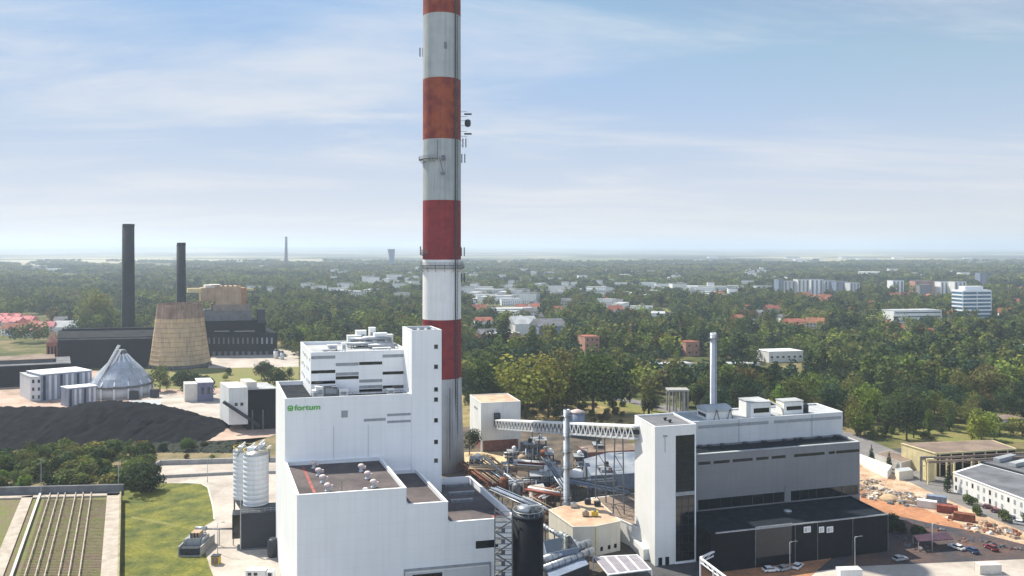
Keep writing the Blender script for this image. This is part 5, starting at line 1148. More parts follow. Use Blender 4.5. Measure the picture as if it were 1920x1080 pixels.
def rubble_pile(label, px, py, n, spread, size, mats, seed, name='rubble_pile', cat='rubble pile', group=None):
    rr = random.Random(seed); x, y, _ = G(px, py); mb = MB()
    for i in range(int(n * 1.5)):
        dx, dy = rr.gauss(0, spread), rr.gauss(0, spread * .7); d_ = math.hypot(dx / spread, dy / spread); z = max(0, (1.6 - d_) * size * .7) ; s = size * rr.uniform(.5, 1.35)
        a = rr.uniform(0, 3.14); ca, sa = math.cos(a) * s, math.sin(a) * s; w = rr.uniform(.4, 1); k = rr.uniform(.3, .8) * s; t = rr.uniform(-.3, .3) * s
        c = [(x + dx + ca * p - sa * q * w, y + dy + sa * p + ca * q * w) for p, q in ((-1, -1), (1, -1), (1, 1), (-1, 1))]
        mb.hexa([(p[0], p[1], z - .1) for p in c], [(p[0] * .8 + (x + dx) * .2, p[1] * .8 + (y + dy) * .2, z + k + (t if j < 2 else -t)) for j, p in enumerate(c)], rr.choice(mats))
    if name != 'scrap_heap': mb.rings((x, y, 0), [(spread * 1.6, -.05), (spread * .9, size * .45), (spread * .3, size * .8)], M['rubble'], 11, smooth=False, a0=rr.random())
    return tag(mb.build(name), label, cat, group)
RM = [M['rubble'], M['sand'], M['conc_dark'], M['conc_light']]
for k, (px, py, n, sp_, sz_) in enumerate([(1622, 916, 26, 2.6, .8), (1640, 932, 30, 3.0, .8), (1662, 924, 24, 2.4, .7), (1684, 934, 34, 3.2, .8), (1704, 944, 28, 2.6, .9), (1720, 936, 18, 2.0, .7), (1630, 905, 22, 3.0, .6), (1700, 928, 20, 2.2, .6)]):
    rubble_pile(['rubble heap nearest the grey block wall', 'rubble heap just right of the one by the grey wall', 'tan earth heap in the middle of the rubble', 'widest broken stone heap on the sandy strip', 'stone heap just left of the white container', 'small heap behind the white container', 'flat rubble heap furthest back beside the grey block', 'small heap between the stone heaps and the road'][k], px, py, n, sp_, sz_, RM, 20 + k, group='rubble heaps on the sandy strip')
for k, (px, py) in enumerate([(1822, 990), (1838, 996), (1850, 985), (1860, 1000), (1876, 996), (1893, 1000), (1908, 1008), (1790, 972)]):
    rubble_pile(['leftmost timber stack right of the rusty container', 'second timber stack from the rusty container', 'stack furthest back beyond the rusty container', 'dark stack in the middle of the dirt edge', 'pale stack right of the dark one', 'second to last stack towards the picture edge', 'last stack towards the right picture edge', 'small crate heap between the red containers'][k], px, py, 12, 1.5, .8, [M['sand'], M['rubble'], M['rust'], M['conc_light']], 40 + k, 'material_stack', 'stack', 'material stacks at the dirt edge')
DL = ['beside the hedge', 'left of the purple canopy', 'behind the purple canopy', 'right of the lone white car', 'below the dirt edge', 'in the right of the shaded parking', 'nearest the picture edge', 'between hedge and canopy']
for k, (px, py) in enumerate([(1690, 1010), (1706, 1022), (1758, 994), (1812, 1014), (1846, 1018), (1880, 1026), (1908, 1030), (1724, 1030)]):
    rubble_pile('dark low heap of stored steel ' + DL[k], px, py, 7, 1.2, .5, [M['steeld'], M['darkgrey'], M['rust'], M['conc_dark']], 80 + k, 'scrap_heap', 'scrap heap', 'scrap heaps in the shaded parking')
for k, (px, py, w_, h_) in enumerate([(1668, 936, 4, 1.9)]):
    x, y, _ = G(px, py); rr = random.Random(k); mb = MB(); mb.rings((x, y, -.02), [(w_ * rr.uniform(.95, 1.1), 0), (w_ * .6, h_ * .6), (w_ * .22, h_ * .95), (.1, h_)], M['sand'] if k == 0 else g_dirt, 18)
    tag(mb.build('sand_heap'), ['pointed tan sand heap amid the rubble', 'flat orange earth mound at the right end of the dirt field', 'small orange mound at the corner of the dirt field'][k], 'sand heap')
# cars
def car_proto(m, name='parked_car', van=False):
    r = bpy.data.objects.new(name, None); C.objects.link(r); L_, w, h = (5.2, .95, 2.1) if van else (4.4, .88, 1.45)
    def part(nm, mb, par=None): o = mb.build(nm, None, origin=(0, 0, 0)); o.parent = par or r; return o
    prof = [(-L_ / 2, .35), (-L_ / 2, .85), (-L_ / 2 + .5, .95), (L_ / 2 - .25, .90), (L_ / 2, .7), (L_ / 2, .35)] if not van else [(-L_ / 2, .35), (-L_ / 2, 1.2), (L_ / 2 - .9, 1.2), (L_ / 2, .95), (L_ / 2, .35)]
    mb = MB(); n = len(prof); mb.add([(x, -w, z) for x, z in prof] + [(x, w, z) for x, z in prof], [tuple(range(n)), tuple(range(n, 2 * n))[::-1]] + [(i, n + i, n + (i + 1) % n, (i + 1) % n) for i in range(n)], m); body = part('body', mb)
    base = [(-L_ / 2 + .25, .94), (L_ / 2 - 1.15, .90)] if not van else [(-L_ / 2 + .05, 1.2), (L_ / 2 - .9, 1.2)]
    top = [(-L_ / 2 + .75, h - .08), (L_ / 2 - 1.95, h - .08)] if not van else [(-L_ / 2 + .1, h - .08), (L_ / 2 - 1.5, h - .08)]
    mb = MB(); wi = w - .04; wt = w - .16; mb.hexa([(base[0][0], -wi, base[0][1]), (base[1][0], -wi, base[1][1]), (base[1][0], wi, base[1][1]), (base[0][0], wi, base[0][1])], [(top[0][0], -wt, top[0][1]), (top[1][0], -wt, top[1][1]), (top[1][0], wt, top[1][1]), (top[0][0], wt, top[0][1])], M['glass']); part('windows', mb)
    mb = MB(); mb.box(top[0][0] - .03, top[1][0] + .03, -wt - .03, wt + .03, h - .08, h, m)
    part('roof', mb)
    for ax in (-L_ * .31, L_ * .31):
        for ay in (-w + .06, w - .06):
            mb = MB(); mb.tube((ax, ay - .1, .32), (ax, ay + .1, .32), .32, M['tyre'], 14); wh = part('wheel', mb)
            mb = MB(); mb.tube((ax, ay - .115, .32), (ax, ay + .115, .32), .18, M['steel'], 10); part('rim', mb, wh)
    for ay in (-w + .25, w - .25): mb = MB(); mb.box(L_ / 2 - .02, L_ / 2 + .03, ay - .16, ay + .16, .6, .75, M['white_trim']); part('headlight', mb)
    return r
protos = {k: car_proto(M['car' + k]) for k in ('white', 'red', 'blue', 'grey')}; protos['van'] = car_proto(M['carwhite'], 'parked_van', True)
used_p = set()
def place_car(kind, px, py, deg, label, group='parked cars in the shaded parking'):
    x, y, _ = G(px, py); pr = protos[kind]; cat = 'van' if kind == 'van' else 'car'
    if kind not in used_p: used_p.add(kind); pr.location = (x, y, .2); pr.rotation_euler = (0, 0, R(deg)); tag(pr, label, cat, group); return pr
    return tag(dup(pr, (x, y, .2), R(deg), label, group), cat=cat)
place_car('white', 1793, 1030, 118, 'white car alone between the purple canopy and the dirt field')
place_car('blue', 1822, 1036, 100, 'dark blue car right of the lone white one in the shade'); place_car('red', 1858, 1031, 100, 'dark red car at the right end of the shaded parking')
place_car('grey', 1688, 1052, 20, 'silver car by the right corner of the black hall')
for k, (px, py, c, l) in enumerate([(1855, 955, 'red', 'dark red car on the road, left of three under the bushes'), (1872, 963, 'red', 'dark red car on the road, middle of three under the bushes'), (1890, 972, 'blue', 'dark car on the road, right of three under the bushes'), (1915, 985, 'white', 'white car on the road at the right picture edge'), (1640, 866, 'white', 'white car on the road beside the low white store')]):
    place_car(c, px, py, -35, l, 'cars along the road')
for k, (px, py) in enumerate([(1445, 1073), (1472, 1070), (1496, 1066)]): place_car('white' if k != 1 else 'grey', px, py, 10 + 20 * k, ['left', 'middle', 'right'][k] + ' of three small cars on the dirt before the black hall', 'cars before the black hall')
place_car('van', 956, 858, 15, 'pale van parked at the edge of the sandy strip by the transfer house', 'vans')
place_car('van', 1700, 893, -35, 'white van parked by the cream box shed', 'vans')
# truck at the foot of the hall
x, y, _ = G(488, 1090); t = thing('tanker_truck', 'white lorry on the pale yard at the foot of the white hall', 'truck', (x, y, 0))
mb = MB(); mb.box(x - 3.6, x + 1.8, y - 1.2, y + 1.2, 1.1, 3.4, M['white2']); mb.build('cargo_box', t)
mb = MB(); mb.hexa([(x + 2, y - 1.2, .6), (x + 4.1, y - 1.2, .6), (x + 4.1, y + 1.2, .6), (x + 2, y + 1.2, .6)], [(x + 2, y - 1.15, 3.0), (x + 3.7, y - 1.15, 3.0), (x + 3.7, y + 1.15, 3.0), (x + 2, y + 1.15, 3.0)], M['carwhite']); mb.build('cab', t)
mb = MB(); mb.box(x + 2.4, x + 3.4, y - 1.24, y - 1.16, 1.8, 2.7, M['glass']); mb.box(x - 3, x - 2, y - 1.24, y - 1.2, 2, 2.8, M['glass']); mb.box(x - 1.4, x - .4, y - 1.24, y - 1.2, 2, 2.8, M['glass']); mb.build('window', t)
mb = MB(); mb.box(x - 3.6, x + 3.9, y - .8, y + .8, .7, 1.08, M['darkgrey']); mb.build('chassis', t)
for ax in (-2.6, -1.5, 3.0):
    for ay in (-1.05, 1.05): mb = MB(); mb.tube((x + ax, y + ay - .15, .5), (x + ax, y + ay + .15, .5), .5, M['tyre'], 14); mb.build('wheel', t)
x, y, _ = G(512, 1046); t = thing('dark_skip', 'tall dark skid tank against the foot of the white wall', 'tank', (x, y, 0)); mb = MB(); mb.rings((x, y, .5), [(1.6, 0), (1.6, 4.4), (1.0, 5.2)], M['darkgrey'], 16); mb.build('vessel', t); mb = MB(); mb.box(x - 1.5, x + 1.5, y - 1.5, y + 1.5, 0, .5, M['concrete']); mb.build('base', t)
# canopy, hedge, walkway frame, concrete frame
P = [G(px, py, 3) for px, py in ((1712, 1003), (1722, 1016), (1788, 1011), (1774, 998))]
cn = thing('parking_canopy', 'dull purple flat canopy over the shaded parking', 'canopy', (P[0][0], P[0][1], 0)); mb = MB(); mb.prism([p[:2] for p in P], 2.9, 3.1, mat('purple_canopy', (.06, .028, .045), .6, .15, .5)); mb.build('roof', cn)
for p in P: mb = MB(); mb.bar((p[0], p[1], 0), (p[0], p[1], 2.9), .16, M['steel']); mb.build('post', cn)
wk = thing('walkway_frame', 'white steel pipe walkway frame standing before the black hall', 'walkway', G(1345, 1090))
pts = [Vector(G(1376, 1029, 6)), Vector(G(1345, 1031, 6)), Vector(G(1313, 1046, 6)), Vector(G(1378, 1095, 6))]
for a, b in zip(pts[:-1], pts[1:]):
    mb = MB(); mb.bar(a, b, .45, M['white_trim']); mb.bar(a + Vector((0, 0, -1.2)), b + Vector((0, 0, -1.2)), .25, M['white_trim'])
    n = max(2, int((b - a).length / 2.2))
    for i in range(n): q0, q1 = a.lerp(b, i / n), a.lerp(b, (i + 1) / n); mb.bar(q0, q1 + Vector((0, 0, -1.2)), .14, M['white_trim'])
    mb.build('truss', wk)
for p in pts + [pts[2].lerp(pts[3], .4), pts[2].lerp(pts[3], .7)]: mb = MB(); mb.bar((p.x, p.y, 0), p, .35, M['white_trim']); mb.build('column', wk)
x, y, _ = G(1270, 772); cf = thing('concrete_frame', 'open pale concrete frame with flat slab among the trees left of the slim stack', 'concrete frame', (x, y, 0)); kk = y / F; hz = 40 * kk
mb = MB(); mb.box(x - 20 * kk, x + 20 * kk, y - 4, y + 4, hz, hz + .9, M['concrete']); mb.build('slab', cf)
for ax in (-17, -5, 8, 17):
    for ay in (-3.4, 3.4): mb = MB(); mb.box(x + ax * kk - .4, x + ax * kk + .4, y + ay - .4, y + ay + .4, 0, hz - .003, M['concrete']); mb.build('column', cf)
# pipe racks and steelwork in the middle yard
def pipe_rack(label, p0, p1, z, width, npipe, colours, seed):
    rr = random.Random(seed); A, B = Vector(G(*p0, z)), Vector(G(*p1, z)); d_ = (B - A).normalized(); s_ = Vector((d_.y, -d_.x, 0)).normalized()
    r = thing('pipe_rack', label, 'pipe rack', (A.x, A.y, 0), 'pipe racks in the works yard')
    for i in range(npipe):
        o = s_ * (width * ((i + .5) / npipe - .5)) + Vector((0, 0, .3 + (.5 if i % 3 == 0 else 0))); mb = MB(); mb.tube(A + o, B + o, rr.uniform(.16, .42), rr.choice(colours), 8)
        mb.build('pipe', r)
    n = max(2, int((B - A).length / 7))
    for i in range(n + 1):
        p = A.lerp(B, i / n); mb = MB(); q0, q1 = p + s_ * width * .55, p - s_ * width * .55
        mb.bar(q0, q1, .32, colours[0]); mb.bar((q0.x, q0.y, 0), q0, .35, colours[0]); mb.bar((q1.x, q1.y, 0), q1, .35, colours[0]); mb.bar((q0.x, q0.y, z * .3), q1, .16, colours[0]); mb.build('portal', r)
    return r
PC1 = [M['rust'], M['tan'], M['steel'], M['sand']]; PC2 = [M['steeld'], M['steel'], M['strip'], M['blueship']]; PC3 = [M['rust'], M['redcont'], M['white_trim'], M['tan']]
for k, a in enumerate([((872, 868), (925, 908), 4, 5, 5, PC1), ((890, 862), (950, 905), 4, 4, 5, PC1), ((915, 862), (980, 912), 5, 4, 4, PC1), ((950, 868), (1040, 874), 6, 5, 6, PC3), ((880, 878), (1040, 884), 5, 4, 6, PC1), ((955, 905), (1055, 900), 5, 5, 5, PC2), ((925, 918), (1010, 955), 6, 4, 5, PC2),
                        ((990, 918), (1060, 930), 6, 6, 7, PC3), ((1010, 935), (1050, 915), 5, 4, 5, PC3), ((1040, 898), (1180, 925), 7, 4, 5, PC2), ((1020, 860), (1060, 920), 8, 3, 4, PC2), ((1080, 905), (1150, 900), 6, 5, 5, PC2), ((985, 935), (1030, 960), 5, 4, 5, PC1)]):
    pipe_rack(['tan pipe rack nearest the chimney foot', 'second tan pipe rack from the chimney foot', 'tan pipe rack below the parked van', 'reddish rack across the middle of the yard, rear', 'long rust brown rack crossing the others', 'grey rack in front of the rust brown one', 'grey rack beside the dark low hall roof edge', 'red and white rack at the slim stack foot, upper',
               'short red rack left of the slim stack foot', 'long grey rack running to the white end tower', 'steep grey rack left of the slim stack', 'short grey rack before the sheet roofed workshop', 'tan rack behind the black silo'][k], *a, seed=60 + k)
SF = random.Random(9)
FL = ['beside the chimney foot', 'under the left end of the conveyor', 'under the middle of the conveyor', 'left of the slim stack', 'right of the slim stack', 'behind the reddish rack', 'before the long dark reddish store', 'beside the brown roofed annex', 'at the low hall corner', 'behind the office roof']
for k, (px, py) in enumerate([(893, 885), (962, 868), (1010, 862), (1030, 895), (1085, 900), (992, 876), (1120, 862), (1135, 915), (955, 912), (1012, 930)]):
    x, y, _ = G(px, py); w, d_, h = SF.uniform(3, 7), SF.uniform(3, 6), SF.uniform(5, 10); t = thing('process_platform', 'dark steel platform with decks and pipes ' + FL[k], 'process platform', (x, y, 0), 'steel frames in the works yard')
    mc = SF.choice([M['darkgrey'], M['steeld'], M['rust']]); mb = MB()
    for ax in (-w / 2, 0, w / 2):
        for ay in (-d_ / 2, d_ / 2): mb.bar((x + ax, y + ay, 0), (x + ax, y + ay, h), .28, mc)
    mb.build('columns', t)
    for j in (1, 2, 3):
        z = h * j / 3; mb = MB(); mb.box(x - w / 2 - .3, x + w / 2 + .3, y - d_ / 2 - .3, y + d_ / 2 + .3, z - .1, z + .06, M['strip'] if j == 3 else mc); mb.bar((x - w / 2, y - d_ / 2 - .25, z + 1), (x + w / 2, y - d_ / 2 - .25, z + 1), .1, M['steel']); mb.build('deck', t)
    for j in range(3): xx = x + SF.uniform(-w / 2, w / 2); mb = MB(); mb.tube((xx, y - d_ / 2 - .5, .3), (xx, y - d_ / 2 - .5, h * SF.uniform(.6, 1.1)), .25, SF.choice([M['steel'], M['tan'], M['white_trim'], M['rust']]), 8); mb.build('pipe', t)
    mb = MB(); mb.rings((x + w * .1, y, h + .06), [(.9, 0), (.9, 1.4), (.3, 1.8)], SF.choice([M['steel'], M['darkgrey'], M['white_trim']]), 12); mb.build('drum', t)
for k, (px, py, w_, h_, c) in enumerate([(1045, 905, 2.2, 4, 'steel'), (1028, 912, 1.6, 6, 'white_trim'), (1000, 898, 1.8, 3.4, 'steeld'), (1082, 915, 2.4, 5, 'white_trim'), (945, 925, 1.7, 4, 'rust'), (968, 940, 1.6, 4.5, 'steeld'), (980, 880, 2, 4, 'tan'), (1120, 935, 1.6, 3, 'steel'), (1090, 882, 2.6, 6, 'darkgrey'), (1020, 880, 1.8, 6, 'rust')]):
    x, y, _ = G(px, py); t = thing('process_vessel', ['silver vessel just left of the slim stack foot', 'slim white vessel among the red pipe racks', 'weathered low vessel mid yard', 'white vessel between the stack and the workshop', 'rusty vessel at the dark low hall edge', 'tall weathered vessel behind the black silo', 'tan vessel by the reddish rack', 'small silver vessel before the brown roofed annex', 'dark vessel right of the slim stack', 'tall rusty vessel in the middle of the yard'][k], 'vessel', (x, y, 0), 'vessels in the works yard')
    mb = MB(); mb.rings((x, y, 1.2), [(w_ * .2, -.4), (w_, .3), (w_, h_), (w_ * .7, h_ + .6), (.2, h_ + .9)], M[c], 16); mb.build('vessel', t)
    for i in range(3): a = i * 2.1; mb = MB(); mb.bar((x + w_ * .8 * math.cos(a), y + w_ * .8 * math.sin(a), 0), (x + w_ * .8 * math.cos(a), y + w_ * .8 * math.sin(a), 1.5), .25, M['steeld']); mb.build('leg', t)
    mb = MB(); mb.tube((x, y, h_ + 2), (x, y, h_ + 3), .2, M['steel'], 8); mb.tube((x, y, h_ + 3), (x + 2.5, y, h_ + 3), .2, M['steel'], 8); mb.tube((x + 2.5, y, h_ + 3), (x + 2.5, y, 1), .2, M['steel'], 8); mb.build('pipe', t)

# ---------------------------------------------------------------- buildings standing among the trees
SOLIDS = []      # (x0, x1, y0, y1): where trees keep away so that the buildings show as in the photograph
def keep(fr, w, depth, front=75, side=4):
    q = [fr.p(0, 0), fr.p(w, 0), fr.p(w, depth), fr.p(0, depth)]
    SOLIDS.append((min(p[0] for p in q) - side, max(p[0] for p in q) + side, min(p[1] for p in q) - front, max(p[1] for p in q) + 3))
MID = [ # px0 px1 base eaves depth wall roof kind wins label
    (1097, 1124, 664, 632, 14, 'brickpink', 'rooftile', 'flat', (3, 3, 1.2, 1.6), 'pinkish brick three-storey house among trees right of the chimney'),
    (1286, 1312, 668, 642, 12, 'brickpink', 'rooftile', 'flat', (2, 2, 1.2, 1.6), 'small pink wall house just left of the slim stack top'),
    (1442, 1506, 680, 660, 16, 'white2', 'white_trim', 'flat', (6, 1, 2, 1.4), 'long white flat roofed pavilion in the wood'),
    (902, 935, 645, 627, 16, 'brick', 'greyroof', 'gable', (3, 1, 1.5, 1.5), 'red brick shed with grey roof beside the chimney at right'),
    (920, 976, 648, 626, 14, 'brickpink', 'rooflight', 'flat', (4, 1, 2, 2), 'pink walled low building with pale roof right of the brick shed'),
    (966, 1010, 628, 608, 26, 'white2', 'rooflight', 'gable', None, 'pale roofed hall behind the tall poplar'),
    (1010, 1062, 634, 612, 24, 'blueship', 'greyroof', 'gable', None, 'grey blue hall to the right of the pale roofed hall'),
    (895, 925, 615, 602, 14, 'white2', 'rooftile', 'gable', (3, 1, 1.5, 1.5), 'cream house with reddish roof upper right of the chimney'),
    (1380, 1400, 612, 596, 12, 'brickpink', 'rooftile', 'gable', (2, 2, 1, 1), 'reddish house left of the white pavilion further up'),
    (1480, 1512, 618, 604, 12, 'yellow', 'rooftile', 'gable', (3, 1, 1, 1), 'cream house with orange roof in the wood'),
    (1676, 1766, 606, 583, 22, 'white_trim', 'rooflight', 'flat', (14, 3, 1, 1.2), 'white school-like complex left of the blue office tower'),
    (1655, 1690, 628, 618, 14, 'white2', 'rooflight', 'flat', None, 'low pale shed below the white complex'),
    (1890, 1960, 668, 652, 18, 'white2', 'rooflight', 'flat', (6, 1, 2, 1), 'white roofed building at the right edge in the wood'),
    (1905, 1960, 632, 616, 12, 'brick', 'rooftile', 'gable', None, 'red roofed house at the right edge above the wood'),
    (1880, 1925, 806, 788, 10, 'white2', 'roofbrown', 'flat', (4, 1, 1.2, 1.4), 'cream garden building among trees at the right edge'),
    (1345, 1425, 690, 684, 10, 'conc_light', 'rooflight', 'flat', None, 'low long pale shed roof behind the slim stack'),
    (1225, 1300, 692, 684, 10, 'conc_light', 'rooflight', 'flat', None, 'low long pale shed left of the slim stack'),
    (930, 1010, 592, 580, 30, 'ltgrey', 'rooflight', 'flat', None, 'wide grey warehouse by the pale yard right of the chimney'),
    (100, 160, 624, 614, 22, 'white2', 'rooflight', 'gable', None, 'white roofed hall behind the brick gable'),
]
for a in MID:
    r, fr, w, z = block('wood_side_building' if 'house' not in a[9] else 'house', a[9], 'house' if 'house' in a[9] else 'building', a[0], a[1], a[2], a[3], a[4], M[a[5]], M[a[6]], vpu=9000, vpv=400, roofkind=a[7], wins=a[8]); keep(fr, w, a[4])
# blue glazed office tower
r, fr, w, z = block('office_tower', 'blue glazed office tower block with white floor bands at the right', 'office tower', 1805, 1858, 602, 545, 16, M['bluglass'], M['white_trim'], vpu=9000, vpv=500)
keep(fr, w, 16, 60)
for j in range(8): zz0 = z * (j + .62) / 8; mb = MB(); fr.box(mb, -.3, w + .3, -.35, -.01, zz0, zz0 + z / 8 * .38, M['white_trim']); fr.box(mb, -.3, -.01, -.0, 16, zz0, zz0 + z / 8 * .38, M['white_trim']); mb.build('floor_band', r)
for q in (0, .5, 1): simple_part(fr, 'pier', r, w * q - .4, w * q + .4, -.5, -.36, 0, z, M['white_trim'])
simple_part(fr, 'roof_house', r, w * .15, w * .8, 3, 12, z + .41, z + 5, M['white_trim'])
# apartment blocks of the far estate
APT = [(1470, 1492, 556, 527), (1496, 1518, 556, 524), (1520, 1544, 555, 524), (1546, 1566, 555, 526), (1568, 1590, 556, 528), (1594, 1612, 557, 530), (1674, 1695, 556, 526), (1716, 1752, 556, 527), (1764, 1785, 556, 528), (1790, 1812, 557, 528), (1838, 1852, 540, 512), (1420, 1448, 556, 536), (1460, 1470, 556, 524)]
APL = ['leftmost grey', 'second from the left, pale', 'third from the left, white topped', 'fourth from the left', 'fifth, bluish', 'sixth and last of the dense row,', 'lone white', 'wide pinkish', 'white striped', 'rightmost pale', 'farther bluish high-rise', 'lower wide grey', 'narrow bluish']
for k, (a, b, c, d_) in enumerate(APT):
    m = [M['ltgrey'], M['white2'], M['white_trim'], M['ltgrey'], M['blueship'], M['ltgrey'], M['white_trim'], M['brickpink'], M['white_trim'], M['white2'], M['blueship'], M['ltgrey'], M['blueship']][k]
    r, fr, w, z = block('apartment_block', APL[k] + ' apartment block of the far estate', 'apartment block', a, b, c, d_, 14, m, M['greyroof'], vpu=9000, vpv=500, group='apartment blocks of the far estate')
    keep(fr, w, 14, 120)
    for i in range(3): simple_part(fr, 'balcony_bay', r, w * (i + .25) / 3, w * (i + .65) / 3, -.4, -.01, 2, z - 1.5, M['strip'] if i % 2 else M['midgrey'])
simple_p = None
x, y, _ = G(1732, 558); t = thing('dark_apartment_tower', 'darkest apartment tower in front of the wide pinkish block', 'apartment block', (x, y, 0)); kk = y / F; mb = MB(); mb.box(x - 12 * kk, x + 10 * kk, y - 8, y + 6, 0, 23 * kk, M['midgrey']); mb.build('wall', t); mb = MB(); mb.box(x - 12.4 * kk, x + 10.4 * kk, y - 8.4, y + 6.4, 23 * kk, 24 * kk, M['greyroof']); mb.build('roof', t); SOLIDS.append((x - 20, x + 20, y - 120, y + 8))
# small houses: nine shapes, copied
def house_mesh(i, wall, roof, L_, D_, h, rh, flat=False):
    mb = MB(); mb.box(-L_ / 2, L_ / 2, -D_ / 2, D_ / 2, 0, h, wall)
    if flat: mb.box(-L_ / 2 - .3, L_ / 2 + .3, -D_ / 2 - .3, D_ / 2 + .3, h + .002, h + .6, roof)
    else:
        e = .5; mb.add([(-L_ / 2 - e, -D_ / 2 - e, h), (L_ / 2 + e, -D_ / 2 - e, h), (L_ / 2 + e, D_ / 2 + e, h), (-L_ / 2 - e, D_ / 2 + e, h), (-L_ / 2 - e, 0, h + rh), (L_ / 2 + e, 0, h + rh)], [(0, 1, 5, 4), (2, 3, 4, 5), (0, 4, 3), (1, 2, 5), (3, 2, 1, 0)], roof)
        mb.box(L_ * .2, L_ * .2 + .9, .6, 1.4, h + rh * .3, h + rh + .9, M['brick'])
    nw = max(2, int(L_ / 3))
    for k in range(nw):
        for z0_ in ([1.2, 4.0] if h > 5 else [1.2]):
            x0 = -L_ / 2 + L_ * (k + .3) / nw; mb.box(x0, x0 + 1.2, -D_ / 2 - .05, -D_ / 2 + .1, z0_, z0_ + 1.3, M['glass'])
    o = mb.build('house', None, origin=(0, 0, 0)); return o
HP = dict(pink=house_mesh(0, M['conc_light'], M['pinktile'], 14, 10, 6, 4.5), white=house_mesh(1, M['white2'], M['greyroof'], 12, 9, 6, 3), red=house_mesh(2, M['white2'], M['rooftile'], 13, 10, 6, 4.5), orange=house_mesh(3, cream, mat('orange_tiles', (.32, .14, .075), .85, .2, .2), 16, 11, 6, 5),
          flatw=house_mesh(4, M['white_trim'], M['rooflight'], 30, 12, 9, 0, True), flatg=house_mesh(5, M['ltgrey'], M['rooflight'], 44, 16, 8, 0, True), shed=house_mesh(6, M['white_trim'], M['white_trim'], 60, 26, 8, 0, True), blk=house_mesh(7, M['white2'], M['greyroof'], 22, 12, 15, 0, True), big=house_mesh(8, M['ltgrey'], M['rooflight'], 90, 40, 10, 0, True))
HU = set()
def put_house(kind, px, py, deg, label, group, s=1.0):
    x, y, _ = G(px, py); o = HP[kind]
    if kind in HU: o = o.copy(); C.objects.link(o)
    else: HU.add(kind)
    o.location = (x, y, -.1); o.rotation_euler = (0, 0, R(deg)); o.scale = (s,) * 3; o['label'] = label; o['category'] = 'house' if kind in ('pink', 'white', 'red', 'orange') else 'building'; o['group'] = group
    if o['category'] == 'building': o.name = 'town_building'
    L_ = {'flatg': 24, 'shed': 32, 'big': 48, 'flatw': 17, 'blk': 14}.get(kind, 9) * s
    SOLIDS.append((x - L_, x + L_, y - (60 if y < 1500 else 150), y + 10))
CL = [ # kinds, px0, px1, py0, py1, n, label, group
    (['pink'], -10, 60, 604, 614, 16, 'small house with pink tiled roof in the estate at the far left', 'pink roofed houses at the far left'), (['pink', 'red'], 20, 90, 616, 632, 12, 'small house with red or pink roof at the near edge of the far left estate', 'red roofed houses nearest the sooty hall'),
    (['white'], 85, 150, 606, 622, 6, 'small pale grey roofed house between the pink roofs and the sooty hall', 'pale houses beside the pink roofs'),
    (['flatg', 'flatw'], 600, 700, 548, 562, 8, 'pale flat roofed building in the haze left of the striped chimney', 'pale flat blocks left of the chimney'), (['flatw', 'blk'], 690, 785, 524, 545, 12, 'distant pale block below the flared tower', 'distant blocks below the flared tower'),
    (['white', 'flatw', 'blk'], 872, 1010, 548, 575, 20, 'small white building between trees right of the chimney, middle distance', 'white buildings right of the chimney'),
    (['flatw', 'white'], 1010, 1340, 538, 566, 34, 'small pale building in the green suburb at the centre right', 'pale buildings of the centre suburb'), (['shed', 'flatg'], 1180, 1345, 538, 550, 6, 'long pale roofed shed in the centre right suburb', 'long sheds of the centre suburb'),
    (['red', 'orange'], 1490, 1560, 563, 574, 10, 'orange roofed house before the dense apartment row', 'orange roofed houses before the apartments'), (['white', 'red'], 1540, 1605, 576, 594, 8, 'pale villa with tiled roof below the orange roofs', 'villas below the orange roofs'),
    (['red'], 1640, 1745, 562, 570, 14, 'red roofed house in front of the white apartment blocks', 'red roofed houses before the white blocks'), (['red', 'orange'], 1860, 1935, 545, 585, 16, 'red roofed house right of the blue office tower', 'red roofed houses right of the office tower'),
    (['white', 'red'], 1380, 1480, 584, 618, 8, 'small house half hidden by trees left of the orange roofs', 'half hidden houses in the wood'), (['big', 'shed'], 1250, 1900, 484, 500, 14, 'very distant pale industrial hall near the horizon at the right', 'halls near the right horizon'),
    (['flatw', 'blk', 'shed'], 1400, 1900, 505, 528, 26, 'distant pale block in the haze beyond the estate', 'distant blocks beyond the estate'), (['flatg', 'blk'], 870, 1300, 508, 530, 16, 'distant pale block in the haze at the centre', 'distant blocks at the centre'),
    (['shed', 'big'], 0, 520, 500, 520, 8, 'distant pale shed in the haze at the left', 'distant sheds at the left'), (['flatw', 'white', 'blk'], 550, 790, 506, 530, 16, 'distant pale block around the flared tower foot', 'distant blocks round the flared tower'),
    (['white', 'red', 'flatw'], 880, 1300, 568, 610, 16, 'small house in a gap of the wood right of the chimney', 'houses in wood gaps right of the chimney'), (['white', 'orange', 'red'], 1300, 1780, 590, 640, 14, 'small house in a gap of the wood behind the boiler house', 'houses in wood gaps behind the boiler house'),
    (['flatw', 'blk', 'flatg'], 872, 1480, 526, 566, 34, 'pale block scattered among the suburb trees right of the chimney', 'scattered suburb blocks'), (['white', 'white', 'red'], 880, 1900, 548, 600, 44, 'small house scattered among the suburb trees', 'scattered suburb houses'),
    (['white', 'blk'], 380, 790, 525, 570, 16, 'small pale building among the trees left of the chimney', 'scattered buildings left of the chimney'),
    (['white'], 400, 790, 565, 600, 6, 'small pale house hidden in the wood left of the chimney', 'houses in the left wood')]
rh = random.Random(5)
for kinds, a, b, c, d_, n, lab, grp in CL:
    for i in range(n): put_house(rh.choice(kinds), rh.uniform(a, b), rh.uniform(c, d_), rh.choice([-25, -10, 5, 12, 80, 65]), lab, grp, rh.uniform(.9, 1.2) if c > 570 else rh.uniform(.95, 1.35))

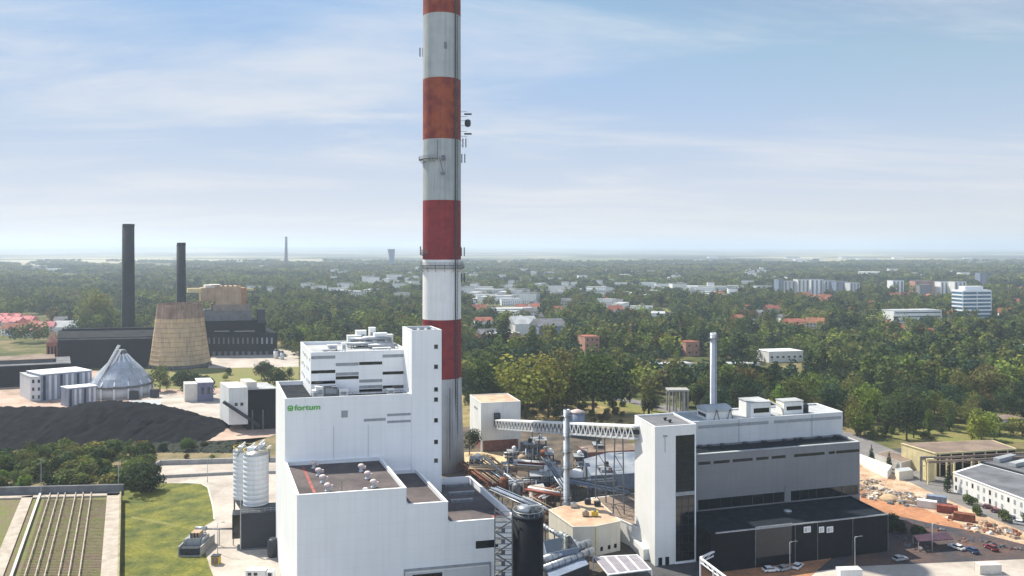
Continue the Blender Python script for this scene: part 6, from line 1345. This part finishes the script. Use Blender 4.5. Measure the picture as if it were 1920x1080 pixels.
# ---------------------------------------------------------------- trees
npr = np.random.RandomState(4)
def foliage_mat(name, use_obj):
    m = bpy.data.materials.new(name); m.use_nodes = True; t = m.node_tree; N = t.nodes; L = t.links; b = N['Principled BSDF']; out = N['Material Output']
    b.inputs['Roughness'].default_value = .85; b.inputs['Specular IOR Level'].default_value = .15
    at = N.new('ShaderNodeAttribute'); at.attribute_name = 'tint'
    if use_obj:
        oi = N.new('ShaderNodeObjectInfo'); v = N.new('ShaderNodeVectorMath'); v.operation = 'MULTIPLY'; L.new(oi.outputs['Color'], v.inputs[0]); L.new(at.outputs['Color'], v.inputs[1]); col = v.outputs[0]
    else: col = at.outputs['Color']
    L.new(col, b.inputs['Base Color'])
    tr = N.new('ShaderNodeBsdfTranslucent'); L.new(col, tr.inputs['Color']); ms = N.new('ShaderNodeMixShader'); ms.inputs[0].default_value = .28
    L.new(b.outputs[0], ms.inputs[1]); L.new(tr.outputs[0], ms.inputs[2]); L.new(ms.outputs[0], out.inputs['Surface'])
    return m
FM, FW = foliage_mat('leaves', True), foliage_mat('wood_leaves', False)
def np_mesh(name, V, T, m):
    """V: (n,4,3) quads, T: (n,3) tint per quad"""
    n = len(V); me = bpy.data.meshes.new(name); me.vertices.add(n * 4); me.vertices.foreach_set('co', V.reshape(-1).astype(np.float32))
    me.loops.add(n * 4); me.loops.foreach_set('vertex_index', np.arange(n * 4, dtype=np.int32)); me.polygons.add(n)
    me.polygons.foreach_set('loop_start', np.arange(0, n * 4, 4, dtype=np.int32)); me.polygons.foreach_set('loop_total', np.full(n, 4, dtype=np.int32))
    a = me.attributes.new('tint', 'FLOAT_COLOR', 'FACE'); a.data.foreach_set('color', np.concatenate([T, np.ones((n, 1))], 1).reshape(-1).astype(np.float32))
    me.materials.append(m); me.update(); me.validate(); return me
def crown(kind, n, leaf):
    """unit tree (height 1): leaf clumps on the outsides of many small lobes; returns quads and tint"""
    rs_ = npr; nl = {'round': 11, 'poplar': 9, 'conifer': 8, 'clump': 7, 'bush': 8}[kind]; cs = []
    for i in range(nl):
        if kind == 'round': a = rs_.rand() * 6.28; h = .38 + .5 * rs_.rand(); ra = .20 * math.sqrt(rs_.rand()) * (1.25 - abs(h - .55)); cs.append((ra * math.cos(a) * 1.3, ra * math.sin(a) * 1.3, h, .15 + .08 * rs_.rand()))
        elif kind == 'poplar': h = .16 + .76 * (i + .5) / nl; w_ = .10 * math.sin(math.pi * (.15 + .8 * (i + .5) / nl)); cs.append(((rs_.rand() - .5) * .05, (rs_.rand() - .5) * .05, h, w_ + .015))
        elif kind == 'conifer': h = .12 + .84 * (i + .5) / nl; cs.append(((rs_.rand() - .5) * .02, (rs_.rand() - .5) * .02, h, .17 * (1.02 - h) + .015))
        elif kind == 'bush': a = rs_.rand() * 6.28; ra = .35 * math.sqrt(rs_.rand()); cs.append((ra * math.cos(a), ra * math.sin(a), .3 + .35 * rs_.rand(), .25 + .12 * rs_.rand()))
        else: a = rs_.rand() * 6.28; ra = .62 * math.sqrt(rs_.rand()); cs.append((ra * math.cos(a), ra * math.sin(a), .4 + .32 * rs_.rand(), .26 + .1 * rs_.rand()))
    cs = np.array(cs); k = rs_.choice(nl, n, p=cs[:, 3] ** 2 / (cs[:, 3] ** 2).sum()); d = rs_.randn(n, 3); d /= np.linalg.norm(d, axis=1)[:, None]
    if kind in ('clump', 'bush'): d[:, 2] = np.abs(d[:, 2]) * np.where(rs_.rand(n) < .75, 1, -1)
    rad = cs[k, 3] * (.72 + .34 * rs_.rand(n)); c = cs[k, :3] + d * rad[:, None] * np.array([1, 1, 1.15 if kind != 'clump' else .9])
    nrm = d + rs_.randn(n, 3) * .55; nrm /= np.linalg.norm(nrm, axis=1)[:, None]
    u = np.cross(nrm, rs_.randn(n, 3)); u /= np.linalg.norm(u, axis=1)[:, None]; w_ = np.cross(nrm, u)
    s = leaf * (.6 + .8 * rs_.rand(n))[:, None]; asp = (.6 + .5 * rs_.rand(n))[:, None]
    V = np.stack([c - u * s - w_ * s * asp * .6, c + u * s * .7 - w_ * s * asp, c + u * s + w_ * s * asp * .7, c - u * s * .6 + w_ * s * asp], 1)
    lt = (.78 + .44 * rs_.rand(nl))[k]; T = (lt * (.8 + .4 * rs_.rand(n)))[:, None] * np.ones((1, 3)); T[:, 0] *= (.85 + .22 * rs_.rand(nl))[k]
    return V, T
def trunk_mb(h, r, kind, seed):
    rr = random.Random(seed); mb = MB(); top = .62 if kind == 'round' else .85
    mb.tube((0, 0, -.02), (0, 0, h * top), r, M['wood'], 7, r * .35)
    if kind in ('round', 'bush'):
        for i in range(6): a = rr.uniform(0, 6.28); z = h * rr.uniform(.22, .5); l = h * rr.uniform(.14, .24); mb.tube((0, 0, z), (l * math.cos(a), l * math.sin(a), z + l * .9), r * .45, M['wood'], 5, r * .12)
    return mb
PROTO = {}
for kind, cnt, n, leaf in (('round', 5, 1500, .021), ('poplar', 3, 800, .017), ('conifer', 2, 800, .018), ('bush', 3, 700, .055)):
    L_ = []
    for i in range(cnt):
        V, T = crown(kind, n, leaf); cm = np_mesh(kind + '_crown', V, T, FM); tk = trunk_mb(1.0, .022 if kind != 'bush' else .03, kind, i); ob = tk.build('trunk', None, origin=(0, 0, 0)); tm = ob.data; bpy.data.objects.remove(ob); L_.append((cm, tm))
    PROTO[kind] = L_
PAL = dict(dark=(.038, .058, .021), mid=(.092, .120, .032), olive=(.160, .165, .044), yellow=(.22, .25, .042), brown=(.13, .10, .035), blue=(.034, .062, .034), lime=(.13, .17, .030))
NAMES = {'round': ('broadleaf_tree', 'tree'), 'poplar': ('poplar_tree', 'tree'), 'conifer': ('conifer_tree', 'tree'), 'bush': ('leafy_bush', 'bush')}
def put_tree(kind, x, y, h, tone, label, group, wide=1.0):
    nm, cat = NAMES[kind]; r = thing(nm, label, cat, (x, y, 0), group, rnd.uniform(0, 6.28)); r.scale = (h * wide, h * wide, h); cm, tm = rnd.choice(PROTO[kind])
    c = bpy.data.objects.new('crown', cm); C.objects.link(c); c.parent = r; k = rnd.uniform(.8, 1.2); c.color = (*[v * k * (1 + rnd.uniform(-.1, .1)) for v in PAL[tone]], 1)
    t = bpy.data.objects.new('trunk', tm); C.objects.link(t); t.parent = r
    return r
TW = {'dark': 'dark green', 'mid': 'green', 'olive': 'olive green', 'yellow': 'yellow', 'brown': 'brownish', 'blue': 'bluish dark', 'lime': 'light green'}
# single trees that stand out
for kind, px, py, pyt, tone, wide, lab in [
    ('round', 985, 786, 676, 'yellow', 1.3, 'big yellow-green tree behind the transfer house, left of two'), ('round', 1028, 784, 680, 'yellow', 1.1, 'yellow-green tree touching the biggest yellow one on its right'),
    ('round', 1112, 780, 664, 'mid', 1.25, 'big round green tree at the centre of the meadow edge'), ('round', 1150, 776, 684, 'dark', 1.0, 'dark tree just right of the big round green one'), ('round', 1062, 776, 668, 'olive', 1.0, 'olive tree between the yellow and the big green tree'),
    ('poplar', 946, 668, 586, 'dark', 1.3, 'tall dark poplar standing above the pale halls right of the chimney'), ('poplar', 998, 676, 606, 'mid', 1.3, 'second poplar in front of the grey blue hall'), ('round', 908, 776, 690, 'dark', 1.0, 'dark tree directly right of the chimney behind the transfer house'),
    ('round', 925, 760, 670, 'mid', 1.1, 'tree rising behind the transfer house roof'), ('conifer', 1634, 866, 832, 'dark', 1.0, 'small dark pointed conifer by the road, left of two'), ('conifer', 1667, 880, 844, 'dark', 1.0, 'small dark pointed conifer by the road, right of two'),
    ('conifer', 1776, 924, 872, 'dark', .8, 'dark slim conifer at the corner of the long white building'), ('round', 1840, 836, 772, 'yellow', 1.1, 'yellow tree on the grassy slope at the right'), ('round', 1700, 826, 752, 'dark', 1.1, 'dark broad tree above the brown roofed store'),
    ('round', 178, 622, 548, 'olive', 1.2, 'tall olive tree behind the sooty hall at the left'), ('round', 205, 622, 584, 'lime', 1.3, 'rounded light tree left of the taller brick chimney foot'), ('round', 265, 926, 872, 'dark', 1.5, 'dark broad tree at the top corner of the lawn'), ('bush', 288, 920, 888, 'dark', 1.0, 'dark bush joined to the broad tree at the lawn corner'),
    ('round', 300, 735, 690, 'mid', 1.2, 'green tree at the foot of the cooling tower, left'), ('round', 345, 730, 696, 'dark', 1.3, 'dark tree at the foot of the cooling tower, right'), ('round', 490, 712, 682, 'dark', 1.2, 'small dark tree on the verge left of the white upper block'), ('round', 524, 738, 694, 'dark', 1.2, 'dark tree close to the upper left corner of the white hall'),
    ('round', 880, 852, 806, 'dark', 1.1, 'dark tree between the striped chimney foot and the transfer house')]:
    x, y, _ = G(px, py); put_tree(kind, x, y, (py - pyt) * y / F * 1.02, tone, lab, None, wide)
n_ind = 23
def scatter(n, px0, px1, py0, py1, kinds, tones, h0, h1, what, grp, wide=1.0):
    global n_ind
    for i in range(n):
        x, y, _ = G(rh.uniform(px0, px1), rh.uniform(py0, py1)); tn = rh.choice(tones); kd = rh.choice(kinds)
        put_tree(kd, x, y, rh.uniform(h0, h1), tn, f'{TW[tn]} {what}', grp, wide * rh.uniform(.9, 1.15)); n_ind += 1
scatter(95, -20, 275, 850, 919, ['round', 'bush', 'bush'], ['mid', 'mid', 'olive', 'olive', 'lime', 'dark'], 4, 7.5, 'tree of the belt below the coal heap at the left', 'tree belt below the coal heap', 1.25)
scatter(10, 195, 300, 850, 900, ['bush'], ['olive', 'dark'], 3, 5, 'bush at the right end of the belt below the coal heap', 'bushes at the end of the tree belt', 1.0)
scatter(8, 0, 200, 912, 920, ['bush'], ['brown', 'mid'], 2, 3.2, 'low bush on the dry strip behind the rail basin', 'bushes behind the rail basin', 1.0)
scatter(10, 180, 430, 838, 848, ['bush', 'round'], ['dark', 'mid'], 3, 5, 'bush along the foot of the coal heap', 'bushes at the foot of the coal heap', 1.0)
scatter(9, 285, 400, 716, 742, ['bush', 'round'], ['mid', 'olive', 'dark'], 4, 8, 'bush at the foot of the cooling tower', 'bushes at the cooling tower foot', 1.1)
scatter(9, 400, 550, 686, 720, ['bush', 'round'], ['mid', 'dark', 'olive'], 5, 9, 'tree on the verge before the old power station', 'verge trees before the old station', 1.1)
scatter(9, 1806, 1935, 936, 980, ['bush'], ['dark', 'mid'], 2.6, 4, 'bush along the front of the long white building', 'bushes before the long white building', 1.0)
scatter(6, 225, 420, 852, 862, ['bush'], ['brown', 'olive'], 1.6, 2.6, 'dry bush in the weedy field', 'dry bushes in the weedy field', 1.0)
scatter(6, 1060, 1190, 790, 815, ['bush'], ['brown', 'olive', 'mid'], 1.8, 3.4, 'shrub on the scrub ground behind the conveyor', 'shrubs behind the conveyor', 1.0)
scatter(5, 1660, 1725, 985, 1012, ['bush'], ['dark'], 3, 4, 'hedge bush in the shade right of the black hall', 'hedge right of the black hall', 1.1)
scatter(16, 1600, 1800, 806, 822, ['round', 'poplar'], ['mid', 'dark', 'lime', 'olive'], 9, 15, 'tree on the verge between the wood and the brown roofed store', 'verge trees above the brown roofed store', 1.1)
scatter(9, 1800, 1940, 800, 826, ['round', 'bush'], ['mid', 'yellow', 'olive'], 6, 11, 'tree on the grassy slope by the cream garden building', 'trees on the grassy slope', 1.1)
scatter(12, 1180, 1330, 752, 786, ['round', 'poplar'], ['mid', 'dark', 'olive'], 9, 15, 'tree round the open concrete frame', 'trees round the concrete frame', 1.1)
scatter(26, 980, 1180, 762, 790, ['bush'], ['mid', 'olive', 'dark', 'brown'], 2.5, 4.5, 'shrub under the trees at the meadow edge', 'shrubs at the meadow edge', 1.0)
scatter(10, 1570, 1780, 800, 824, ['bush'], ['olive', 'mid', 'lime'], 2.5, 4.5, 'shrub on the verge above the garage', 'shrubs above the garage', 1.0)
scatter(8, 866, 990, 752, 790, ['round'], ['mid', 'dark', 'lime'], 10, 17, 'tree close behind the transfer house', 'trees behind the transfer house', 1.1)
# the woods: the nearest are trees of their own, the rest one body of woodland
LOWB = [(-400, 646), (80, 644), (96, 632), (380, 630), (520, 644), (560, 672), (790, 700), (866, 742), (905, 770), (960, 778), (1062, 776), (1140, 768), (1240, 790), (1300, 800), (1600, 806), (1640, 815), (1720, 824), (1790, 822), (1960, 812), (2300, 812)]
def lowb(px): return np.interp(px, [a for a, _ in LOWB], [b for _, b in LOWB])
def inpoly(px, py, poly):
    c = np.zeros(len(px), bool); n = len(poly)
    for i in range(n):
        x1, y1 = poly[i]; x2, y2 = poly[(i + 1) % n]; cond = ((y1 > py) != (y2 > py)); xi = (x2 - x1) * (py - y1) / ((y2 - y1) if y2 != y1 else 1e-9) + x1; c ^= cond & (px < xi)
    return c
CLEAR = [[(1040, 580), (1255, 576), (1265, 592), (1050, 598)], [(1066, 768), (1120, 738), (1240, 750), (1240, 768), (1190, 776), (1190, 830), (1060, 830)], [(1850, 808), (2000, 800), (2000, 860), (1820, 850)], [(1218, 745), (1320, 745), (1320, 800), (1218, 800)], [(880, 575), (1015, 578), (1010, 594), (880, 590)], [(-100, 596), (96, 596), (96, 640), (-100, 640)], [(1560, 812), (1700, 826), (1700, 850), (1560, 850)]]
def vnoise(x, y, s, seed=0):
    return (np.sin(x / s + seed) * np.cos(y / s * 1.3 - seed * 2) + .6 * np.sin(x / s * 2.3 + y / s * 1.7 + seed * 3) + .4 * np.cos(x / s * 4.1 - y / s * 3.7 + seed)) / 2
def grid(y0, y1, st):
    P = []
    y = y0
    while y < y1:
        hw = y * .70 + 60; n = int(2 * hw / st); xs = np.linspace(-hw, hw, n) + npr.uniform(-.48, .48, n) * st; P.append(np.stack([xs, y + npr.uniform(-.48, .48, n) * st], 1)); y += st * .9
    return np.concatenate(P)
SB = np.array(SOLIDS)
def clear_of_solids(x, y):
    ok = np.ones(len(x), bool)
    for s in SOLIDS: ok &= ~((x > s[0]) & (x < s[1]) & (y > s[2]) & (y < s[3]))
    return ok
g = grid(405, 1450, 9.4); x, y = g[:, 0], g[:, 1]; px = 960 + F * x / y; py = EYE + H * F / y
ok = py < lowb(px)
for c in CLEAR: ok &= ~inpoly(px, py, c)
ok &= clear_of_solids(x, y) & (vnoise(x, y, 60, 2) > np.where(y > 640, -.46, -.72)) & ((vnoise(x, y, 23, 5) > -.85))
x, y, px, py = x[ok], y[ok], px[ok], py[ok]
o = np.argsort(y); x, y, px, py = x[o], y[o], px[o], py[o]
tones = list(PAL); tv = vnoise(x, y, 45, 7) + npr.randn(len(x)) * .5
def tone_of(v): return 'dark' if v < -.55 else 'blue' if v < -.25 else 'mid' if v < .25 else 'olive' if v < .62 else 'lime' if v < .95 else 'yellow' if v < 1.12 else 'brown'
kv = vnoise(x, y, 70, 11) + npr.randn(len(x)) * .35
hv = 11 + 9 * npr.rand(len(x)) ** 1.5 + 5 * vnoise(x, y, 60, 3)
hv = np.clip(hv, 7, 25)
vis = (px > -20) & (px < 1945); ind = np.zeros(len(x), bool); idx = np.where(vis)[0][:max(0, 425 - n_ind)]; ind[idx] = True
for i in idx:
    kd = 'poplar' if kv[i] > .3 else 'conifer' if kv[i] < -1.0 else 'round'; tn = tone_of(tv[i]); P_ = px[i]
    where, grp = ('tree of the wood directly right of the striped chimney', 'wood right of the chimney') if P_ < 1060 else ('tree of the wood behind the meadow at the centre', 'wood behind the meadow') if P_ < 1290 else ('tree of the wood behind the long grey boiler house', 'wood behind the boiler house') if P_ < 1620 else ('tree of the wood above the road at the right', 'wood above the road')
    if P_ < 790: where, grp = 'tree of the wood behind the old power station', 'wood behind the old station'
    h = hv[i] * (1.3 if kd == 'poplar' else 1)
    put_tree(kd, x[i], y[i], h, tn, f'{TW[tn]} {"poplar" if kd == "poplar" else "conifer" if kd == "conifer" else "broadleaf"} {where}', grp, 1.05 if kd == 'round' else 1.45)
rest = ~ind
LOW = {k: [crown(k, n, lf) for _ in range(c)] for k, c, n, lf in (('round', 8, 170, .052), ('poplar', 4, 130, .034), ('clump', 8, 80, .13))}
PALN = np.array([PAL[t] for t in tones])
def mass(name, x, y, hgt, tn, kd, label, zoff=0):
    VV, TT = [], []
    for kind in set(kd):
        s = np.where(np.array(kd) == kind)[0]; pr = LOW[kind]; ch = npr.randint(0, len(pr), len(s))
        for v in range(len(pr)):
            q = s[ch == v]
            if not len(q): continue
            V, T = pr[v]; a = npr.rand(len(q)) * 6.28; ca, sa = np.cos(a), np.sin(a); wd = (1.1 if kind == 'round' else 1.45 if kind == 'poplar' else 1.0)
            X = (V[None, :, :, 0] * ca[:, None, None] - V[None, :, :, 1] * sa[:, None, None]) * (hgt[q] * wd)[:, None, None] + x[q][:, None, None]
            Yv = (V[None, :, :, 0] * sa[:, None, None] + V[None, :, :, 1] * ca[:, None, None]) * (hgt[q] * wd)[:, None, None] + y[q][:, None, None]
            Z = V[None, :, :, 2] * hgt[q][:, None, None] + zoff
            VV.append(np.stack([X, Yv, Z], -1).reshape(-1, 4, 3)); c = PALN[[tones.index(tn[i]) for i in q]] * npr.uniform(.75, 1.25, (len(q), 1)); TT.append((c[:, None, :] * T[None]).reshape(-1, 3))
    me = np_mesh(name, np.concatenate(VV), np.concatenate(TT), FW); ob = bpy.data.objects.new(name, me); C.objects.link(ob); return tag(ob, label, kind='stuff')
xr, yr = x[rest], y[rest]; mass('woodland', xr, yr, hv[rest] * np.where(kv[rest] > .3, 1.3, 1), [tone_of(v) for v in tv[rest]], ['poplar' if k > .3 else 'round' for k in kv[rest]], 'dense mixed wood filling the middle distance')
g = grid(1440, 4800, 27); x, y = g[:, 0], g[:, 1]
ok = clear_of_solids(x, y) & (vnoise(x, y, 210, 4) + .5 * vnoise(x, y, 70, 9) + npr.rand(len(x)) * .3 > -.22 + np.clip((y - 2200) / 3000, 0, .9))
x, y = x[ok], y[ok]; tv = vnoise(x, y, 160, 3) * .8 + npr.randn(len(x)) * .35
mass('far_woodland', x, y, 14 + 7 * npr.rand(len(x)), [tone_of(v if v < .9 else .5) for v in tv], ['clump'] * len(x), 'hazy far-off woods and suburb trees stretching to the horizon')

# ---------------------------------------------------------------- haze
hz = MB(); hz.box(-46000, 46000, -700, 44000, -1.0, 216, M['white2'])
ho = hz.build('haze'); ho.data.materials.clear(); hm = bpy.data.materials.new('haze_air'); hm.use_nodes = True; t = hm.node_tree; t.nodes.clear()
vo = t.nodes.new('ShaderNodeVolumePrincipled'); mo = t.nodes.new('ShaderNodeOutputMaterial'); vo.inputs['Color'].default_value = (.72, .84, 1.0, 1); vo.inputs['Density'].default_value = 0.00012; vo.inputs['Anisotropy'].default_value = 0.2
t.links.new(vo.outputs[0], mo.inputs['Volume']); ho.data.materials.append(hm); tag(ho, 'pale blue haze over the land', kind='stuff')
